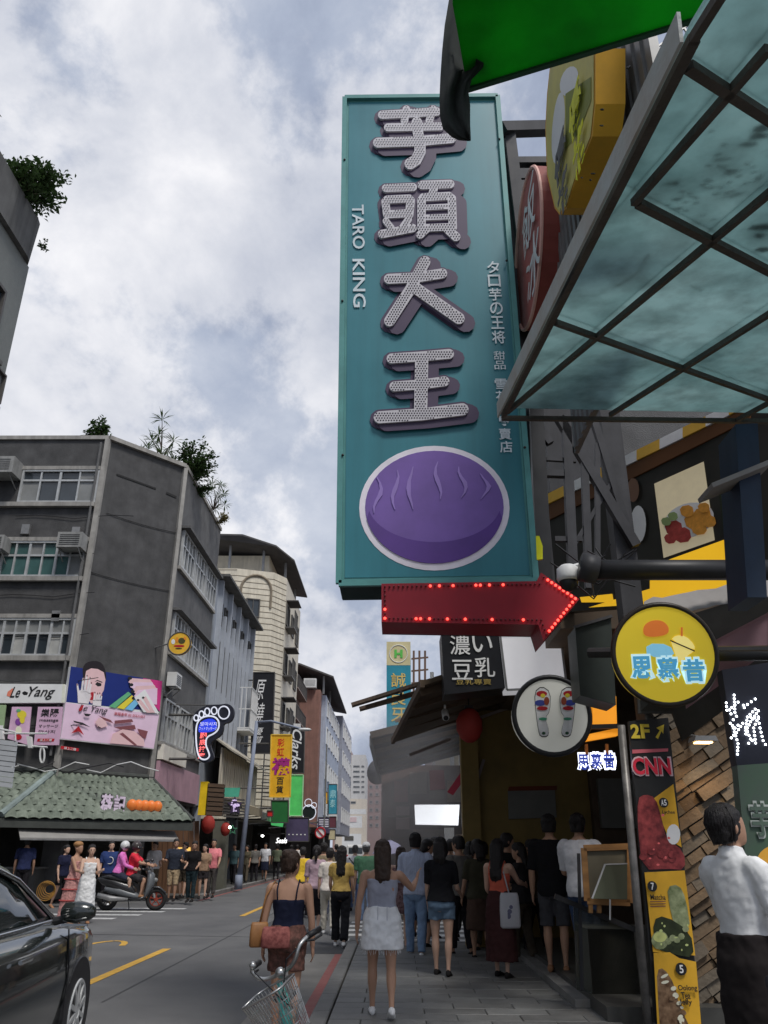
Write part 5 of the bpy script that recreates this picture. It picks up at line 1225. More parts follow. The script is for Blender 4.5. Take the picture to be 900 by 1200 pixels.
for (x, y, a, m) in ((790, 620, 9, m_frg), (800, 628, 9, m_frg), (786, 632, 6, m_frg), (813, 612, 9, m_for), (824, 605, 9, m_for), (820, 620, 8, m_for), (832, 612, 7, m_for), (806, 600, 7, m_for), (826, 596, 6, m_for), (782, 612, 5, m_fgr), (790, 606, 5, m_fgr)):
    MP.shape('fruit_piece', smooth_poly([(x-a*1.3, y-a*.8), (x+a*.9, y-a*1.2), (x+a*1.3, y+a*.7), (x-a*.7, y+a)], 1), m, t)
for xs in ((750, 560, 30), (872, 575, 14)): pass
MP.shape('dark_photo', [(843, 566), (885, 545), (890, 612), (850, 628)], M('dark_green_print', (.03, .04, .02), rough=.4), t)
MP.shape('plate_rim', ellp(865, 580, 17, 13, 20), m_pw, t); MP.shape('dish', ellp(866, 578, 13, 9, 16), m_frg, t)
MP.shape('plate_rim', ellp(750, 615, 9, 22, 20), m_pw, t); MP.shape('dish', ellp(744, 575, 7, 14, 16), P('brown_print', 100, 75, 60), t)
for k in range(3): MP.shape('print_line', [(852, 604+k*6), (878, 596+k*6), (878, 598.5+k*6), (852, 606.5+k*6)], m_yelp, t)
# white and gold band on top
for k in range(9):
    x = 640+k*27; y = 581-k*13.2
    MP.shape('cornice_block', [(x, y), (x+27, y-13.2), (x+27, y-1), (x, y+12)], [P('gold_block', 190, 150, 60), P('cream_block', 225, 220, 205)][k % 2], t, lift=.03, th=.03)
MP.shape('brown_cornice', [(640, 594), (880, 477), (880, 492), (640, 612)], P('brown_cornice', 80, 50, 25), t, lift=.02, th=.02)
# blue column at the right edge
t = thing('blue_column', 'blue painted column with ledge at the right edge', 'column', atY(890, 760, 4.6))
bc = M('blue_column_paint', (.022, .04, .075), rough=.6, var=.25, streak=.3)
MB().prism([atY(862, 497, 4.6), atY(888, 496, 4.6), atY(899, 700, 4.6), atY(876, 700, 4.6)], -Y3, .3).build('shaft', bc, t)
MB().prism([atY(834, 566, 4.5), atY(905, 537, 4.5), atY(905, 543, 4.5), atY(836, 571, 4.5)], -Y3, .25).build('ledge', P('grey_ledge', 120, 115, 112), t)

# ---- round yellow sign and neighbours
m_lyd = M('lit_yellow_face', (.75, .58, .04), rough=.35, emis=lin(205, 175, 30), es=.22, var=.05, scale=1)
RY = 6.0; t, c = round_sign('round_sign', 'large backlit yellow round sign lettered 思慕昔', (779, 766), .375, RY, Vector((-.12, -1, -.10)), m_lyd, M('brown_black_rim', (.03, .022, .015), rough=.4), .16, 48, .022)
rn = Vector((-.12, -1, -.10)).normalized(); RP = Plane(c, rn)
mz = lambda x, y: (640+x*260/900, 640+y*260/900)
m_bl = M('lit_blue_letter', (.10, .35, .55), emis=lin(70, 150, 190), es=.35); m_blo = M('lit_pale_blue', (.6, .8, .85), emis=lin(190, 225, 230), es=.4)
ru = rn.cross(Z3).normalized()*-1
ru = Z3.cross(rn).normalized(); rv = rn.cross(ru)
for k, ch in enumerate('思慕昔'):
    p = RP(*mz(388+k*105, 492+k*6))
    text('letter_outline', ch, p, ru, rv, (.185, .20), m_blo, t, bold=.085, lift=.004)
    text('lettering', ch, p, ru, rv, (.155, .165), m_bl, t, bold=.035, lift=.011)
m_lor = M('lit_orange_print', (.6, .2, .04), emis=lin(190, 90, 30), es=.35); m_lbl = M('lit_skyblue_print', (.3, .6, .75), emis=lin(110, 175, 205), es=.35); m_lcr = M('lit_cream_print', (.8, .7, .3), emis=lin(225, 205, 110), es=.4)
RP.shape('orange_swatch', [mz(*q) for q in smooth_poly([(390, 330), (420, 302), (470, 300), (500, 330), (492, 362), (400, 372)])], m_lor, t)
RP.shape('blue_swatch', [mz(*q) for q in smooth_poly([(405, 395), (500, 398), (525, 450), (408, 450)], 1)], m_lbl, t)
RP.shape('drink_cup', [mz(*q) for q in ((505, 385), (600, 425), (560, 455), (548, 472), (528, 468), (525, 445))], m_lcr, t)
RP.shape('drink_dome', [mz(*q) for q in smooth_poly([(505, 382), (525, 362), (565, 365), (600, 400), (602, 425)], 1)], m_lcr, t)
RP.shape('straw', [mz(*q) for q in ((545, 330), (553, 330), (553, 366), (545, 366))], m_lor, t)
RP.shape('cup_line', [mz(*q) for q in ((503, 381), (602, 424), (601, 429), (502, 386))], m_ink, t)
MB().tube([c+X3*.37+Y3*.08, Vector((4.2, 6.1, c.z+.02))], .04, 8).build('arm', m_black, t, True)
# orange lit panels and hanging blue-white letters beside the foot sign
t = thing('letter_sign', 'small lit blue-on-white 思慕昔 letters below the orange panel', 'sign', atY(699, 903, 9.0))
LP_ = Plane((0, 9.0, 0), -Y3)
for k, ch in enumerate('思慕昔'):
    text('letter_outline', ch, LP_(684+k*14.8, 893-k*1.0), X3, Z3, (.155, .20), M('lit_white_letter', (.8, .8, .9), emis=(.85, .88, 1), es=1.1), t, bold=.10)
    text('lettering', ch, LP_(684+k*14.8, 893-k*1.0, .008), X3, Z3, (.12, .16), M('deep_blue_letter', (.03, .05, .30), emis=(.03, .06, .4), es=.4), t, bold=.02)
for x in (687, 711): MB().beam(LP_(x, 872), LP_(x+.5, 885), .03).build('hanger', P('brown_orange_post', 150, 85, 30), t)
t = thing('light_box', 'orange backlit panel behind the foot chart sign', 'sign', atY(700, 870, 9.3))
OP = Plane((0, 9.3, 0), -Y3)
m_lor2 = M('lit_orange_panel', (.8, .35, .03), emis=lin(215, 130, 25), es=.5)
MB().prism([OP(694, 818), OP(722, 816), OP(723, 848), OP(695, 850)], -Y3, .1).build('panel', m_lor2, t); MB().prism([OP(682, 862), OP(724, 853), OP(724, 862), OP(684, 869)], -Y3, .1).build('panel', m_lor2, t)
MB().beam(OP(690, 852), OP(726, 851), .05).build('rail', m_black, t)
# foot chart disc
m_fface = M('pale_lit_disc', (.68, .68, .64), rough=.4, emis=lin(185, 185, 175), es=.15, var=.05)
t, c = round_sign('round_sign', 'round white sign with two coloured foot soles chart', (647, 838), .415, 9.0, Vector((0, -1, -.05)), m_fface, m_black, .25, 40, .03)
FP = Plane(c, Vector((0, -1, -.05)))
nz_ = lambda x, y: (400+x*320/900, 720+y*240/675)
soleL = smooth_poly([(635, 255), (660, 235), (690, 255), (688, 320), (672, 340), (685, 385), (680, 405), (655, 405), (648, 380), (640, 320)], 1)
for mir in (0, 1):
    sx = lambda x: x if not mir else 1408-x
    FP.shape('sole_outline', [nz_(sx(x), y) for x, y in soleL], m_ink, t)
    FP.shape('sole', [nz_(sx(664+(x-664)*.93), 322+(y-322)*.96) for x, y in soleL], m_pw, t)
    for cx, cy, rx, ry, m in ((660, 262, 18, 10, m_redpt), (664, 268, 8, 7, m_yelp), (655, 292, 18, 10, P('print_blue', 50, 60, 130)), (676, 286, 9, 14, P('print_brown2', 130, 60, 40)), (662, 310, 18, 7, m_redpt), (664, 345, 14, 5, P('print_green2', 60, 130, 100)), (655, 368, 6, 20, m_pw), (666, 392, 6, 5, P('print_darkgreen', 40, 70, 50))):
        FP.shape('chart_patch', ellp(*nz_(sx(cx), cy), rx*.355, ry*.355, 12), m, t)
# dark 濃い豆乳 box, white box, green-black box
BX = Plane((0, 10.0, 0), -Y3)
t = thing('box_sign', 'black box sign with white 濃い豆乳 characters', 'sign', BX(555, 812))
MB().prism([BX(517, 741), BX(584, 739), BX(592, 806), BX(521, 814)], -Y3, .5).build('box', MATS['black_signboard'], t)
for ch, x, y in (('濃', 539, 756), ('い', 565, 753), ('豆', 541.5, 785), ('乳', 568, 782)): text('lettering', ch, BX(x, y, .006), X3, Z3, (.255, .25), P('box_letter_white', 205, 205, 210), t, bold=.006)
text('lettering', '豆乳專賣', BX(555, 799, .006), X3, Z3, (.44, .07), P('gold_small_letter', 150, 130, 70), t)
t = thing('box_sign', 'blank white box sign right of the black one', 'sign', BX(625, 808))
MB().prism([BX(586, 743), BX(656, 738), BX(664, 805), BX(594, 808.5)], -Y3, .4).build('box', M('off_white_added_glow', (.68, .67, .69), rough=.5, var=.06, emis=(.9, .9, .95), es=.2), t)  # faint glow added so the shaded white face comes out bright
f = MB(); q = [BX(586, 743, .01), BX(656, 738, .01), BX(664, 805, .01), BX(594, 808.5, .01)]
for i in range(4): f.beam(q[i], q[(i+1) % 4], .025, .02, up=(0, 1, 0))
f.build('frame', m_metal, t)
GX = Plane((0, 8.2, 0), -Y3)
t = thing('box_sign', 'dark green-black box sign between white box and yellow disc', 'sign', GX(700, 830))
MB().prism([GX(674, 735), GX(716, 724), GX(722, 826), GX(680, 815)], -Y3, .4).build('box', M('green_black_panel', (.025, .034, .03), rough=.5, var=.3), t)
MB().beam(GX(673, 735, .02), GX(717, 722, .02), .03, .03, up=(0, 1, 0)).build('edge', m_dmetal, t)

# ---- banner with food pictures, and its pole
BYn = 8.3; BA = Plane((0, BYn, 0), -Y3)
t = thing('menu_banner', 'tall black and yellow dessert menu banner with CNN badge', 'banner', BA(790, 1215))
MB().prism([BA(737, 845), BA(783, 841), BA(824, 1215), BA(770, 1215)], -Y3, .06).build('panel', M('banner_black', (.022, .022, .022), rough=.5, var=.2), t)
m_by = P('banner_yellow', 190, 145, 40, 1.5)
htext('lettering', '2F', BA(750, 857, .006), X3, Z3, (.20, .14), P('gold_letter', 215, 175, 60, 1.5), t, bold=.04)
BA.shape('arrow', [(768, 864), (773, 856), (769, 853), (778, 849), (777, 860), (775, 857), (771, 866)], MATS['gold_letter'], t)
MB().prism([BA(741, 878.5, .006), BA(783, 877, .006), BA(783, 880.5, .006), BA(741, 883, .006)], -Y3, .003).build('red_strip', P('banner_rose', 180, 90, 100), t)
text('letter_outline', 'CNN', BA(763.5, 898, .006), X3, Z3, (.40, .19), P('banner_pale_rose', 215, 165, 170), t, bold=.05)
text('lettering', 'CNN', BA(763.5, 898, .012), X3, Z3, (.37, .16), P('banner_red', 185, 40, 60), t, bold=.03)
bz = lambda x, y: (650+x*250/900, 900+y*300/1080)
BA.shape('yellow_field', [bz(*q) for q in ((415, 130), (500, 68), (535, 335), (480, 300))], m_by, t)
random.seed(21)
m_berry = M('berry_red_print', (.20, .02, .03), rough=.4, var=.6, scale=14, tint=(.42, .07, .07)); m_mat = M('matcha_print', (.20, .26, .10), rough=.45, var=.4, scale=14, tint=(.42, .46, .26)); m_choc = M('brown_jelly_print', (.16, .07, .03), rough=.4, var=.5, scale=14, tint=(.38, .24, .14)); m_dgr = M('dark_green_food', (.03, .04, .015), rough=.5, var=.4, scale=12)
BA.shape('ice_picture', [bz(*q) for q in smooth_poly([(348, 130), (380, 110), (425, 125), (450, 210), (470, 300), (545, 350), (550, 430), (480, 425), (370, 430), (350, 260)], 1)], m_berry, t)
BA.shape('cream_scoop', ellp(*bz(500, 280), 8, 12, 14), m_pw, t)
for k in range(9): BA.shape('berry', ellp(*bz(395+random.uniform(-25, 130), 380+random.uniform(-30, 35)), 4.5, 4.2, 10), m_berry, t)
MB().disc(BA(*bz(460, 146), .050), -Y3, .045, .004, 18).build('badge', m_ink, t); htext('lettering', 'A5', BA(*bz(460, 146), .052), X3, Z3, (.055, .055), m_pw, t, bold=.02)
text('lettering', 'Lychee', BA(*bz(480, 188), .050), X3, Z3, (.12, .04), m_ink, t, bold=.01)
BA.shape('yellow_field', [bz(*q) for q in ((376, 440), (545, 432), (590, 790), (412, 775))], m_by, t)
MB().disc(BA(*bz(412, 499), .050), -Y3, .045, .004, 18).build('badge', m_ink, t); text('lettering', '7', BA(*bz(412, 499), .052), X3, Z3, (.03, .06), m_pw, t, bold=.02)
text('lettering', 'Matcha', BA(*bz(435, 545), .050), X3, Z3, (.14, .045), m_ink, t, bold=.012)
for k in range(3): BA.shape('print_line', [bz(400, 562+k*10), bz(465, 560+k*10), bz(465, 563+k*10), bz(400, 565+k*10)], m_flesh2, t)
BA.shape('ice_picture', [bz(*q) for q in smooth_poly([(470, 500), (520, 490), (550, 550), (570, 690), (500, 660), (480, 580)], 1)], m_mat, t)
BA.shape('ice_picture', [bz(*q) for q in smooth_poly([(410, 640), (460, 620), (570, 690), (585, 800), (500, 785), (420, 760)], 1)], m_dgr, t)
BA.shape('matcha_cake', ellp(*bz(440, 725), 10, 11, 16), m_mat, t); BA.shape('cake_top', ellp(*bz(440, 712), 8, 6, 16), P('cake_pale', 170, 175, 110), t)
for k in range(5): BA.shape('bean', ellp(*bz(475+k*18, 690+random.uniform(-15, 40)), 4, 4, 8), m_mat, t)
BA.shape('yellow_field', [bz(*q) for q in ((412, 778), (480, 775), (520, 800), (590, 815), (616, 1130), (430, 1130))], m_by, t)
MB().disc(BA(*bz(534, 848), .060), -Y3, .05, .004, 18).build('badge', m_ink, t); text('lettering', '5', BA(*bz(534, 848), .062), X3, Z3, (.035, .065), m_pw, t, bold=.02)
for k, wd in enumerate(('Oolong', 'Tea', 'Jelly')): text('lettering', wd, BA(*bz(560-8*(k > 0), 930+k*30), .060), X3, Z3, ((.17, .08, .11)[k], .055), m_ink, t, bold=.014)
BA.shape('ice_picture', [bz(*q) for q in smooth_poly([(425, 850), (455, 840), (500, 910), (520, 1000), (560, 1080), (580, 1130), (440, 1130), (430, 960)], 1)], m_choc, t)
for k in range(13): BA.shape('cream_swirl', ellp(*bz(462+k*7.5+random.uniform(-14, 14), 875+k*19+random.uniform(-10, 10)), random.uniform(1.6, 4), random.uniform(2, 5), 9, rot=random.uniform(0, 3)), [P('cream_print', 205, 190, 170), m_choc][k % 3 == 2], t)
for k in range(16): BA.shape('food_fleck', ellp(*bz(*[(375+random.uniform(0, 130), 190+random.uniform(0, 220)), (430+random.uniform(0, 140), 640+random.uniform(0, 130))][k % 2]), random.uniform(.8, 2.2), random.uniform(.8, 1.8), 7), [P('pale_red_print', 190, 90, 90), P('pale_green_print', 160, 170, 110)][k % 2], t)
# steel pole of the banner
t = thing('steel_pole', 'scuffed pale steel pole left of the menu banner', 'pole', atZ(766, 1190, .1))
MB().tube([BA(728, 850), BA(761, 1220)], .038, 12).build('shaft', M('scuffed_steel', (.20, .19, .18), rough=.45, metal=.4, var=.45, scale=6), t, True)
MB().box((BA(735, 850).x-.06, BYn-.05, .09), (BA(768, 1220).x+.06, BYn+.05, .14)).build('foot', m_dmetal, t)

# ---- stone-clad wall with its warm spotlight
SW = Plane((0, 8.8, 0), -Y3)
t = thing('stone_wall', 'split-stone clad wall lit by a warm spotlight', 'wall', SW(838, 1100))
a_, b_ = SW(795, 870), SW(892, 1120)
MB().box((a_.x-.3, 8.86, .1), (b_.x+2.6, 9.2, 3.3)).build('backing', m_dark, t)
random.seed(8); m_stn = [M('split_stone_%s' % n, c, rough=.85, var=.25, scale=6, bump=.5, bscale=25) for n, c in (('tan', (.17, .12, .075)), ('brown', (.12, .082, .05)), ('grey', (.15, .125, .095)))]
cw = Vector(((a_.x+b_.x)/2, 8.86, 1.7)); ca, sa = math.cos(R(30)), math.sin(R(30)); tt = -2.4
while tt < 2.4:
    h_ = random.uniform(.06, .13); ss = -2.2+random.uniform(-.2, 0)
    while ss < 2.2:
        w_ = random.uniform(.18, .42); th = random.uniform(.02, .10); sl = random.uniform(-.02, .03)
        q = lambda u, v, d: Vector((cw.x+u*ca-v*sa, 8.86-d, cw.z+u*sa+v*ca)); m_ = q(ss+w_/2, tt+h_/2, 0)
        if a_.x-.25 < m_.x < b_.x+.9 and .2 < m_.z < 3.2:
            u0, u1, v0, v1 = ss+.004, ss+w_-.004, tt+.004, tt+h_-.004; j = [random.uniform(-.012, .012) for _ in range(4)]
            MB().add([q(u0, v0, th), q(u1, v0+j[0], th+sl), q(u1, v0+j[0], 0), q(u0, v0, 0), q(u0, v1+j[1], th*.8), q(u1, v1, th+sl-.01), q(u1, v1, 0), q(u0, v1+j[1], 0)], [(0,3,2,1),(4,5,6,7),(0,1,5,4),(1,2,6,5),(2,3,7,6),(3,0,4,7)]).build('stone', random.choice(m_stn), t)
        ss += w_
    tt += h_
c = atY(828, 868, 8.35); t = thing('spot_lamp', 'small warm spotlight over the stone wall', 'lamp', c)
MB().prism([c+Vector((-.10, 0, .05)), c+Vector((.10, 0, .05)), c+Vector((.12, 0, .0)), c+Vector((-.12, 0, .0))], -Y3, .2).build('housing', m_metal, t)
MB().obox(c+Vector((0, .1, -.004)), X3, Y3, -Z3, .16, .10, .01).build('lens', M('warm_lens', (.9, .6, .3), emis=(1, .62, .25), es=5), t)
MB().tube([c+Vector((0, .15, .05)), c+Vector((0, .5, .12))], .015, 6).build('bracket', m_metal, t)
ll = bpy.data.lights.new('spot_lamp_light', 'SPOT'); ll.energy = 12; ll.color = (1, .68, .36); ll.spot_size = R(130); ll.spot_blend = .8; ll.shadow_soft_size = .08
lo2 = bpy.data.objects.new('spot_lamp_light', ll); COL.objects.link(lo2); lo2.parent = t; lo2.location = (0, .05, -.03); lo2.rotation_euler = (R(14), 0, 0)
# ---- LED-dot sign on black at right edge
LE = Plane((0, 6.6, 0), -Y3)
t = thing('led_sign', 'black sign with white LED-dot 燒 character strokes', 'sign', LE(872, 885))
MB().prism([LE(846, 785), LE(940, 770), LE(940, 905), LE(864, 900)], -Y3, .12).build('panel', M('navy_black_panel', (.012, .014, .026), rough=.5), t)
lz = lambda x, y: (800+x*100/545, 780+y*220/1200)
m_ledw = M('lit_white_led', (.9, .9, .95), emis=(.9, .95, 1), es=3.5)
for pts in (((325, 190), (330, 300), (280, 320)), ((275, 240), (280, 310)), ((350, 235), (310, 270), (280, 300)), ((340, 325), (300, 370), (330, 400), (370, 365)), ((380, 370), (340, 430), (290, 480)), ((320, 400), (350, 500), (345, 590)), ((460, 215), (410, 250), (370, 290)), ((385, 255), (370, 290)), ((460, 280), (410, 330), (400, 395), (400, 460)), ((480, 290), (430, 360), (400, 420)), ((400, 400), (430, 470), (405, 525)), ((480, 330), (450, 400), (465, 520)), ((430, 330), (480, 340), (490, 400), (510, 480), (540, 530)), ((440, 480), (420, 500))):
    for x, y in along(list(pts), 21): MB().ell(LE(*lz(x, y))-Y3*.012, (.0095, .008, .0095), 6, 4).build('led', m_ledw, t)
# ---- green sign 芋 nearest at right edge
GE = Plane((0, 5.8, 0), -Y3)
t = thing('standing_sign', 'green-grey standing sign with outlined 芋 at right edge', 'sign', GE(890, 1200))
MB().prism([GE(864, 897), GE(960, 890), GE(960, 1230), GE(893, 1230)], -Y3, .10).build('panel', M('green_grey_panel', (.11, .14, .12), rough=.5, var=.3, scale=3, tint=(.06, .13, .07)), t)
text('letter_outline', '芋', GE(*lz(500, 985), .006), X3, Z3, (.15, .24), P('grey_letter_light', 150, 155, 150), t, bold=.05); text('lettering', '芋', GE(*lz(500, 985), .014), X3, Z3, (.13, .21), P('green_letter_dark', 70, 85, 75), t, bold=.02)
GE.shape('yellow_patch', smooth_poly([(884, 1010), (895, 992), (930, 985), (930, 1050), (893, 1045)], 2), P('amber_print', 190, 140, 50), t)
# ================================================================ right ground floor and the block beyond the side street
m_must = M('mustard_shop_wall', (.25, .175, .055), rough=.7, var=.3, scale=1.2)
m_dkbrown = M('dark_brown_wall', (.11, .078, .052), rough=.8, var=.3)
sh = thing('corner_shop', 'dark open-fronted dessert shop with mustard wall at right corner', 'shop', (4, 12, 0))
MB().box((1.95, 8.6, .07), (9, 15.15, .22)).build('floor', M('dark_shop_floor', (.07, .07, .065), rough=.5, var=.3), sh)
MB().box((1.80, 9.3, .07), (1.95, 15.15, .17)).build('step', m_kerb, sh)
MB().box((1.25, 14.9, .1), (3.4, 15.1, 3.9)).build('end_wall', m_must, sh)
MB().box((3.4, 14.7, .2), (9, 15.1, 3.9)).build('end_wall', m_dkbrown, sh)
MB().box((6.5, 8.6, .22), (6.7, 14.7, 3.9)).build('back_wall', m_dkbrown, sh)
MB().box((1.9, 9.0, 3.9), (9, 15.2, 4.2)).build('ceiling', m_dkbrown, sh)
MB().box((1.15, 14.6, .1), (1.45, 14.9, 3.9)).build('pillar', m_must, sh)
MB().box((3.5, 14.58, 1.9), (4.3, 14.7, 2.7)).build('menu_board', P('grey_board', 110, 110, 105, 1.2), sh)
SWm = Plane((0, 14.88, 0), -Y3)
SWm.shape('menu_board', [(595, 927), (650, 926), (652, 958), (596, 960)], P('grey_board', 110, 110, 105, 1.2), sh, lift=.03, th=.03)
SWm.shape('brown_trim', [(596, 922), (652, 921), (652, 926), (595, 927)], P('brown_trim', 90, 40, 20), sh, lift=.04, th=.03)
# counter with glass screen, framed easel board
t = thing('shop_counter', 'dark shop counter with a sloping glass screen beside the banner', 'counter', (2.3, 9.2, .1))
CY = 9.3; CPl = Plane((0, CY, 0), -Y3)
MB().box((1.98, CY, .22), (3.2, CY+.6, .80)).build('body', M('counter_board', (.10, .095, .08), rough=.5, var=.3), t)
MB().prism([CPl(672, 1060), CPl(742, 1085), CPl(752, 1180), CPl(676, 1160)], -Y3, .02).build('glass_screen', M('smoky_glass', (.25, .28, .25), rough=.08, var=.1, trans=.85, alpha=.65), t)
MB().beam(CPl(650, 1050, .03), CPl(745, 1090, .03), .05).build('top_rail', m_black, t)
MB().beam(CPl(678, 1000, .03), CPl(682, 1160, .03), .03).build('post', m_steel, t)
EP = Plane((0, 9.0, 0), Vector((-.1, -1, .15)))
t = thing('display_frame', 'wooden framed board on the shop counter', 'frame', EP(710, 1060))
fr = [(684, 994), (738, 992), (738, 1058), (688, 1056)]
MB().prism([EP(*q) for q in fr], EP.n, .02).build('board', P('dusty_board', 95, 90, 75, 1.2), t)
f = MB()
for i in range(4): f.beam(EP(*fr[i], .015), EP(*fr[(i+1) % 4], .015), .06, .03, up=EP.n)
f.build('frame', M('orange_wood', (.30, .15, .05), rough=.6, var=.3, stretch=(1, 1, 5)), t)
for x in (692, 702): MB().beam(EP(x, 1058), EP(x, 1070), .04).build('leg', MATS['orange_wood'], t)
t = thing('menu_stand', 'steel-edged tilted menu stand beside the wooden frame', 'menu stand', EP(715, 1070)-Y3*.15)
P2 = Plane(EP(715, 1035)-Y3*.2, Vector((.2, -1, .2)))
MB().prism([P2(709, 1013), P2(735, 1012), P2(735, 1054), P2(694, 1053)], P2.n, .012).build('plate', P('grey_green_plate', 75, 80, 65, 1.2), t)
MB().beam(P2(709, 1013), P2(694, 1053), .012).build('edge', m_alu, t); MB().beam(P2(709, 1013), P2(735, 1012), .012).build('edge', m_alu, t); MB().beam(P2(715, 1054), P2(715, 1078), .012).build('stem', m_alu, t)

# ---- clutter above the shop: grey tarp, pale pink awning triangle, dark canopy
t = thing('tarpaulin', 'crumpled grey tarpaulin strip below the amber panel', 'tarp', atY(830, 705, 6.6))
vs_, fs_ = [], []; n_ = 14
random.seed(2)
for j in range(3):
    for i in range(n_+1):
        x = 755+i*10.5; y = 703-i*1.9+j*11+random.uniform(-2, 2); vs_.append(atY(x, y, 6.7-.12*j+random.uniform(-.04, .04)))
for j in range(2):
    for i in range(n_): a = j*(n_+1)+i; fs_.append((a, a+1, a+n_+2, a+n_+1))
k_ = len(vs_); vs_ += [q+Y3*.01 for q in vs_]; fs_ += [tuple(k_+i for i in reversed(f)) for f in fs_]
mkobj('sheet', vs_, fs_, P('grey_tarp', 125, 122, 120, 1.4), t, True)
t = thing('side_awning', 'dull pink and dark awning behind the yellow round sign', 'awning', (3.6, 7.6, 2.8))
q = [atY(800, 770, 7.2), atY(905, 715, 6.6), atY(905, 760, 6.6), atY(805, 830, 7.6)]
MB().prism(q, -Y3, .03).build('pink_side', P('dull_pink', 150, 120, 130, 1.2), t)
q = [atY(745, 740, 8.2), atY(905, 690, 6.9), atY(905, 790, 7.0), atY(800, 868, 8.2), atY(788, 836, 8.2), atY(748, 836, 8.25)]
MB().prism(q, -Y3, .03).build('dark_side', M('dark_awning_sheet', (.06, .06, .055), rough=.7, var=.3), t)
MB().tube([atY(690, 765, 7.0), atY(905, 763, 6.2)], .045, 8).build('bar', m_black, t)
# big dark soffit over the crowd
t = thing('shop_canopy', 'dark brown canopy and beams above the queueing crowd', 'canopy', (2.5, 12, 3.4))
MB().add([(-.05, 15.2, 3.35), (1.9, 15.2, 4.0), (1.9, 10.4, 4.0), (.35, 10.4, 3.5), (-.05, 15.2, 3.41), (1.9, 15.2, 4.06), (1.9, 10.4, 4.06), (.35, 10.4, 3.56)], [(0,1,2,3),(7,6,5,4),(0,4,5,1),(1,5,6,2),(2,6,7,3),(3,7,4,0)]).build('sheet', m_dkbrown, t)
for k in range(5):
    y = 10.6+k*1.1; x = .35-.4*(k*1.1+.2)/4.8; MB().beam((x, y, 3.44), (1.9, y, 3.94), .05, .08).build('rafter', M('brown_rafter', (.11, .075, .05), rough=.7, var=.3), t)
MB().beam((-.05, 15.2, 3.38), (.35, 10.4, 3.53), .06, .1).build('edge_beam', MATS['brown_rafter'], t)
# weathered board awning projecting left
BW = Plane((0, 13.0, 0), -Y3)
t = thing('board_awning', 'weathered brown board awning projecting over the street', 'awning', BW(470, 820))
for k, (a, b) in enumerate((((412, 826.5), (520, 793)), ((428, 826.5), (520, 801)), ((420, 826), (520, 797)))):
    p0, p1 = BW(*a)+Y3*(.22*k), BW(*b)+Y3*(.22*k); MB().beam(p0, p1, .20, .05).build('board', M('weathered_board', (.17, .12, .09), rough=.8, var=.35, scale=3, stretch=(5, 1, 1)), t)
MB().beam(BW(470, 812)+Y3*-.1, BW(470, 812)+Y3*.6, .04).build('batten', m_dmetal, t)
# bullet cameras
def bullet(px, py, Y, label, s=1.0, d=Vector((-.25, -1, -.25))):
    c = atY(px, py, Y); d = d.normalized(); t = thing('bullet_camera', label, 'camera', c, 0, 'white bullet cameras')
    MB().tube([c-d*.16*s, c-d*.14*s, c+d*.10*s, c+d*.11*s], [.03*s, .055*s, .055*s, .045*s], 14).build('body', m_white, t, True)
    MB().tube([c+d*.105*s, c+d*.125*s], .04*s, 12).build('lens', m_black, t, True); MB().tube([c-d*.1*s, c-d*.1*s+Z3*.12*s], .018*s, 6).build('bracket', m_white, t)
bullet(504, 803, 11.5, 'white bullet security camera beside the black box sign', 1.5); bullet(522, 838, 11.5, 'smaller white camera hanging below the bullet camera', .9, Vector((0, -1, -.6)))
lantern(atY(550, 850, 12.0), .20, 'dull red lantern hanging under the right-hand canopy'); bpy.data.objects[[o.name for o in bpy.data.objects if o.name.startswith('paper_lantern')][-1]]['group'] = 'lantern on the right'
# ---- dental sign beyond the side street
DS = Plane((0, 25.0, 0), -Y3)
t = thing('vertical_sign', 'teal vertical dentist sign with gold characters and H emblem', 'sign', DS(467, 852))
MB().prism([DS(453, 752), DS(481, 752), DS(482, 852), DS(453, 852)], -Y3, .35).build('panel', P('dental_teal', 38, 120, 140, 1.5), t)
MB().prism([DS(453, 752, .004), DS(481, 752, .004), DS(481, 779.5, .004), DS(453, 779.5, .004)], -Y3, .003).build('emblem_field', P('pale_ochre', 190, 180, 140, 1.3), t)
MB().ring(DS(467, 766, .012), -Y3, .28, .012, 24).build('emblem_ring', P('pale_emblem', 210, 215, 215), t)
text('emblem', 'H', DS(467, 766, .012), X3, Z3, (.26, .26), P('emblem_green', 80, 160, 70), t, bold=.05)
for ch, y in (('誠', 797), ('良', 818), ('牙', 838)): text('lettering', ch, DS(467, y, .006), X3, Z3, (.46, .44), P('gold_character', 190, 165, 95, 1.4), t, bold=.01)
# scaffold-like rack behind it
t = thing('sign_rack', 'rusty steel rack behind the dentist sign', 'frame', DS(492, 850)+Y3*1.5)
for x in (486, 493, 500): MB().beam(DS(x, 750)+Y3*1.5, DS(x, 852)+Y3*1.5, .07).build('post', P('rust_pipe', 95, 75, 65), t)
for y in (760, 775, 790, 805, 822, 838): MB().beam(DS(483, y)+Y3*1.5, DS(504, y-2)+Y3*1.5, .05).build('rail', P('rust_pipe', 95, 75, 65), t)

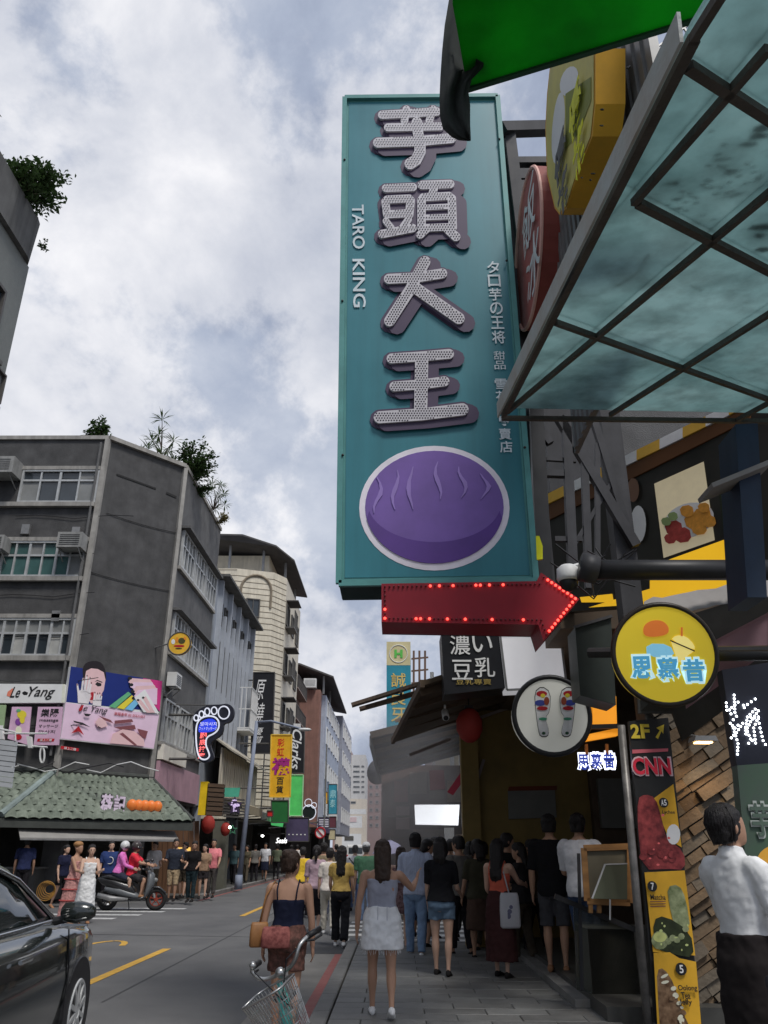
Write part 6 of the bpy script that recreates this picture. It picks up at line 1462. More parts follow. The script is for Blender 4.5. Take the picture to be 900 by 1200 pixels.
# ---- block beyond the side street on the right
b2 = thing('corner_block', 'cluttered right-hand block beyond the side street', 'building', (8, 40, 0))
m_b2 = P('stained_cream_wall', 140, 130, 112, 1.3, streak=.4)
MB().box((2.9, 24, 3.6), (20, 60, 9.6)).build('wall', m_b2, b2)
MB().box((3.4, 26, 0), (20, 60, 3.6)).build('shop_back_wall', m_dkbrown, b2)
for y in (25, 32, 40, 48, 56): MB().box((2.9, y, .1), (3.4, y+.5, 3.6)).build('column', m_b2, b2)
for y in (26.5, 31, 36, 42):
    for z in (5.5, 8): wframe(b2, (2.9, y, z), -Y3, Z3, -X3, 1.8, 1.4, 3, (), m_glass, m_alu, .06)
for x in (4.5, 7.5): wframe(b2, (x, 24, 6), X3, Z3, -Y3, 1.8, 1.4, 3, (), m_glass, m_alu, .06)
MB().box((3.2, 24.3, .1), (3.9, 24.5, 3.5)).build('white_pillar', m_white, b2)
b3 = thing('far_right_building', 'plain grey-brown building further along the right side', 'building', (8, 90, 0))
MB().box((3.0, 61, 0), (22, 130, 9.5)).build('wall', m_far4, b3)
for k in range(8):
    for z in (4, 7): wframe(b3, (3.0, 64+k*8, z), -Y3, Z3, -X3, 2.4, 1.6, 2, (), m_glass, m_white, .1)
# the deep awning of that block
t = thing('deep_awning', 'deep dark corrugated awning of the shop beyond the side street', 'awning', (1.2, 25, 3.7))
e0 = atY(434, 859, 20.0); e1 = atY(605, 816, 20.0); z_o, z_i = e0.z, e1.z
x_o, x_i = e0.x, e1.x
far = 30.5
vs_ = [(x_o, 20, z_o), (x_i, 20, z_i), (x_i, far, z_i), (x_o, far, z_o)]
MB().add(vs_+[(x, y, z-.06) for x, y, z in vs_], [(0,1,2,3),(7,6,5,4),(0,4,5,1),(1,5,6,2),(2,6,7,3),(3,7,4,0)]).build('sheet', m_dkbrown, t)
for k in range(6): MB().beam((x_o+.05, 20.1+k*2.05, z_o-.1), (x_i, 20.1+k*2.05, z_i-.1), .06, .10).build('rafter', m_dmetal, t)
MB().box((x_o-.02, 20, z_o-.30), (x_o+.02, far, z_o-.06)).build('valance', M('grey_valance', (.11, .11, .115), rough=.7, var=.3), t)
MB().beam((x_o, 20.0, z_o-.05), (x_i, 20.0, z_i-.05), .05, .16).build('front_edge', M('brown_edge', (.10, .08, .065), rough=.7, var=.3), t)
# stall wall closing the awning's far end, with shelves and hung signs
t = thing('stall_wall', 'dim brown stall wall with shelves at the far end of deep awning', 'wall', (1.2, 30.8, .1)); SWl = Plane((0, 30.7, 0), -Y3)
MB().box((x_o+.1, 30.75, .1), (2.9, 31.0, z_o+.25)).build('panel', P('dusky_brown_wall', 96, 76, 70, 1.2, streak=.3), t)
for k, (xa, ya, xb, yb, c_) in enumerate(((462, 915, 478, 940, (120, 70, 70)), (480, 905, 500, 930, (130, 120, 110)), (464, 945, 480, 972, (150, 130, 130)), (502, 910, 520, 936, (90, 84, 70)), (484, 972, 520, 990, (110, 96, 84)), (524, 915, 540, 940, (140, 125, 105)))): SWl.shape('hung_sign', [(xa, ya), (xb, ya), (xb, yb), (xa, yb)], P('stall_sign_%s' % 'abcdef'[k], *c_), t, lift=.02, th=.06)
for z_ in (1.2, 1.9, 2.6): MB().box((x_o+.3, 30.3, z_), (2.6, 30.75, z_+.05)).build('shelf', m_dkbrown, t)
# a white van far down the street
vp = Vector((-3.6, 78, 0)); t = thing('van', 'small white van far down the middle of the street', 'van', vp)
rr_ = []
for y, hw, z0, z1 in ((0, .82, .35, 1.75), (.1, .86, .3, 1.9), (2.6, .86, .3, 1.92), (3.3, .84, .3, 1.5), (3.8, .78, .35, 1.0)): rr_.append([vp+Vector(q) for q in ((-hw, y, z0), (hw, y, z0), (hw, y, z1-.3), (hw*.86, y, z1), (-hw*.86, y, z1), (-hw, y, z1-.3))])
MB().loft(rr_).build('body', m_white, t); MB().box((vp.x-.62, vp.y-.02, 1.15), (vp.x+.62, vp.y+.0, 1.65)).build('rear_window', m_glass, t)
for s in (-1, 1):
    MB().box((vp.x+s*.74-.07, vp.y-.02, .8), (vp.x+s*.74+.07, vp.y, 1.05)).build('tail_light', P('red_lamp', 170, 30, 30), t)
    for y in (.7, 3.0): MB().ring(vp+Vector((s*.72, y, .3)), X3, .2, .1, 18, 8).build('wheel', m_black, t, True)
# satellite dish
c = atY(445, 905, 33); t = thing('satellite_dish', 'grey round dish under the far end of deep awning', 'dish', c-Z3*.8)
n_ = Vector((-.5, -1, .15)).normalized(); u_ = Z3.cross(n_).normalized(); v_ = n_.cross(u_)
MB().loft([[c+n_*d+u_*(math.cos(a)*r)+v_*(math.sin(a)*r) for a in [2*math.pi*i/24 for i in range(24)]] for r, d in ((.50, .14), (.48, .11), (.3, .02), (.1, -.03), (.03, -.04))]).build('bowl', P('mesh_grey', 80, 80, 84, 1.2), t, True)
MB().tube([c-n_*.08, c-n_*.3+X3*.5, c-n_*.3+X3*1.2], .04, 6).build('arm', m_dmetal, t)
# lit white light box and neighbours below the awning
LB = Plane((0, 22.5, 0), -Y3)
t = thing('light_box', 'blank glowing white light box over the queue', 'sign', LB(512, 968))
MB().prism([LB(486, 943), LB(538.5, 943), LB(537, 967), LB(487, 966)], -Y3, .25).build('box', M('lit_white_box', (.85, .85, .85), emis=(.92, .95, 1), es=.85, var=.04), t)
MB().beam(LB(486, 967, .01), LB(538, 968, .01), .03).build('edge', m_dmetal, t)
t = thing('shop_fascia', 'dark fascia lettered since 1980 JIA CHI MAN', 'sign', LB(580, 968))
MB().prism([LB(541, 940), LB(625, 938), LB(625, 970), LB(541, 969)], -Y3, .15).build('panel', M('dark_violet_board', (.03, .026, .04), rough=.5), t)
text('lettering', 'since', LB(571, 952, .004), X3, Z3, (.32, .10), P('rose_letter', 215, 175, 185, 1.3), t); text('lettering', '1980', LB(588, 952, .004), X3, Z3, (.27, .10), P('rose_letter', 215, 175, 185, 1.3), t)
text('lettering', 'JIA CHI MAN', LB(580, 960, .004), X3, Z3, (.88, .12), P('rose_letter', 215, 175, 185, 1.3), t)
t = thing('price_board', 'brown menu panel under the dark fascia', 'sign', LB(555, 1000))
MB().prism([LB(534, 978), LB(578, 977), LB(578, 999), LB(534, 1001)], -Y3, .1).build('panel', P('dull_brown_board', 120, 105, 90, 1.2), t)
MB().prism([LB(521, 970), LB(532, 970), LB(533, 1015), LB(523, 1015)], -Y3, .2).build('white_post', m_white, t)
for k in range(3): tag(MB().ell(atY(558.5+k*4.5, 972, 22.2), (.04, .04, .04), 8, 6).build('bulb', M('lit_cream_bulb', (.9, .8, .6), emis=(1, .85, .6), es=7), None, True), ('leftmost', 'middle', 'rightmost')[k]+' small warm bulb of the row of three over menu', 'bulb', 'warm bulbs over the far counter')
tag(MB().ell(atY(556.5, 945, 21.5), (.06, .06, .08), 8, 6).build('lit_bulb', MATS['lit_white_bulb'], None, True), 'bright white bulb right of the glowing light box', 'lamp')
# hanging cloths and folded umbrella shapes under the awning
t = thing('hanging_cloth', 'dull red cloth hanging under the right canopy', 'cloth', atY(533, 925, 17.5))
MB().prism([atY(524, 928, 17.5), atY(540, 905, 17.5), atY(545, 912, 17.5), atY(531, 932, 17.5)], -Y3, .05).build('fold', P('dull_red_cloth', 130, 40, 55), t)
MB().prism([atY(503, 903, 17.6), atY(520, 902, 17.6), atY(522, 925, 17.6), atY(504, 926, 17.6)], -Y3, .05).build('fold', P('grey_rose_cloth', 120, 105, 108), t)
t = thing('roof_strut', 'pale steel struts under the dark canopy', 'frame', atY(550, 930, 15.6))
for a, b in (((567, 890), (556, 925)), ((556, 925), (545, 934)), ((463, 845), (497, 835)), ((480, 885), (528, 866)), ((560, 842), (600, 828))): MB().beam(atY(*a, 14.8), atY(*b, 14.8), .05).build('bar', P('strut_grey', 120, 110, 105), t)
# ---- steam rising from the stall
m_st = bpy.data.materials.new('stall_steam'); m_st.use_nodes = True; tn = m_st.node_tree; tn.nodes.clear()
pv = tn.nodes.new('ShaderNodeVolumePrincipled'); pv.inputs['Color'].default_value = (.95, .93, .94, 1); pv.inputs['Anisotropy'].default_value = .2
ou = tn.nodes.new('ShaderNodeOutputMaterial'); tn.links.new(pv.outputs[0], ou.inputs['Volume'])
cx_ = tn.nodes.new('ShaderNodeTexCoord'); nz2 = tn.nodes.new('ShaderNodeTexNoise'); nz2.inputs['Scale'].default_value = .9; nz2.inputs['Detail'].default_value = 3; tn.links.new(cx_.outputs['Object'], nz2.inputs['Vector'])
gr = tn.nodes.new('ShaderNodeTexGradient'); gr.gradient_type = 'SPHERICAL'; mpg = tn.nodes.new('ShaderNodeMapping'); mpg.inputs['Scale'].default_value = (1/1.7, 1/2.2, 1/2.4); mpg.inputs['Location'].default_value = (0, 0, -1.0); tn.links.new(cx_.outputs['Object'], mpg.inputs[0]); tn.links.new(mpg.outputs[0], gr.inputs[0])
mu = tn.nodes.new('ShaderNodeMath'); mu.operation = 'MULTIPLY'; tn.links.new(nz2.outputs['Fac'], mu.inputs[0]); tn.links.new(gr.outputs['Fac'], mu.inputs[1])
mu2 = tn.nodes.new('ShaderNodeMath'); mu2.operation = 'MULTIPLY'; tn.links.new(mu.outputs[0], mu2.inputs[0]); mu2.inputs[1].default_value = .62; tn.links.new(mu2.outputs[0], pv.inputs['Density'])
sc_ = atY(478, 940, 19.6)
so_ = MB().ell((sc_.x, 19.6, 2.75), (1.7, 2.2, 2.4), 20, 14).build('steam', m_st, None, True, base=(sc_.x, 19.6, .35))
stuff(so_); so_['label'] = 'pale steam cloud rising from the food stall on the right'; so_['category'] = 'steam'
# ================================================================ people
def fabric(name, r, g, b, k=1.5, **kw):
    return M('fabric_'+name, tuple(min(.8, c) for c in lin(r, g, b, k)[:3]), rough=.9, var=kw.pop('var', .16), scale=kw.pop('scale', 7), bump=.18, bscale=kw.pop('bscale', 260), spec=.2, **kw)
SKIN = {k: M('skin_'+k, c, rough=.55, var=.08, scale=8, spec=.35) for k, c in (('fair', (.60, .38, .28)), ('tan', (.47, .27, .18)), ('brown', (.36, .20, .13)))}
HAIR = {k: M('hair_'+k, c, rough=.5, var=.4, scale=14, spec=.4, bump=.5, bscale=60, stretch=(3, 3, .4)) for k, c in (('black', (.015, .012, .012)), ('brown', (.045, .025, .016)), ('auburn', (.20, .11, .05)))}
m_sole = M('shoe_sole', (.5, .5, .48), rough=.7)
m_shoew = fabric('shoe_white', 205, 200, 195); m_shoeb = fabric('shoe_black', 30, 28, 28); m_shoet = fabric('sandal_tan', 130, 95, 70)
def crs(P_, n=4):
    """Catmull-Rom through (point, radius) pairs"""
    out = []
    for i in range(len(P_)-1):
        a = P_[max(i-1, 0)]; b = P_[i]; c = P_[i+1]; d = P_[min(i+2, len(P_)-1)]
        for k in range(n):
            t = k/n; f = lambda p, q, r, s: .5*((2*q)+(r-p)*t+(2*p-5*q+4*r-s)*t*t+(3*q-p-3*r+s)*t*t*t)
            out.append((f(a[0], b[0], c[0], d[0]), max(.002, f(a[1], b[1], c[1], d[1]))))
    out.append(P_[-1]); return out
def limb(mb, P_, n=10, sub=4):
    q = crs([(Vector(p), r) for p, r in P_], sub); mb.tube([p for p, r in q], [r for p, r in q], n)
def rings(mb, rows, n=20, T=None):
    """rows: (z, half width, half depth, y offset[, x offset])"""
    rr = []
    for row in rows:
        z, a, b, yo = row[:4]; xo = row[4] if len(row) > 4 else 0
        ring = []
        for i in range(n):
            t = 2*math.pi*i/n; c, s = math.cos(t), math.sin(t); e = .82
            q = Vector((xo+a*math.copysign(abs(c)**e, c), yo+b*math.copysign(abs(s)**e, s), z))
            ring.append(T(q) if T else q)
        rr.append(ring)
    mb.loft(rr)
def interp(rows, z):
    for i in range(len(rows)-1):
        if rows[i][0] <= z <= rows[i+1][0]:
            f = (z-rows[i][0])/(rows[i+1][0]-rows[i][0]); return tuple(rows[i][k]*(1-f)+rows[i+1][k]*f for k in range(4))
    return rows[0] if z < rows[0][0] else rows[-1]
TORSO = {'f': [(.455, .060, .058, -.004), (.49, .098, .074, -.012), (.53, .103, .074, -.012), (.57, .092, .062, -.004), (.62, .073, .052, .002), (.67, .076, .056, .004), (.72, .084, .066, .008), (.755, .086, .062, .006), (.79, .090, .050, -.002), (.812, .082, .040, -.006), (.83, .050, .034, -.008), (.85, .030, .030, -.006)],
         'm': [(.455, .060, .060, -.004), (.49, .094, .070, -.008), (.53, .096, .070, -.008), (.57, .090, .064, -.002), (.62, .087, .061, .002), (.67, .094, .066, .003), (.72, .104, .070, .004), (.76, .108, .066, .002), (.79, .112, .056, -.004), (.815, .098, .044, -.008), (.835, .058, .038, -.008), (.855, .036, .034, -.006)]}
SHX = {'f': .100, 'm': .118}
def person(foot, H, yaw, sex='f', skin='fair', hair=('short', 'black'), top=None, bottom=None, shoes=None, legs=((8, 4), (-10, 14)), arms=((4, 8, 12), (4, 8, 12)),
           lean=0, label='', group=None, vox=.012, face=False, head=(0, 0), seat=None, explicit=None, extra=None, bulk=1.0, footz=None, hipx=1.0):
    """local frame: +Y is forward, +X the person's right. legs: (thigh forward, knee bend); arms: (forward, out, elbow bend) in degrees, left then right.
    explicit: {'L': (elbow, wrist, hand direction)} as fractions of H"""
    P0 = thing('person', label, 'person', foot, R(yaw), group)
    W = WM[P0.name]; G = lambda q: W @ Vector(q)
    tr = [(z*H, a*H*bulk, b*H*bulk, y*H) for z, a, b, y in TORSO[sex]]
    hipz = .5*H
    # legs
    LEG = []
    for s, (tf, kb) in zip((-1, 1), legs):
        hip = Vector((s*.052*H*hipx, 0, hipz)); out = s*(.02 if seat is None else .14)
        d1 = Vector((out, math.sin(R(tf)), -math.cos(R(tf)))).normalized(); knee = hip+d1*.235*H
        a2 = tf-kb; d2 = Vector((-out*.3, math.sin(R(a2)), -math.cos(R(a2)))).normalized(); ank = knee+d2*.222*H
        LEG.append([hip, knee, ank, a2])
    low = min(l[2].z-(.012*H if l[3] < -15 else 0) for l in LEG); drop = .042*H-low
    if seat is not None: drop = seat-.47*H
    # body lean about hip
    Lm = Matrix.Translation((0, 0, hipz)) @ Matrix.Rotation(-R(lean), 4, 'X') @ Matrix.Translation((0, 0, -hipz))
    D = Vector((0, 0, drop))
    U = lambda q: G((Lm @ Vector(q))+D)      # upper body
    Dn = lambda q: G(Vector(q)+D)            # legs
    mb = MB()
    rings(mb, tr, 20, lambda q: U(q) if q.z > hipz else Dn(q))
    # neck and head
    hy, hp = R(head[0]), R(head[1]); hc = Vector((0, .012*H, .932*H)); HM = Matrix.Translation((0, 0, .88*H)) @ Matrix.Rotation(hy, 4, 'Z') @ Matrix.Rotation(hp, 4, 'X') @ Matrix.Translation((0, 0, -.88*H))
    HU = lambda q: U(HM @ Vector(q))
    mb.tube([U((0, -.006*H, .82*H)), U((0, 0, .875*H)), HU((0, .006*H, .90*H))], [.034*H, .030*H, .031*H], 10)
    hd = []
    for z, a, b, yo in ((.866, .018, .020, .032), (.876, .028, .034, .024), (.895, .037, .046, .016), (.92, .044, .054, .010), (.945, .0465, .057, .006), (.968, .044, .054, .002), (.985, .034, .042, -.002), (.996, .018, .022, -.004)):
        hd.append((z*H, a*H, b*H, yo*H))
    rings(mb, hd, 16, HU)
    mb.add([HU(q) for q in ((-.008*H, .058*H, .915*H), (.008*H, .058*H, .915*H), (0, .076*H, .917*H), (0, .058*H, .945*H), (0, .050*H, .91*H))], [(0, 2, 3), (2, 1, 3), (1, 0, 3), (0, 4, 2), (2, 4, 1), (0, 1, 4)]) if face else None
    for s in (-1, 1): mb.ell(HU((s*.047*H, -.002*H, .925*H)), (.008*H, .012*H, .017*H), 8, 6)
    # arms
    ARM = []
    for i, s in enumerate((-1, 1)):
        sh_ = Vector((s*SHX[sex]*H*bulk, -.006*H, .795*H)); key = 'LR'[i]
        if explicit and key in explicit:
            el, wr, hdir = [Vector(q) for q in explicit[key]]; el = el*H; wr = wr*H; hdir = hdir.normalized()
        else:
            f_, o_, b_ = arms[i]; d1 = Vector((s*math.sin(R(o_)), math.sin(R(f_)), -math.cos(R(f_))*math.cos(R(o_)))).normalized(); el = sh_+d1*.172*H
            d2 = Vector((s*math.sin(R(o_))*.25, math.sin(R(f_+b_)), -math.cos(R(f_+b_)))).normalized(); wr = el+d2*.148*H; hdir = d2
        ARM.append((sh_, el, wr, hdir))
        k = 1.0 if sex == 'f' else 1.14
        limb(mb, [(U(sh_+Vector((-s*.02*H, 0, .004*H))), .026*H*k), (U(sh_), .029*H*k), (U(sh_.lerp(el, .5)), .0255*H*k), (U(el), .0205*H*k), (U(el.lerp(wr, .3)), .0215*H*k), (U(wr), .0145*H*k)])
        # hand: palm plus five fingers
        hl = .105*H; u = hdir; side = Vector((0, 1, 0)); side = (side-u*side.dot(u)); side = side.normalized() if side.length > .1 else Vector((0, 0, 1)); pn = u.cross(side)
        palm = [wr+u*(hl*f_) for f_ in (0, .2, .48)]
        rr_ = []
        for p, w_, th in zip(palm, (.013, .021, .023), (.011, .011, .009)):
            rr_.append([U(p+side*(math.cos(a)*w_*H)+pn*(math.sin(a)*th*H)) for a in [2*math.pi*j/10 for j in range(10)]])
        mb.loft(rr_)
        curl = -s
        fr = max(.0048*H, vox*.75)
        for j, (off, ln) in enumerate(((.017, .40), (.006, .46), (-.006, .43), (-.017, .34))):
            b0 = wr+u*(hl*.42)+side*(off*H); b1 = b0+u*(hl*ln*.5)+pn*(curl*.004*H); b2 = b0+u*(hl*ln*.9)+pn*(curl*.016*H)
            mb.tube([U(b0), U(b1), U(b2)], [fr*1.05, fr, fr*.8], 6)
        b0 = wr+u*(hl*.12)+side*(.014*H); mb.tube([U(b0), U(b0+u*(hl*.2)+side*(.016*H)), U(b0+u*(hl*.40)+side*(.018*H)+pn*(curl*.006*H))], [fr*1.2, fr*1.1, fr*.85], 6)
    for i, s in enumerate((-1, 1)):
        hip, knee, ank, a2 = LEG[i]; k = 1.0
        limb(mb, [(Dn(hip+Vector((-s*.004*H, 0, .02*H))), .052*H), (Dn(hip.lerp(knee, .25)), .050*H), (Dn(hip.lerp(knee, .7)), .037*H), (Dn(knee), .0295*H), (Dn(knee.lerp(ank, .28)+Vector((0, -.006*H, 0))), .0315*H), (Dn(knee.lerp(ank, .7)), .020*H), (Dn(ank), .0165*H), (Dn(ank-Vector((0, 0, .012*H))), .017*H)])
    soft('body', mb, SKIN[skin], P0, vox, 5, deci=.6 if vox < .009 else 1)
    # shoes
    for i, s in enumerate((-1, 1)):
        hip, knee, ank, a2 = LEG[i]; pit = R(min(0, a2)*.75 if seat is None else 0)
        fd = Vector((0, math.cos(pit), math.sin(pit))); fu = Vector((0, -math.sin(pit), math.cos(pit)))
        h0 = ank-fu*.042*H-fd*.032*H; rr_ = []
        for f_, w_, h_ in ((0, .012, .028), (.12, .021, .048), (.35, .021, .050), (.6, .025, .034), (.85, .026, .024), (1.0, .013, .014)):
            c = h0+fd*(f_*.145*H); rr_.append([Dn(c+Vector((math.cos(a)*w_*H, 0, 0))+fu*(max(-.0, math.sin(a)*.5+.5)*h_*H)) for a in [2*math.pi*j/10 for j in range(10)]])
        m2 = MB(); m2.loft(rr_); m2.build('shoe', shoes or m_shoeb, P0, True)
    # clothes
    ad_ = .011; tw = (top or {}).get('kind') in ('tee', 'polo', 'jacket')
    def torso_cloth(m, z0, z1, add=ad_, flare=0.0, n=22):
        zs = [z0+(z1-z0)*k/10 for k in range(11)]; rows = []
        for z in zs:
            q = interp(tr, z*H); e = add+flare*max(0, (.66-z))
            rows.append((z*H, q[1]+e, q[2]+e, q[3]))
        rings(m, rows, n, lambda q: U(q) if q.z > hipz-.02*H else Dn(q))
    def sleeve(m, i, frac, add=.012):
        sh_, el, wr, hd_ = ARM[i]; s = (-1, 1)[i]; k = 1.0 if sex == 'f' else 1.14
        pts = [(sh_+Vector((-s*.03*H, 0, .006*H)), .030*H*k+add), (sh_, .031*H*k+add), (sh_.lerp(el, .5), .0265*H*k+add), (el, .022*H*k+add), (el.lerp(wr, .5), .020*H*k+add), (wr, .0155*H*k+add)]
        tot = (0, .0, .27, .54, .77, 1.0); cut = []
        for (p, r), f_ in zip(pts, tot):
            if f_ <= frac: cut.append((U(p), r))
        nx = [j for j, f_ in enumerate(tot) if f_ > frac]
        if nx:
            j = nx[0]; f_ = (frac-tot[j-1])/(tot[j]-tot[j-1]); cut.append((U(pts[j-1][0].lerp(pts[j][0], f_)), pts[j-1][1]*(1-f_)+pts[j][1]*f_+.003))
        limb(m, cut, 12, 3)
    if top:
        m = MB(); kind = top.get('kind', 'tee'); z0 = top.get('z0', .50); z1 = {'tee': .838, 'polo': .85, 'tube': .755, 'cami': .765, 'dress': .80, 'jacket': .85}[kind]
        torso_cloth(m, z0, top.get('z1', z1), top.get('add', .024 if tw else ad_), top.get('flare', .02))
        sl = top.get('sleeve', {'tee': .42, 'polo': .45, 'jacket': 1.0}.get(kind, 0))
        if sl:
            for i in (0, 1): sleeve(m, i, sl)
        if kind == 'polo': m.tube([U((0, -.008*H, .835*H)), U((0, -.004*H, .87*H))], [.046*H, .040*H], 14)
        soft('top', m, top['mat'], P0, max(vox, .010), 3, top.get('disp', .022), .16)
        if kind in ('cami', 'tube') and top.get('straps', kind == 'cami'):
            for s in (-1, 1):
                pts = [U((s*.055*H, -.070*H*bulk, .735*H)), U((s*.060*H, -.066*H*bulk, .79*H)), U((s*.062*H, -.018*H, .842*H)), U((s*.058*H, .045*H, .80*H)), U((s*.052*H, .075*H, .75*H))]
                MB().tube(pts, .007, 6).build('strap', top['mat'], P0, True)
    if bottom:
        kind = bottom['kind']; m = MB(); add = bottom.get('add', .012)
        if kind in ('pants', 'shorts'):
            zt = min(bottom.get('waist', .60), (top['z0'] if 'z0' in (top or {}) else .50)+.03) if tw else bottom.get('waist', .60); zs = [.455+(zt-.455)*k/6 for k in range(7)]
            rings(m, [(z*H, interp(tr, z*H)[1]+add, interp(tr, z*H)[2]+add, interp(tr, z*H)[3]) for z in zs], 22, lambda q: Dn(q) if q.z < hipz+.03*H else U(q))
            L_ = bottom.get('len', 1.0); fl = bottom.get('flare', .0)
            for i, s in enumerate((-1, 1)):
                hip, knee, ank, a2 = LEG[i]
                pts = [(hip+Vector((0, 0, .0)), .054*H+add, 0), (hip.lerp(knee, .3), .050*H+add, .15), (hip.lerp(knee, .7), .040*H+add+fl*.4, .36), (knee, .034*H+add+fl*.6, .5), (knee.lerp(ank, .4), .033*H+add+fl*.8, .7), (ank+Vector((0, 0, .01*H)), .026*H+add+fl, 1.0)]
                cut = [(Dn(p), r) for p, r, f_ in pts if f_ <= L_]
                nx = [j for j, q in enumerate(pts) if q[2] > L_]
                if nx: j = nx[0]; f_ = (L_-pts[j-1][2])/(pts[j][2]-pts[j-1][2]); cut.append((Dn(pts[j-1][0].lerp(pts[j][0], f_)), pts[j-1][1]*(1-f_)+pts[j][1]*f_+.006))
                limb(m, cut, 14, 3)
        else:
            zt = min(bottom.get('waist', .62), (top['z0'] if 'z0' in (top or {}) else .50)+.03) if tw else bottom.get('waist', .62); add = max(add, .020 if kind == 'dress' else .016); zb = bottom.get('hem', .30); fl = bottom.get('flare', .03); rows = []; n = 9
            for k in range(n+1):
                z = zb+(zt-zb)*k/n
                q = interp(tr, max(z, .50)*H); e = add+fl*max(0, (.52-z))/.2
                yo = q[3]; rows.append((z*H, q[1]+e, q[2]+e*.9+(.012 if z < .5 else 0), yo))
            rings(m, rows, 26, lambda q: Dn(q) if q.z < hipz+.03*H else U(q))
        soft(bottom.get('name', {'pants': 'trousers', 'shorts': 'shorts', 'skirt': 'skirt', 'dress': 'dress'}[kind]), m, bottom['mat'], P0, max(vox, .010), 3, bottom.get('disp', .014), .11)
    # hair
    style, hcol = hair; hm = HAIR.get(hcol) or hcol
    m = MB()
    if style != 'none':
        cap = [(.885, .040, .030, -.026), (.905, .047, .046, -.016), (.93, .051, .056, -.010), (.955, .053, .061, -.006), (.975, .050, .060, -.004), (.995, .040, .048, -.004), (1.009, .022, .028, -.004)]
        rings(m, [(z*H, a*H, b*H, y*H) for z, a, b, y in cap], 18, HU)
        if style in ('long', 'longer', 'bob'):
            zb = {'long': .775, 'longer': .72, 'bob': .84}[style]; n = 8; rows = []
            for k in range(n+1):
                z = zb+(.965-zb)*k/n; f_ = (z-zb)/(.965-zb)
                rows.append((z*H, (.036+.018*min(1, f_*1.6))*H, (.022+.022*f_)*H, (-.052+.022*f_)*H-.012*H*(1-f_)))
            rings(m, rows, 16, HU)
            random.seed(int(H*1000))
            for k in range(11):
                x = (k-5)/5*.040; ln = random.uniform(.02, .06)*(1-.5*abs(k-5)/5); y = -.066+random.uniform(-.006, .01)
                m.tube([HU((x*H, (y+.006)*H, (zb+.06)*H)), HU((x*1.02*H, y*H, zb*H)), HU((x*.9*H, (y+.004)*H, (zb-ln)*H))], [.013*H, .011*H, .005*H], 6)
            if style == 'bob':
                for s in (-1, 1): m.tube([HU((s*.046*H, .01*H, .95*H)), HU((s*.050*H, .008*H, .90*H)), HU((s*.046*H, .004*H, .86*H))], [.016*H, .018*H, .010*H], 8)
        if style == 'bun': m.ell(HU((0, -.050*H, .985*H)), (.030*H, .030*H, .028*H), 12, 8)
        if style == 'pony': limb(m, [(HU((0, -.058*H, .95*H)), .016*H), (HU((0, -.085*H, .92*H)), .022*H), (HU((0, -.080*H, .86*H)), .020*H), (HU((0, -.068*H, .80*H)), .008*H)], 10)
        if style == 'fringe': m.ell(HU((0, .03*H, .985*H)), (.042*H, .034*H, .020*H), 12, 8)
        soft('hair', m, hm, P0, .010 if vox < .02 else .014, 2, .012, .03)
        if vox < .0125:
            random.seed(int(H*777)); sm_ = MB(); zlow = {'long': .775, 'longer': .72, 'bob': .84}.get(style, .89)
            for k in range(110):
                a = random.uniform(-.1, math.pi+.1)+math.pi if style in ('long', 'longer', 'bob', 'short', 'pony', 'bun') else 0
                ca, sa = math.cos(a), math.sin(a); r_ = 1.03+random.uniform(-.02, .035); zl = zlow+random.uniform(-.02, .02) if style != 'short' else .892+random.uniform(-.012, .012)
                P_ = [HU((.012*ca*H, (-.004+.012*sa)*H, 1.012*H)), HU((.040*ca*r_*H, (-.004+.048*sa*r_)*H, .995*H)), HU((.053*ca*r_*H, (-.006+.062*sa*r_)*H, .955*H)), HU((.051*ca*r_*H, (-.012+.056*sa*r_)*H, .915*H))]
                if style in ('long', 'longer', 'bob'): P_ += [HU((.050*ca*r_*H, (-.040+.030*sa*r_)*H, ((.915+zl)/2)*H)), HU((.042*ca*H+random.uniform(-.01, .01), (-.052+.018*sa)*H, zl*H))]
                else: P_[-1] = HU((.046*ca*H, (-.022+.034*sa)*H, zl*H))
                sm_.tube(P_, [.0035]*(len(P_)-1)+[.001], 4)
            stuff(sm_.build('hair_strands', hm, P0, True))
    if face:
        for s in (-1, 1):
            MB().ell(HU((s*.018*H, .0605*H, .932*H)), (.008*H, .004*H, .0042*H), 8, 6).build('eye', m_ink, P0, True)
            MB().tube([HU((s*.009*H, .063*H, .943*H)), HU((s*.026*H, .058*H, .944*H))], .002*H, 5).build('eyebrow', HAIR['black'], P0)
        MB().ell(HU((0, .060*H, .893*H)), (.013*H, .004*H, .004*H), 8, 6).build('mouth', M('lip', (.35, .10, .10), rough=.5), P0, True)
    if extra: extra(P0, U, Dn, HU, H, ARM, LEG)
    return P0, U, Dn, HU, ARM
F = fabric
G_ = lambda px, py, z=.0: atZ(px, py, z)
STEP = (((16, 6), (-14, 22)))
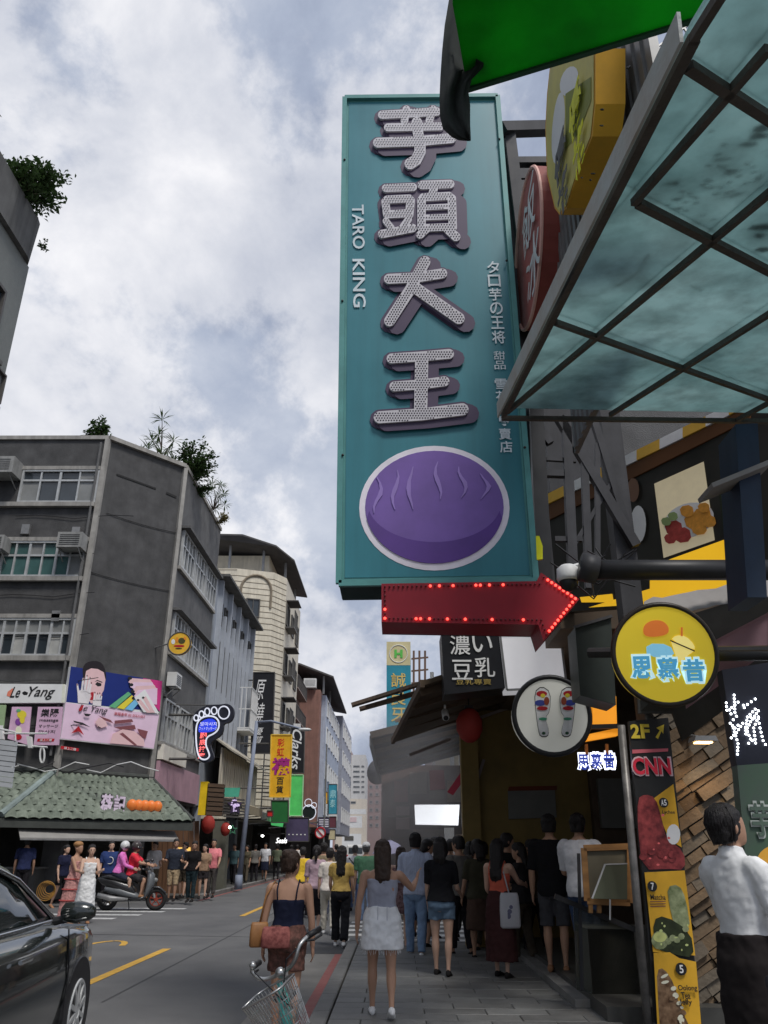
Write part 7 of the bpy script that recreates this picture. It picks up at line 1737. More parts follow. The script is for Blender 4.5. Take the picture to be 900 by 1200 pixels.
# --- women in the foreground
w1 = G_(447, 1193, .09)
def hem_fringe(P0, U, Dn, HU, H, ARM, LEG):
    random.seed(31); mb = MB()
    for k in range(46):
        a = 2*math.pi*k/46; p = Vector((.120*H*math.cos(a), -.01*H+.094*H*math.sin(a), .375*H)); mb.tube([Dn(p), Dn(p+Vector((random.uniform(-.01, .01), 0, -random.uniform(.02, .045))))], .0022, 3)
    stuff(mb.build('frayed_hem', F('denim_white', 226, 222, 228, 1.35), P0))
    mb = MB()
    mb.tube([Dn((.028*H, -.096*H, .47*H)), Dn((.028*H, -.094*H, .62*H))], .003, 4); mb.tube([Dn((-.03*H, -.094*H, .62*H)), Dn((-.03*H, -.096*H, .47*H))], .003, 4); mb.build('seam', F('denim_grey', 170, 168, 180, 1.3), P0)
person((w1.x, w1.y, .10), 1.535, 3, 'f', 'tan', ('long', 'brown'), dict(kind='tube', mat=F('heather_grey', 138, 140, 152, 1.4), z0=.605, z1=.775, add=.009), dict(kind='skirt', mat=F('denim_white', 226, 222, 228, 1.35), waist=.615, hem=.375, flare=.022, disp=.018),
       m_shoew, ((12, 6), (-9, 20)), arms=((-2, 12, 8), (0, 0, 0)), explicit={'R': ((.20, .10, .715), (.235, .175, .765), (.3, .3, 1))}, label='woman walking in white frayed denim skirt and grey tube top', bulk=1.14, vox=.0075, extra=hem_fringe)
w2 = G_(335, 1178, 0.0); w2 = Vector((atY(337, 1095, 8.1).x, 8.1, 0.0))
W2 = person((w2.x, w2.y, .0), 1.53, -4, 'f', 'tan', ('bun', 'brown'), dict(kind='cami', mat=F('navy_cami', 22, 26, 44, 1.3), z0=.585, z1=.735, add=.008), dict(kind='shorts', mat=F('floral_shorts', 78, 66, 58, 1.3, var=.6, scale=22, tint=(.22, .10, .08)), len=.30, waist=.60, flare=.03),
       m_shoet, ((6, 4), (-4, 10)), arms=((2, 10, 10), (4, 9, 10)), label='woman in navy camisole and floral shorts behind the bicycle', bulk=1.12, vox=.0075, head=(-25, 0))
# her shoulder bag
def bag(name, label, c, w_, h_, d, mat, yaw=0, strap=None, cat='bag'):
    t = thing(name, label, cat, c, R(yaw)); W = WM[t.name]; rr_ = []
    for z, a, b in ((0, .86, .75), (.06, 1.0, 1.0), (.5, 1.0, 1.0), (.9, .92, .8), (1.0, .82, .35)):
        rr_.append([W @ Vector((math.copysign(abs(math.cos(q))**.6, math.cos(q))*w_/2*a, math.copysign(abs(math.sin(q))**.6, math.sin(q))*d/2*b, z*h_)) for q in [2*math.pi*i/16 for i in range(16)]])
    MB().loft(rr_).build('pouch', mat, t, True)
    if strap: MB().tube(strap, .009, 6).build('strap', mat, t, True)
    return t
m_leather = M('tan_leather', (.30, .14, .05), rough=.5, var=.2, scale=8); m_redbag = M('red_pattern_cloth', (.26, .05, .05), rough=.8, var=.5, scale=26, tint=(.40, .14, .12))
hb = w2+Vector((-.185, -.08, .80))
bag('shoulder_bag', 'small tan leather shoulder bag on camisole woman', hb+Vector((-.06, .0, -.06)), .17, .20, .07, m_leather, 20, [hb+Vector((-.06, 0, .13)), hb+Vector((-.02, .02, .35)), hb+Vector((.05, .06, .47)), hb+Vector((.10, .1, .42))])
bag('waist_pouch', 'red patterned pouch on the hip of camisole woman', hb+Vector((.10, -.07, -.06)), .26, .17, .07, m_redbag, 5)
# --- walkers ahead
p = G_(368, 1092, 0)
person(p, 1.62, 0, 'f', 'fair', ('pony', 'black'), dict(kind='tee', mat=F('mauve_shirt', 150, 128, 138, 1.4), z0=.50, sleeve=.5, flare=.06), dict(kind='skirt', mat=F('black_skirt', 24, 22, 26), hem=.20, flare=.02), m_shoew, ((14, 4), (-10, 18)), label='woman in mauve shirt with black skirt and ponytail', vox=.011)
p = G_(398, 1110, 0)
person(p, 1.60, -3, 'f', 'fair', ('longer', 'black'), dict(kind='tee', mat=F('mustard_top', 176, 148, 84, 1.4), z0=.55, sleeve=.3), dict(kind='pants', mat=F('black_trousers', 26, 26, 30), len=.97, flare=.012, waist=.61), m_shoew, ((12, 4), (-8, 16)), arms=((14, 8, 40), (8, 8, 20)), label='woman in mustard top and black trousers walking ahead', vox=.011)
person(G_(377, 1078, 0), 1.70, 4, 'm', 'tan', ('short', 'black'), dict(kind='tee', mat=F('olive_tee', 116, 104, 84, 1.4)), dict(kind='pants', mat=F('dark_blue_trousers', 40, 46, 66)), m_shoeb, STEP, label='man in olive tee partly behind the mauve-shirt woman', vox=.012)
person(G_(352, 1074, 0), 1.60, 8, 'f', 'fair', ('short', 'black'), dict(kind='tee', mat=F('yellow_tee', 205, 165, 50, 1.4)), dict(kind='pants', mat=F('grey_trousers', 90, 88, 86)), m_shoew, STEP, label='person in yellow tee just right of camisole woman', vox=.013)
person(G_(384, 1095, 0), 1.58, 4, 'f', 'fair', ('short', 'black'), dict(kind='tee', mat=F('cream_tee', 198, 190, 182, 1.3)), dict(kind='pants', mat=F('cream_trousers', 178, 172, 160, 1.3)), m_shoew, STEP, label='person in cream clothes beside the mustard-top woman', vox=.013)
p = G_(415, 1068, 0)
def sling(P0, U, Dn, HU, H, ARM, LEG):
    MB().tube([U((-.10*H, -.05*H, .81*H)), U((-.02*H, -.085*H, .72*H)), U((.09*H, -.07*H, .60*H))], .016, 6).build('sling_strap', m_shoeb, P0, True)
person(p, 1.66, 2, 'm', 'fair', ('short', 'black'), dict(kind='tee', mat=F('white_shirt', 205, 203, 205, 1.3), sleeve=.6), dict(kind='pants', mat=F('denim_blue', 70, 84, 112)), m_shoeb, STEP, label='person in white shirt with black sling strap', vox=.013, extra=sling)
def cap_hat(P0, U, Dn, HU, H, ARM, LEG):
    m = MB(); rings(m, [(.955*H, .056*H, .066*H, -.002*H), (.985*H, .052*H, .060*H, -.002*H), (1.008*H, .036*H, .042*H, -.002*H), (1.016*H, .012*H, .014*H, 0)], 16, HU); m.build('cap', F('white_cap', 215, 213, 212, 1.3), P0, True)
    MB().prism([HU((-.045*H, .05*H, .957*H)), HU((.045*H, .05*H, .957*H)), HU((.035*H, .115*H, .948*H)), HU((-.035*H, .115*H, .948*H))], Z3, .01).build('cap_peak', F('white_cap', 215, 213, 212, 1.3), P0)
person(G_(428, 1084, 0), 1.70, 0, 'm', 'tan', ('short', 'black'), dict(kind='tee', mat=F('green_tee', 70, 110, 84, 1.4)), dict(kind='pants', mat=F('light_denim', 120, 138, 165)), m_shoew, STEP, label='man in white cap and green tee past the long-haired woman', vox=.013, extra=cap_hat)
person(G_(470, 1115, 0), 1.58, -4, 'f', 'fair', ('long', 'brown'), None, dict(kind='dress', mat=F('floral_maroon', 78, 44, 50, 1.4, var=.5, scale=26, tint=(.34, .22, .22)), waist=.80, hem=.36, flare=.03), m_shoeb, ((6, 3), (-4, 8)), label='woman in maroon floral dress beside the striped-shirt man', vox=.012)
# umbrella held by the crowd
c = atY(457, 992, 17.5); t = thing('umbrella', 'small grey-violet umbrella open in the crowd', 'umbrella', c-Z3*.9)
rr_ = []
for r_, z_ in ((.36, -.14), (.30, -.05), (.2, .03), (.08, .08), (.02, .1)): rr_.append([c+Vector((math.cos(2*math.pi*i/16)*r_*(1 if i % 2 == 0 else .95), math.sin(2*math.pi*i/16)*r_*(1 if i % 2 == 0 else .95), z_-(0 if i % 2 == 0 else -.02))) for i in range(16)])
MB().loft(rr_).build('canopy', P('grey_violet_cloth', 140, 138, 160, 1.4), t); MB().tube([c+Z3*.18, c-Z3*.85], .01, 6).build('shaft', m_metal, t)
# --- the queue on the right
person(G_(488, 1124, .02), 1.76, -8, 'm', 'tan', ('short', 'black'), dict(kind='polo', mat=F('pale_blue_stripe', 158, 166, 186, 1.35, stretch=(8, 8, .3)), sleeve=.95, z0=.50), dict(kind='pants', mat=F('light_blue_jeans', 112, 134, 162, 1.3), waist=.58), m_shoew, ((6, 2), (-8, 8)), arms=((10, 10, 75), (4, 8, 14)), label='man in pale blue shirt and light jeans in the queue', vox=.011)
person(G_(519, 1144, .09), 1.60, -12, 'f', 'fair', ('bob', 'black'), dict(kind='tee', mat=F('black_tee', 22, 22, 25), z0=.53, sleeve=.45, flare=.04), dict(kind='shorts', mat=F('blue_denim_shorts', 92, 112, 132, 1.3), len=.22, flare=.03), m_shoeb, ((5, 2), (-6, 6)), label='woman in black tee and denim shorts standing by queue', vox=.011, arms=((8, 6, 20), (12, 8, 60)))
qs = [((503, 1112), 1.66, 'f', 'long', ('charcoal_tee', 40, 40, 44), ('navy_skirt', 34, 36, 48), 'dark-haired person between blue-shirt man and black-tee woman', 'skirt'),
      ((541, 1122), 1.70, 'm', 'short', ('grey_tee', 105, 102, 98), ('dark_pants', 32, 30, 34), 'man in grey tee behind the black-tee woman', 'pants'),
      ((556, 1116), 1.62, 'f', 'bob', ('khaki_top', 84, 78, 64), ('khaki_pants', 92, 84, 72), 'person in khaki clothes in the queue', 'pants'),
      ((572, 1112), 1.62, 'f', 'short', ('brown_top', 70, 56, 48), ('black_pants', 24, 24, 26), 'person in brown top nearer the far counter', 'pants'),
      ((583, 1108), 1.78, 'm', 'short', ('dark_red_top', 60, 34, 36), ('black_pants', 24, 24, 26), 'tall dark-clothed man behind the coral-top woman', 'pants'),
      ((622, 1108), 1.72, 'm', 'short', ('navy_tee', 26, 28, 40), ('black_pants', 24, 24, 26), 'man in navy tee deep in the shop shade', 'pants'),
      ((607, 1104), 1.60, 'f', 'pony', ('black_top', 24, 22, 24), ('black_pants', 24, 24, 26), 'person in black top facing the shop counter', 'pants')]
qs += [((530, 1102), 1.68, 'm', 'short', ('slate_tee', 62, 66, 76), ('dark_pants', 32, 30, 34), 'slate-tee man far back in the queue near crossing', 'pants'),
       ((548, 1100), 1.58, 'f', 'long', ('wine_top', 82, 44, 52), ('black_pants', 24, 24, 26), 'person in wine top far back beside slate-tee man', 'pants'),
       ((564, 1126), 1.64, 'f', 'bob', ('dark_olive_top', 58, 56, 44), ('brown_skirt', 72, 56, 48), 'woman in dark olive top and brown skirt in queue', 'skirt'),
       ((600, 1122), 1.74, 'm', 'short', ('black_tee2', 20, 20, 22), ('dark_pants', 32, 30, 34), 'man in black just left of the tall shorts man', 'pants'),
       ((632, 1124), 1.66, 'f', 'pony', ('brown_tee', 64, 50, 40), ('dark_pants', 32, 30, 34), 'ponytailed person in brown tee beside tall man', 'pants'),
       ((641, 1106), 1.70, 'm', 'short', ('grey_blue_tee', 70, 78, 90), ('dark_pants', 32, 30, 34), 'man in grey-blue tee deepest by the mustard wall', 'pants'),
       ((615, 1132), 1.60, 'f', 'long', ('charcoal_top2', 46, 44, 46), ('olive_shorts', 74, 66, 56), 'long-haired person in charcoal right of coral-top woman', 'pants'),
       ((494, 1100), 1.62, 'f', 'long', ('dusty_rose_top', 132, 96, 100), ('navy_skirt', 34, 36, 48), 'woman in dusty rose top behind blue-shirt man', 'skirt'),
       ((510, 1098), 1.72, 'm', 'short', ('pale_grey_tee', 150, 148, 150), ('dark_pants', 32, 30, 34), 'man in pale grey tee behind the black-tee woman shoulder', 'pants')]
for k, (fp, h_, sx_, hs, tc_, bc_, lab, bk_) in enumerate(qs):
    q = G_(*fp, .05); person(q, h_, -38+23*((k*3) % 5), sx_, 'tan', (hs, 'black'), dict(kind='tee', mat=F(*tc_, 1.2)), dict(kind=bk_, mat=F(*bc_, 1.2), hem=.25, len=.95), m_shoeb, ((5+5*(k % 3), 3+4*(k % 2)), (-8+3*(k % 2), 10)), arms=((8+14*(k % 3), 6+4*(k % 2), 25+30*(k % 3)), (4+10*((k+1) % 3), 10, 15+35*(k % 2))), label=lab, vox=.014, head=(-40+27*((k*2) % 4), -14+7*(k % 4)), lean=-3+2.5*(k % 4))
c5 = G_(590, 1146, .09)
person(c5, 1.58, -28, 'f', 'fair', ('longer', 'black'), dict(kind='cami', mat=F('coral_top', 176, 84, 66, 1.4), z0=.60, z1=.75, add=.008), dict(kind='dress', mat=F('dark_rust_skirt', 58, 34, 34, 1.3), waist=.62, hem=.12, flare=.012, name='skirt'), m_shoeb, ((4, 2), (-4, 5)), arms=((16, 8, 50), (50, 6, 30)), label='woman in coral top with long hair and white carrier bag', vox=.010)
bag('carrier_bag', 'white plastic carrier bag with grey print hanging from coral-top woman', c5+Vector((.10, -.16, .56)), .26, .40, .10, M('white_poly', (.72, .72, .76), rough=.5, var=.1, bump=.5, bscale=9, transl=.25), 10, [c5+Vector((.10, -.16, .95)), c5+Vector((.05, -.12, 1.18)), c5+Vector((.02, -.02, 1.31))])
t_ = [o for o in bpy.data.objects if o.name.startswith('carrier_bag')][-1]
for k in range(3): MB().disc(c5+Vector((.09+.02*(k-1), -.216, .70+.05*k)), -Y3, .035-.006*k, .004, 10).build('print_mark', P('grey_print', 90, 90, 110), t_)
person(G_(655, 1140, .17), 1.80, -14, 'm', 'tan', ('short', 'black'), dict(kind='tee', mat=F('black_tee', 22, 22, 25), z0=.47, sleeve=.5), dict(kind='shorts', mat=F('grey_shorts', 62, 62, 66, 1.3), len=.46, flare=.02), m_shoet, ((4, 2), (-5, 5)), label='tall man in black tee and grey shorts on shop step', vox=.011)
person(G_(692, 1146, .20), 1.76, -30, 'm', 'tan', ('short', 'black'), dict(kind='tee', mat=F('white_tee', 200, 200, 204, 1.3), z0=.48, sleeve=.5), dict(kind='pants', mat=F('blue_jeans', 52, 66, 92, 1.3)), m_shoew, ((8, 6), (-6, 6)), label='man in white tee behind the wooden frame', vox=.011, arms=((20, 8, 60), (10, 10, 40)))
# staff member at the right edge, back to us, holding a dark tray cloth
ps = atY(862, 1010, 5.0)
def apron(P0, U, Dn, HU, H, ARM, LEG):
    m = MB(); rows = []
    for k in range(9):
        z = .28+.33*k/8; q = interp([(a*H, b*H, c*H, d*H) for a, b, c, d in TORSO['m']], max(z, .5)*H); rows.append((z*H, q[1]*.80+.036, q[2]*.80+.036, q[3]))
    rings(m, rows, 24, Dn); soft('apron', m, F('black_apron', 30, 26, 26), P0, .012, 3, .015, .12)
person((ps.x-.01, 5.0, .10), 1.70, -60, 'm', 'tan', ('short', 'black'), dict(kind='polo', mat=F('white_polo', 212, 212, 222, 1.3), z0=.52, sleeve=.5, flare=.03, disp=.016, add=.014), dict(kind='pants', mat=F('black_trousers', 26, 26, 30)), m_shoeb, ((6, 4), (-4, 6)), arms=((24, 5, 45), (10, 15, 24)), bulk=.80, label='man in white polo and dark apron at the right edge', vox=.0085, extra=apron, head=(-10, 12))
hp = Vector((ps.x+.16, 4.70, .52))
t = thing('folded_cloth', 'dark brown tray held against the polo man hip', 'tray', hp)
MB().prism([hp+Vector((-.22, 0, .0)), hp+Vector((.30, .0, -.05)), hp+Vector((.34, .02, .45)), hp+Vector((.10, .05, .52)), hp+Vector((-.16, .06, .30))], Vector((-.2, -1, .1)), .03).build('panel', F('dark_brown_cloth', 38, 26, 24, 1.3), t)
MB().beam(hp+Vector((.10, .03, .53)), hp+Vector((.24, .0, .60)), .015).build('pale_edge', m_white, t)
# --- left pavement group
def hatted(P0, U, Dn, HU, H, ARM, LEG):
    m = MB(); m.ell(HU((0, -.01*H, .985*H)), (.068*H, .075*H, .045*H), 14, 8); m.build('hat', P('straw', 150, 110, 70, 1.3), P0, True)
def wide_hem(P0, U, Dn, HU, H, ARM, LEG): pass
person(G_(80, 1079, 0), 1.64, -100, 'f', 'tan', ('none', 'black'), None, dict(kind='dress', mat=M('fabric_pink_crochet', (.52, .26, .24), rough=.95, var=.35, scale=26, bump=.4, bscale=70), waist=.76, hem=.05, flare=.035), m_shoet, ((4, 2), (-4, 4)), arms=((35, 6, 40), (30, 6, 50)), label='woman in long pink crochet dress on the crossing', vox=.011, extra=lambda *a: (hatted(*a), [MB().ring(a[2]((0, -.01*a[4], z*a[4])), Z3, w_*a[4], .014, 26).build('red_band', P('red_band', 150, 60, 58), a[0], True) for z, w_ in ((.26, .150), (.40, .134), (.53, .118))]))
person(G_(96, 1082, 0), 1.60, -150, 'f', 'fair', ('long', 'black'), None, dict(kind='dress', mat=F('white_dress', 214, 210, 226, 1.3), waist=.77, hem=.09, flare=.03), m_shoet, ((4, 2), (-4, 4)), arms=((30, 8, 70), (30, 8, 60)), label='woman in long white dress facing the camera on crossing', vox=.010, face=True, extra=lambda *a: [MB().tube([a[1]((s*.05*a[4], .05*a[4], .76*a[4])), a[1]((s*.06*a[4], -.0, .835*a[4])), a[1]((s*.05*a[4], -.05*a[4], .76*a[4]))], .016, 6).build('strap', MATS['fabric_white_dress'], a[0], True) for s in (-1, 1)])
person(G_(68, 1064, 0), 1.62, -120, 'f', 'fair', ('long', 'black'), dict(kind='tee', mat=F('black_blue_tee', 26, 28, 48), sleeve=.35), dict(kind='shorts', mat=F('black_shorts', 26, 26, 28), len=.3), m_shoet, ((24, 10), (-12, 10)), label='woman in dark tee and black shorts behind the pink dress', vox=.013)
person(G_(21, 1058, .1), 1.70, 20, 'm', 'tan', ('short', 'black'), dict(kind='tee', mat=F('navy_tee2', 32, 38, 66)), dict(kind='pants', mat=F('dark_pants', 32, 30, 34)), m_shoeb, ((4, 2), (-4, 4)), label='man in navy tee at far left by the stall', vox=.014)
person(G_(122, 1062, 0), 1.72, -160, 'm', 'fair', ('short', 'black'), dict(kind='tee', mat=F('blue_print_tee', 38, 52, 92)), dict(kind='pants', mat=F('dark_pants', 32, 30, 34)), m_shoew, ((6, 4), (-6, 6)), label='man in blue tee standing behind the scooter tail', vox=.014, face=True, extra=lambda *a: MB().ring(a[1]((.0, .085*a[4], .70*a[4])), (0, -1, 0), .09, .012, 18).build('print_ring', m_white, a[0]))
left = [((176, 1052), 1.66, 'f', 'short', ('pale_pink_shirt', 214, 196, 196), ('khaki_pants', 92, 84, 72), 200, 'person in pale pink shirt behind the scooter front', 'pants', .95),
        ((200, 1056), 1.72, 'm', 'short', ('dark_print_tee', 40, 44, 54), ('khaki_shorts', 160, 140, 112), 185, 'man in dark tee and khaki shorts at left kerb', 'shorts', .5),
        ((212, 1052), 1.64, 'm', 'short', ('charcoal_tee', 40, 40, 44), ('olive_shorts', 74, 66, 56), 170, 'person in charcoal tee beside khaki-shorts man', 'shorts', .45),
        ((222, 1057), 1.66, 'f', 'short', ('black_top', 24, 22, 24), ('dark_teal_pants', 30, 42, 46), 175, 'person all in black with wide trousers at kerb', 'pants', .98),
        ((236, 1053), 1.58, 'f', 'long', ('tan_top', 132, 108, 88), ('dark_shorts', 44, 40, 42), 190, 'woman in tan top and dark shorts at left kerb', 'shorts', .3),
        ((246, 1052), 1.74, 'm', 'short', ('rose_stripe_tee', 206, 118, 124), ('grey_pants', 70, 66, 64), 180, 'man in rose striped tee right of tan-top woman', 'pants', .95)]
for k, (fp, h_, sx_, hs, tc_, bc_, yw, lab, bk_, ln) in enumerate(left):
    person(G_(*fp, .08), h_, yw, sx_, 'tan' if k % 2 else 'fair', (hs, 'black'), dict(kind='tee', mat=F(*tc_, 1.4)), dict(kind=bk_, mat=F(*bc_, 1.4), len=ln), m_shoeb, ((6, 4), (-5, 6)), arms=((6+14*(k % 3), 6+4*(k % 2), 25+35*((k+1) % 3)), (10+8*(k % 2), 9, 70*(k % 2)+12)), label=lab, vox=.014, face=True, head=(-30+22*((k*2) % 4), -10+8*(k % 3)), lean=-3+3*(k % 3))
farp = [((309, 1032), 1.72, 'm', 180, ('white_tee', 200, 200, 204), ('navy_apron', 34, 38, 56), 'man in white tee and dark apron in left distance', 'skirt'),
        ((297, 1034), 1.64, 'f', 20, ('grey_tee', 105, 102, 98), ('dark_pants', 32, 30, 34), 'grey figure under the left arcade past the lamp post', 'pants'),
        ((287, 1035), 1.60, 'f', 160, ('khaki_top', 84, 78, 64), ('khaki_pants', 92, 84, 72), 'khaki figure under the left arcade by lamp post', 'pants'),
        ((323, 1030), 1.66, 'm', 10, ('dusty_green_tee', 86, 92, 76), ('dark_pants', 32, 30, 34), 'person in dusty green past the apron man', 'pants'),
        ((340, 1030), 1.64, 'f', 0, ('brick_tee', 140, 80, 74), ('dark_pants', 32, 30, 34), 'person in brick-red tee in the far left crowd', 'pants'),
        ((347, 1028), 1.66, 'm', 0, ('pale_tee', 190, 184, 180), ('dark_pants', 32, 30, 34), 'person in pale tee in the far left crowd', 'pants'),
        ((393, 1040), 1.64, 'f', 0, ('charcoal_tee', 40, 40, 44), ('dark_pants', 32, 30, 34), 'dark figure far ahead between the walkers', 'pants'),
        ((272, 1037), 1.64, 'm', 170, ('teal_grey_tee', 60, 80, 84), ('dark_pants', 32, 30, 34), 'person in teal-grey tee left of lamp post base', 'pants')]
for k, (fp, h_, sx_, yw, tc_, bc_, lab, bk_) in enumerate(farp):
    person(G_(*fp, .08), h_, yw, sx_, 'tan', ('short', 'black'), dict(kind='tee', mat=F(*tc_, 1.4)), dict(kind=bk_, mat=F(*bc_, 1.4), hem=.28, waist=.66), m_shoeb, ((8, 4), (-8, 10)), label=lab, vox=.018)
# ================================================================ scooter with two riders
m_sblk = M('scooter_black_plastic', (.02, .02, .022), rough=.35, var=.2, spec=.5, coat=.3)
m_sgry = M('scooter_grey_panel', (.14, .15, .16), rough=.35, var=.15, spec=.5)
m_rub = M('tyre_rubber', (.018, .018, .018), rough=.8, var=.3)
m_rim_r = M('red_wheel_rim', (.30, .05, .03), rough=.4, var=.2, metal=.3)
sp = G_(152, 1067, 0); SCX, SCY = sp.x, sp.y
sc = thing('scooter', 'black scooter with red front wheel rim ridden by two', 'scooter', (SCX, SCY, 0), R(-90+6))
W = WM[sc.name]; L = lambda x, y, z: W @ Vector((x, y, z))    # +y forward
def wheel(par, c, r, wdt, rimm, name='wheel', spokes=5):
    ax = (W.to_3x3() @ Vector((1, 0, 0))); wo = MB().ring(c, ax, r-wdt*.45, wdt*.5, 32, 10).build(name, m_rub, par, True)
    u = Vector((0, 0, 1)); v = ax.cross(u); m = MB(); m.ring(c, ax, r-wdt*.95, wdt*.14, 28, 6); m.disc(c+ax*.03, ax, .05, .06, 14)
    for k in range(spokes): a = 2*math.pi*k/spokes; d = u*math.cos(a)+v*math.sin(a); m.beam(c+d*.03, c+d*(r-wdt*.9), .035, .03)
    m.build('rim', rimm, wo)
wheel(sc, L(0, .66, .27), .27, .11, m_rim_r); wheel(sc, L(0, -.62, .27), .27, .12, m_sblk)
def shell(name, rows, mat):
    m = MB(); rr_ = []
    for y, z, a, b in rows: rr_.append([L(math.copysign(abs(math.cos(q))**.7, math.cos(q))*a, y, z+math.copysign(abs(math.sin(q))**.7, math.sin(q))*b) for q in [2*math.pi*i/16 for i in range(16)]])
    m.loft(rr_); return m.build(name, mat, sc, True)
shell('tail_body', ((-.95, .78, .04, .03), (-.80, .72, .12, .09), (-.45, .62, .17, .14), (-.05, .52, .17, .14), (.10, .42, .15, .10)), m_sblk)
shell('side_panel', ((-.70, .52, .15, .07), (-.30, .46, .19, .10), (.10, .36, .18, .08), (.25, .33, .14, .05)), m_sgry)
shell('seat', ((-.85, .80, .08, .03), (-.65, .82, .15, .05), (-.30, .76, .16, .06), (.05, .70, .12, .05), (.14, .66, .06, .03)), m_sblk)
shell('floorboard', ((-.05, .30, .18, .05), (.25, .28, .20, .05), (.42, .34, .18, .06)), m_sblk)
m = MB(); rr_ = []
for y, z, a, b in ((.36, .30, .17, .05), (.44, .50, .21, .09), (.48, .70, .22, .11), (.46, .88, .17, .10), (.40, .98, .10, .06)): rr_.append([L(math.cos(q)*a, y+math.sin(q)*b, z) for q in [2*math.pi*i/16 for i in range(16)]])
m.loft(rr_); m.build('front_fairing', m_sgry, sc, True)
shell('front_fender', ((.40, .50, .05, .03), (.55, .57, .08, .03), (.72, .56, .08, .03), (.90, .42, .06, .03)), m_sblk)
MB().tube([L(0, .62, .30), L(0, .50, .62), L(0, .40, 1.0)], .035, 8).build('fork', m_metal, sc)
MB().tube([L(-.34, .26, 1.02), L(-.2, .36, 1.0), L(.2, .36, 1.0), L(.34, .26, 1.02)], .022, 8).build('handlebar', m_sblk, sc, True)
MB().prism([L(-.12, .50, .95), L(.12, .50, .95), L(.08, .40, 1.22), L(-.08, .40, 1.22)], W.to_3x3() @ Vector((0, 1, .4)), .01).build('windscreen', M('smoky_screen', (.2, .2, .22), rough=.1, alpha=.6), sc)
MB().ell(L(0, .58, .74), (.08, .05, .06), 12, 8).build('headlight', m_glass_p, sc, True)
for s in (-1, 1): MB().tube([L(s*.26, .34, 1.03), L(s*.34, .36, 1.2)], .008, 5).build('mirror_stem', m_sblk, sc); MB().ell(L(s*.35, .36, 1.22), (.07, .03, .045), 10, 6).build('mirror', m_sblk, sc, True)
MB().tube([L(.17, -.05, .28), L(.19, -.5, .30), L(.19, -.85, .38)], [.03, .07, .06], 12).build('muffler', m_metal, sc, True)
MB().beam(L(-.1, -.1, .3), L(-.16, -.05, .0), .02).build('stand', m_metal, sc)
yw = -90+6
def helmet(mat, patt=None):
    def fx(P0, U, Dn, HU, H, ARM, LEG):
        m = MB(); m.ell(HU((0, -.004*H, .950*H)), (.078*H, .088*H, .078*H), 18, 12); m.build('helmet', mat, P0, True)
        m = MB(); rings(m, [(.905*H, .072*H, .075*H, .02*H), (.945*H, .080*H, .086*H, .014*H)], 18, HU); m.build('visor', M('dark_visor', (.05, .05, .06), rough=.1, alpha=.75), P0, True)
    return fx
bx = L(0, -.42, 0); person((bx.x, bx.y, 0), 1.62, yw, 'f', 'fair', ('long', 'black'), dict(kind='jacket', mat=F('pink_jacket', 200, 110, 175, 1.4), z0=.52), dict(kind='shorts', mat=F('dark_denim', 44, 46, 60), len=.42), m_shoeb, ((72, 70), (72, 70)), arms=((38, 6, 40), (38, 6, 40)), label='scooter passenger in pink jacket and white helmet', vox=.012, seat=.83, lean=8, extra=helmet(M('white_helmet', (.72, .72, .72), rough=.25, coat=.5)))
bx = L(0, -.06, 0); person((bx.x, bx.y, 0), 1.66, yw, 'm', 'tan', ('short', 'black'), dict(kind='tee', mat=F('red_tee', 196, 48, 62, 1.4), z0=.50), dict(kind='shorts', mat=F('charcoal_shorts', 48, 46, 48), len=.46), m_shoet, ((74, 84), (74, 84)), arms=((56, 8, 26), (56, 8, 26)), label='scooter driver in red tee and patterned helmet', vox=.012, seat=.80, lean=4, extra=helmet(M('patterned_helmet', (.55, .52, .52), rough=.3, var=.9, scale=24, tint=(.08, .06, .06))))

# ================================================================ car at lower left
m_paint = M('dark_green_black_paint', (.012, .016, .014), rough=.22, var=.15, coat=1.0, spec=.5)
m_cglass2 = M('tinted_car_glass', (.008, .012, .012), rough=.04, var=.1, spec=.6)
m_chrome = M('bright_trim', (.62, .63, .64), rough=.18, metal=1.0, var=.05)
CARX, CARY, CARR = -3.36, 5.95, 5
car = thing('car', 'dark glossy car at lower left with chrome window trim', 'car', (CARX, CARY, 0), R(CARR))
W = WM[car.name]; L = lambda x, y, z: W @ Vector((x, y, z))   # +y is the car's front, x right
# stations along length: y, half width at sill/shoulder, sill z, shoulder z, deck z (hood/roof base), deck half width
ST = [(-2.6, .60, .35, .75, .85, .50), (-2.45, .80, .28, .85, 1.0, .68), (-1.9, .88, .22, .92, 1.04, .74), (-1.0, .90, .20, .93, 1.02, .76), (0, .91, .19, .93, 1.02, .77), (.7, .91, .19, .94, 1.02, .76), (1.15, .91, .20, .95, 1.02, .72), (1.6, .90, .24, .93, .99, .66), (1.9, .87, .27, .88, .94, .60), (2.1, .80, .28, .80, .86, .52), (2.22, .64, .30, .68, .72, .40), (2.26, .50, .34, .58, .60, .34)]
rr_ = []
for (y, hw, zs, zsh, zd, dw) in ST:
    half = [(0, zs), (hw*.9, zs), (hw*.98, zs+.12), (hw, zs+(zsh-zs)*.55), (hw*.985, zsh-.06), (hw*.95, zsh), (dw, zd), (dw*.5, zd+.02), (0, zd+.025)]
    ring = [L(x, y, z) for x, z in half]+[L(-x, y, z) for x, z in reversed(half[1:-1])]
    rr_.append(ring)
body = MB().loft(rr_)
body.build('body', m_paint, car, True)
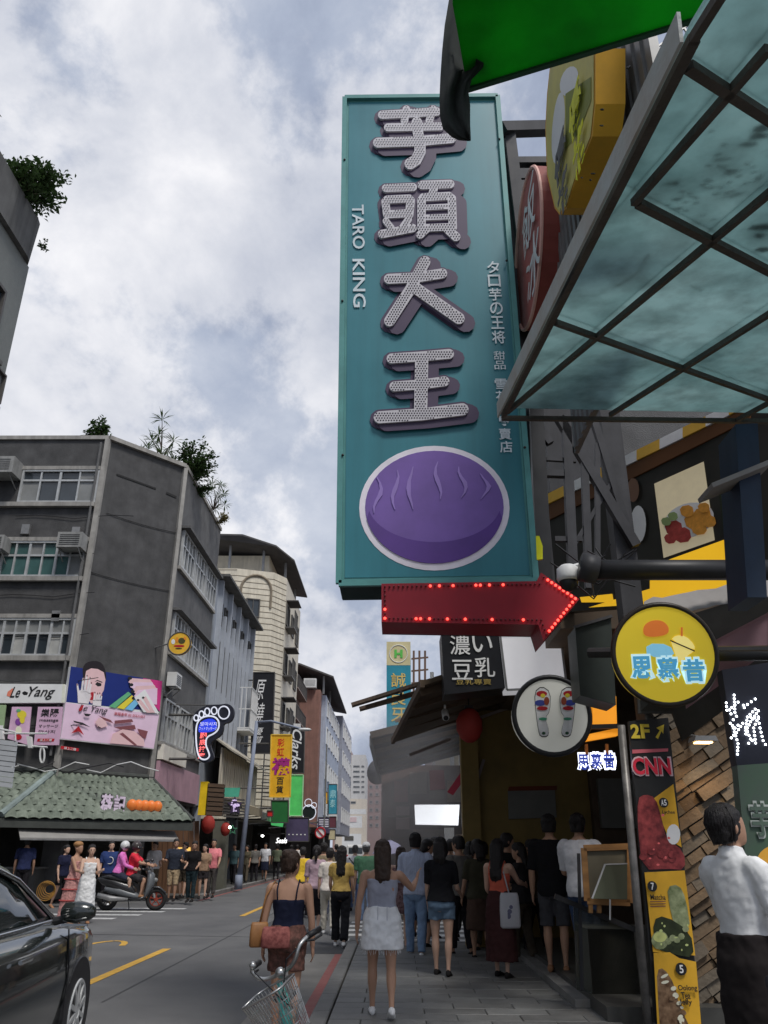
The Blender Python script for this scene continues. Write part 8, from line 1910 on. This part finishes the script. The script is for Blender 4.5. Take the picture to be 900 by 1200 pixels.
# greenhouse: glass loft with roof cap
GH = [(-2.2, .66, 1.02, 1.05), (-1.5, .74, 1.03, 1.38), (-.7, .77, 1.03, 1.47), (.1, .77, 1.03, 1.46), (.45, .76, 1.03, 1.38), (.95, .74, 1.03, 1.12), (1.12, .72, 1.02, 1.04)]
rr_ = []
for y, hw, z0, z1 in GH:
    tw_ = hw-.24*(z1-z0)/.44; h_ = [(0, z0-.05), (hw, z0-.03), (hw*.99, z0+.02), (tw_+.03, z1-.07), (tw_-.05, z1-.01), (tw_*.5, z1+.01), (0, z1+.015)]
    rr_.append([L(x, y, z) for x, z in h_]+[L(-x, y, z) for x, z in reversed(h_[1:-1])])
MB().loft(rr_).build('glasshouse', m_cglass2, car, True)
rr_ = []
for y, hw, z0, z1 in GH[1:5]:
    tw_ = hw-.24*(z1-z0)/.44; h_ = [(tw_+.035, z1-.055), (tw_-.04, z1+.012), (tw_*.5, z1+.032), (0, z1+.037)]
    rr_.append([L(x, y, z) for x, z in h_]+[L(-x, y, z) for x, z in reversed(h_[:-1])])
MB().loft(rr_).build('roof', m_paint, car, True)
for s in (-1, 1):
    pts = []
    for y, hw, z0, z1 in GH[1:]: tw_ = hw-.24*(z1-z0)/.44; pts.append(L(s*(tw_+.045), y, z1-.06))
    MB().tube(pts, .020, 6).build('roof_trim', m_chrome, car, True)
    MB().tube([L(s*(p[1]*1.005+.004), p[0], 1.018) for p in GH[1:-1]]+[L(s*.735, 1.1, 1.012)], .014, 6).build('waist_trim', m_chrome, car, True)
    # mirror
    mc = L(s*.99, .80, 1.09); m = MB(); rr_ = []
    for f_, a, b in ((-1, .02, .03), (-.8, .055, .065), (0, .065, .08), (.7, .05, .06), (1, .02, .03)): rr_.append([mc+(W.to_3x3() @ Vector((s*f_*.13, math.cos(q)*a, math.sin(q)*b))) for q in [2*math.pi*i/14 for i in range(14)]])
    m.loft(rr_); mo = m.build('mirror', m_paint, car, True)
    MB().tube([L(s*.80, .86, 1.02), L(s*.93, .84, 1.05)], .03, 8).build('mirror_foot', m_black, mo); MB().beam(mc+Vector((-.1, -.05, -.085)), mc+Vector((.1, -.05, -.085)), .015).build('mirror_trim', m_chrome, mo)
    # door gaps and handle
    MB().tube([L(s*.912, 1.05, .30), L(s*.915, 1.02, .7), L(s*.895, .95, .96)], .006, 5).build('door_gap', m_black, car)
    MB().tube([L(s*.93, -.2, .86), L(s*.935, 0, .865)], .015, 6).build('door_handle', m_chrome, car)
    MB().prism([L(s*.70, 2.02, .88), L(s*.80, 1.95, .84), L(s*.885, 1.62, .90), L(s*.84, 1.60, .945), L(s*.74, 1.85, .93)], W.to_3x3() @ Vector((s*.6, .3, .7)), .02).build('headlight', M('clear_headlight', (.5, .55, .6), rough=.1, spec=.8), car)
    for y in (1.42, -1.35):
        c = L(s*.80, y, .335); ax = W.to_3x3() @ Vector((s, 0, 0))
        MB().disc(c+ax*.115, ax, .385, .2, 36).build('wheel_arch', m_black, car)
        wo = MB().ring(c+ax*.03, ax, .255, .085, 36, 10).build('tyre', m_rub, car, True)
        m = MB(); m.ring(c+ax*.11, ax, .215, .018, 30, 6); m.disc(c+ax*.125, ax, .06, .04, 16)
        v = Z3.cross(ax)
        for k in range(10): a = 2*math.pi*k/10; d = Z3*math.cos(a)+v*math.sin(a); m.beam(c+d*.05+ax*.12, c+d*.215+ax*.115, .035, .02, up=ax)
        m.build('rim', m_alu, wo)
# ================================================================ bicycle (parked, front wheel turned)
m_bteal = M('mint_frame_paint', (.10, .42, .38), rough=.3, var=.06, coat=.5)
m_bch = M('brushed_alloy', (.50, .50, .49), rough=.32, metal=.9, var=.06); m_brub = m_rub
bk = thing('bicycle', 'mint bicycle with wire front basket and swept silver handlebar', 'bicycle', (-.52, 5.75, 0), R(180+8))
bk.rotation_euler = (0, R(0), R(188)); LEAN = Matrix.Rotation(R(14), 4, 'Y'); W0 = WM[bk.name] @ LEAN @ Matrix.Scale(.90, 4); T0 = lambda x, y, z: W0 @ Vector((x, y, z))    # +y forward
steer = Matrix.Translation((0, .42, 1.0)) @ Matrix.Rotation(R(16), 4, 'Y') @ Matrix.Translation((0, 0, -1.0)) @ Matrix.Rotation(R(-30), 4, 'Z') @ Matrix.Translation((0, -.42, 0))
T1 = lambda x, y, z: W0 @ (steer @ Vector((x, y, z)))
def bwheel(T, y):
    r = .30; ax = ((T(1, y, r)-T(0, y, r))).normalized(); c = T(0, y, r)
    w_ = MB().ring(c, ax, r-.02, .02, 40, 8).build('wheel', m_brub, bk, True); m = MB(); m.ring(c, ax, r-.045, .010, 40, 6); fw = (T(0, y+1, r)-c).normalized()
    for k in range(24): a = 2*math.pi*k/24; d = fw*math.cos(a)+Z3*math.sin(a); m.tube([c+ax*(.025 if k % 2 else -.025), c+d*(r-.045)], .0016, 3)
    m.disc(c+ax*.03, ax, .03, .06, 12); m.build('rim', m_bch, w_)
bwheel(T1, .62); bwheel(T0, -.48)
MB().tube([T0(0, .42, .82), T0(0, .36, .95)], .025, 10).build('steerer', m_bteal, bk)
MB().tube([T0(0, .44, .60), T0(0, .40, .88)], .034, 12).build('head_tube', m_bteal, bk, True)
MB().tube([T0(0, .44, .64), T0(0, .18, .40), T0(0, -.02, .32)], .03, 10).build('down_tube', m_bteal, bk, True)
MB().tube([T0(0, -.02, .30), T0(0, -.16, .66)], .026, 10).build('seat_tube', m_bteal, bk, True)
for s in (-1, 1):
    MB().tube([T0(s*.03, -.03, .30), T0(s*.06, -.48, .30)], .012, 6).build('chain_stay', m_bteal, bk); MB().tube([T0(s*.02, -.13, .58), T0(s*.06, -.48, .30)], .011, 6).build('seat_stay', m_bteal, bk)
    MB().tube([T1(s*.045, .46, .62), T1(s*.05, .62, .30)], .014, 8).build('fork_blade', m_bteal, bk)
    MB().tube([T0(s*.10, -.02, .30), T0(s*.10, -.02+s*.15, .24)], .01, 6).build('crank', m_bch, bk)
MB().tube([T0(0, -.17, .64), T0(0, -.19, .74)], .014, 8).build('seat_post', m_bch, bk)
m = MB(); m.loft([[T0(x*w_, y, z+math.sin(q)*.0) if False else T0(math.cos(q)*w_, y, z+math.sin(q)*.03) for q in [2*math.pi*i/12 for i in range(12)]] for y, w_, z in ((-.33, .07, .77), (-.28, .10, .77), (-.16, .06, .765), (-.04, .025, .76), (-.01, .012, .755))]); m.build('saddle', m_black, bk, True)
# mudguard
pts = [T1(0, .62+.335*math.cos(R(a)), .30+.335*math.sin(R(a))) for a in range(-10, 141, 15)]
m = MB(); m.loft([[p+(T1(x_, .62, .3)-T1(0, .62, .3))+Z3*z_ for x_, z_ in ((-.03, -.012), (-.025, .006), (0, .012), (.025, .006), (.03, -.012), (0, .004))] for p in pts]); m.build('mudguard', m_black, bk, True)
MB().ell(T1(0, .80, .70), (.06, .06, .04), 12, 8).build('front_lamp', m_black, bk, True)
# handlebar
MB().tube([T1(0, .37, .93), T1(0, .40, 1.0)], .016, 8).build('stem', m_bch, bk, True); MB().ell(T1(0, .40, 1.0), (.03, .03, .03), 12, 8).build('stem_clamp', m_bch, bk, True)
hb_ = [(0, .40, 1.0), (.08, .40, 1.0), (.15, .41, 1.03), (.20, .38, 1.085), (.235, .30, 1.10), (.26, .18, 1.09)]
for s in (-1, 1):
    q = crs([(T1(s*x, y, z), .0115) for x, y, z in hb_[:5]], 4); MB().tube([p_ for p_, r_ in q], .0115, 8).build('handlebar', m_bch, bk, True)
    MB().tube([T1(s*.235, .30, 1.10), T1(s*.262, .17, 1.09)], .018, 10).build('grip', m_black, bk, True)
    MB().tube([T1(s*.225, .33, 1.085), T1(s*.25, .28, 1.06), T1(s*.275, .20, 1.055)], .007, 6).build('brake_lever', m_black, bk)
    MB().tube([T1(s*.22, .34, 1.09), T1(s*.12, .46, 1.06), T1(s*.02, .50, .9), T1(0, .44, .78)], .004, 5).build('brake_cable', m_black, bk)
MB().ell(T1(.19, .36, 1.115), (.022, .022, .022), 10, 8).build('bell', m_bch, bk, True)
# wire basket on the front
def brect(hx, y0, y1, z, r_=.07, n=6):
    o = []
    for cx, cy, a0 in ((hx-r_, y1-r_, 0), (-hx+r_, y1-r_, 90), (-hx+r_, y0+r_, 180), (hx-r_, y0+r_, 270)):
        for k in range(n): a = R(a0+90*k/(n-1)); o.append((cx+r_*math.cos(a), cy+r_*math.sin(a), z))
    return o
ba = MB(); top_ = brect(.155, .46, .74, .965); bot_ = brect(.125, .48, .68, .68)
MB().tube([T1(*q) for q in top_+top_[:1]], .0065, 6).build('basket_rim', m_bch, bk, True)
for z, f_ in ((.90, .75), (.82, .48), (.75, .22)):
    r_ = [tuple(b+(t_-b)*f_ for t_, b in zip(q, p_)) for q, p_ in zip(top_, bot_)]; ba.tube([T1(*q) for q in r_+r_[:1]], .0028, 4)
def resamp(P_, n):
    P_ = P_+P_[:1]; d = [0]
    for i in range(len(P_)-1): d.append(d[-1]+math.dist(P_[i], P_[i+1]))
    o = []
    for k in range(n):
        t_ = d[-1]*k/n; i = max(j for j in range(len(d)) if d[j] <= t_); i = min(i, len(P_)-2); f_ = (t_-d[i])/max(1e-9, d[i+1]-d[i]); o.append(tuple(P_[i][m_]+(P_[i+1][m_]-P_[i][m_])*f_ for m_ in range(3)))
    return o
for a, b in zip(resamp(top_, 44), resamp(bot_, 44)): ba.tube([T1(*a), T1(*b)], .0024, 4)
for k in range(9): x = -.11+k*.0275; ba.tube([T1(x, .49, .68), T1(x, .67, .68)], .0024, 4)
ba.tube([T1(*q) for q in bot_+bot_[:1]], .004, 5)
ba.build('basket', m_bch, bk)
# ================================================================ rooftop plants
def leafm(name, c): return M(name, c, rough=.6, var=.45, scale=5, transl=.25, spec=.3)
m_lf1 = leafm('dark_leaf', (.045, .085, .025)); m_lf2 = leafm('mid_leaf', (.07, .12, .035)); m_lf3 = leafm('dry_yellow_leaf', (.22, .19, .08)); m_bark = M('bark', (.09, .07, .05), rough=.9, var=.3)
def leaf(mb, p, d, up, ln, wd):
    s = d.cross(up); s = s.normalized() if s.length > .05 else X3; n = s.cross(d).normalized()
    mb.add([p, p+d*ln*.5+s*wd/2+n*ln*.04, p+d*ln-n*ln*.12, p+d*ln*.5-s*wd/2+n*ln*.04], [(0, 1, 2, 3)])
def shrub(name, label, base, rx, rz, nbr, nleaf, mat, ln=.12, wd=.055, seed=1, group=None, lean=Vector((0, 0, 0)), spiky=False, cat='plant', flat=1.0):
    random.seed(seed); t = thing(name, label, cat, base, 0, group); base = Vector(base); st = MB(); lf = MB()
    for b in range(nbr):
        a = random.uniform(0, 6.28); el = random.uniform(.15, 1.0); tip = base+Vector((math.cos(a)*rx*math.sqrt(1-el*el*.6)*random.uniform(.5, 1), math.sin(a)*rx*flat*math.sqrt(1-el*el*.6)*random.uniform(.5, 1), rz*el*random.uniform(.75, 1.05)))+lean*el
        mid = base.lerp(tip, .5)+Vector((random.uniform(-.1, .1), random.uniform(-.1, .1), .12*rz)); st.tube([base, mid, tip], [.022*rz, .014*rz, .005*rz], 5)
        if spiky:
            for k in range(26):
                d = Vector((random.gauss(0, 1), random.gauss(0, 1), random.gauss(.25, .8))).normalized(); leaf(lf, tip, d, Z3, ln*random.uniform(.7, 1.2), wd)
        else:
            for k in range(nleaf):
                f_ = random.uniform(.25, 1.0); p = mid.lerp(tip, f_) if random.random() < .7 else base.lerp(mid, f_)
                p = p+Vector((random.gauss(0, .10), random.gauss(0, .10), random.gauss(0, .10)))*rx
                d = Vector((random.gauss(0, 1), random.gauss(0, 1), random.gauss(.2, .6))).normalized(); leaf(lf, p, d, Vector((random.gauss(0, .4), random.gauss(0, .4), 1)), ln*random.uniform(.7, 1.3), wd*random.uniform(.7, 1.3))
    st.build('stems', m_bark, t); lf.build('leaves', mat, t); return t
def roofpt(px, py, Y): return atY(px, py, Y)
b = roofpt(118, 511, 27.2); shrub('roof_shrub', 'small round shrub on the grey roof left of the chamfer corner', (b.x, b.y-.3, GZ+.05), .55, 1.25, 20, 46, m_lf1, .16, .09, 2)
b = roofpt(190, 530, 28.6); shrub('spiky_plant', 'spiky dracaena tufts on the grey roof edge', (b.x, b.y, GZ), .95, 2.1, 11, 0, m_lf2, .5, .05, 4, spiky=True)
b = roofpt(176, 525, 28.6); shrub('flowering_shrub', 'low pinkish shrub beside the spiky tufts', (b.x, b.y, GZ-.1), .35, .4, 8, 24, leafm('pinkish_leaf', (.22, .13, .10)), .09, .05, 6)
b = roofpt(224, 552, 29.6); shrub('roof_shrub', 'leafy shrub spilling over the grey roof street corner', (b.x, b.y, GZ), 1.0, 1.75, 34, 52, m_lf1, .17, .095, 8, lean=Vector((.3, -.1, 0)))
b = roofpt(232, 562, 30.6); shrub('roof_shrub', 'hanging leafy branch below the spilling shrub', (b.x+.1, b.y, GZ-.15), .55, .7, 14, 40, m_lf1, .14, .07, 9, lean=Vector((.35, 0, -.4)))
b = roofpt(249, 606, 32.8); shrub('spiky_plant', 'small spiky plant further along the grey roof', (b.x, b.y, GZ), .7, 1.3, 8, 0, m_lf2, .42, .045, 12, spiky=True)
b = roofpt(257, 622, 34.2); shrub('dry_shrub', 'dry yellowish shrub at the far end of grey roof', (b.x, b.y, GZ-.1), .45, .55, 14, 34, m_lf3, .10, .06, 14)
# big shrub on the near parapet
b = Vector((XN-.25, 13.9, pz1-.1)); shrub('parapet_shrub', 'dense leafy shrub overhanging the near left parapet', b, 1.0, 1.05, 60, 62, m_lf1, .13, .065, 20, lean=Vector((.62, .35, -.05)))
b = Vector((XN-.1, 11.6, pz1-.05)); shrub('parapet_shrub', 'grassy dark shrub along the parapet nearer the camera', b, .5, .35, 24, 40, m_lf1, .12, .05, 21, lean=Vector((.05, .2, 0)), flat=2.0)
b = Vector((XN+.40, 14.7, pz0+.3)); shrub('parapet_weed', 'tiny weed sprouting from the parapet corner', b, .18, .22, 5, 14, m_lf1, .08, .04, 22)
# cables over the green awning and rooftop railings
random.seed(40)
tc_ = thing('overhead_cables', 'loose pale cables draped along the green awning top', 'cable', (-12, 25.9, zT))
for k in range(5):
    x0 = -14+k*1.1; pts = [Vector((x0+i*.45, 25.85, zT+.15+.14*math.sin(i*1.3+k)+random.uniform(-.04, .06))) for i in range(6)]; MB().tube(pts, .018, 5).build('cable', [m_white, m_black][k % 2], tc_, True)
fin = thing('white_bracket', 'white pole arm with small white boxes below the pink posters', 'bracket', PF(30, 870))
MB().tube([PF(-10, 861)-Y3*.3, PF(60, 861)-Y3*.3], .03, 6).build('arm', m_white, fin); MB().tube([PF(18, 874)-Y3*.3, PF(60, 877)-Y3*.3], .03, 6).build('arm', m_white, fin)
for x, y in ((37, 870), (4, 860)): MB().prism([PF(x, y-6)-Y3*.4, PF(x+5, y-5)-Y3*.4, PF(x+6, y+8)-Y3*.4, PF(x+2, y+8)-Y3*.4], -Y3, .15).build('lamp_box', m_white, fin)
e_ = ellp(54, 886, 2.6, 9, 14); MB().tube([PF(*q)-Y3*.3 for q in e_+e_[:1]], .03, 5).build('hanging_loop', m_white, fin)
finish_text(); finish_soft()
# far-off traffic at the end of the street
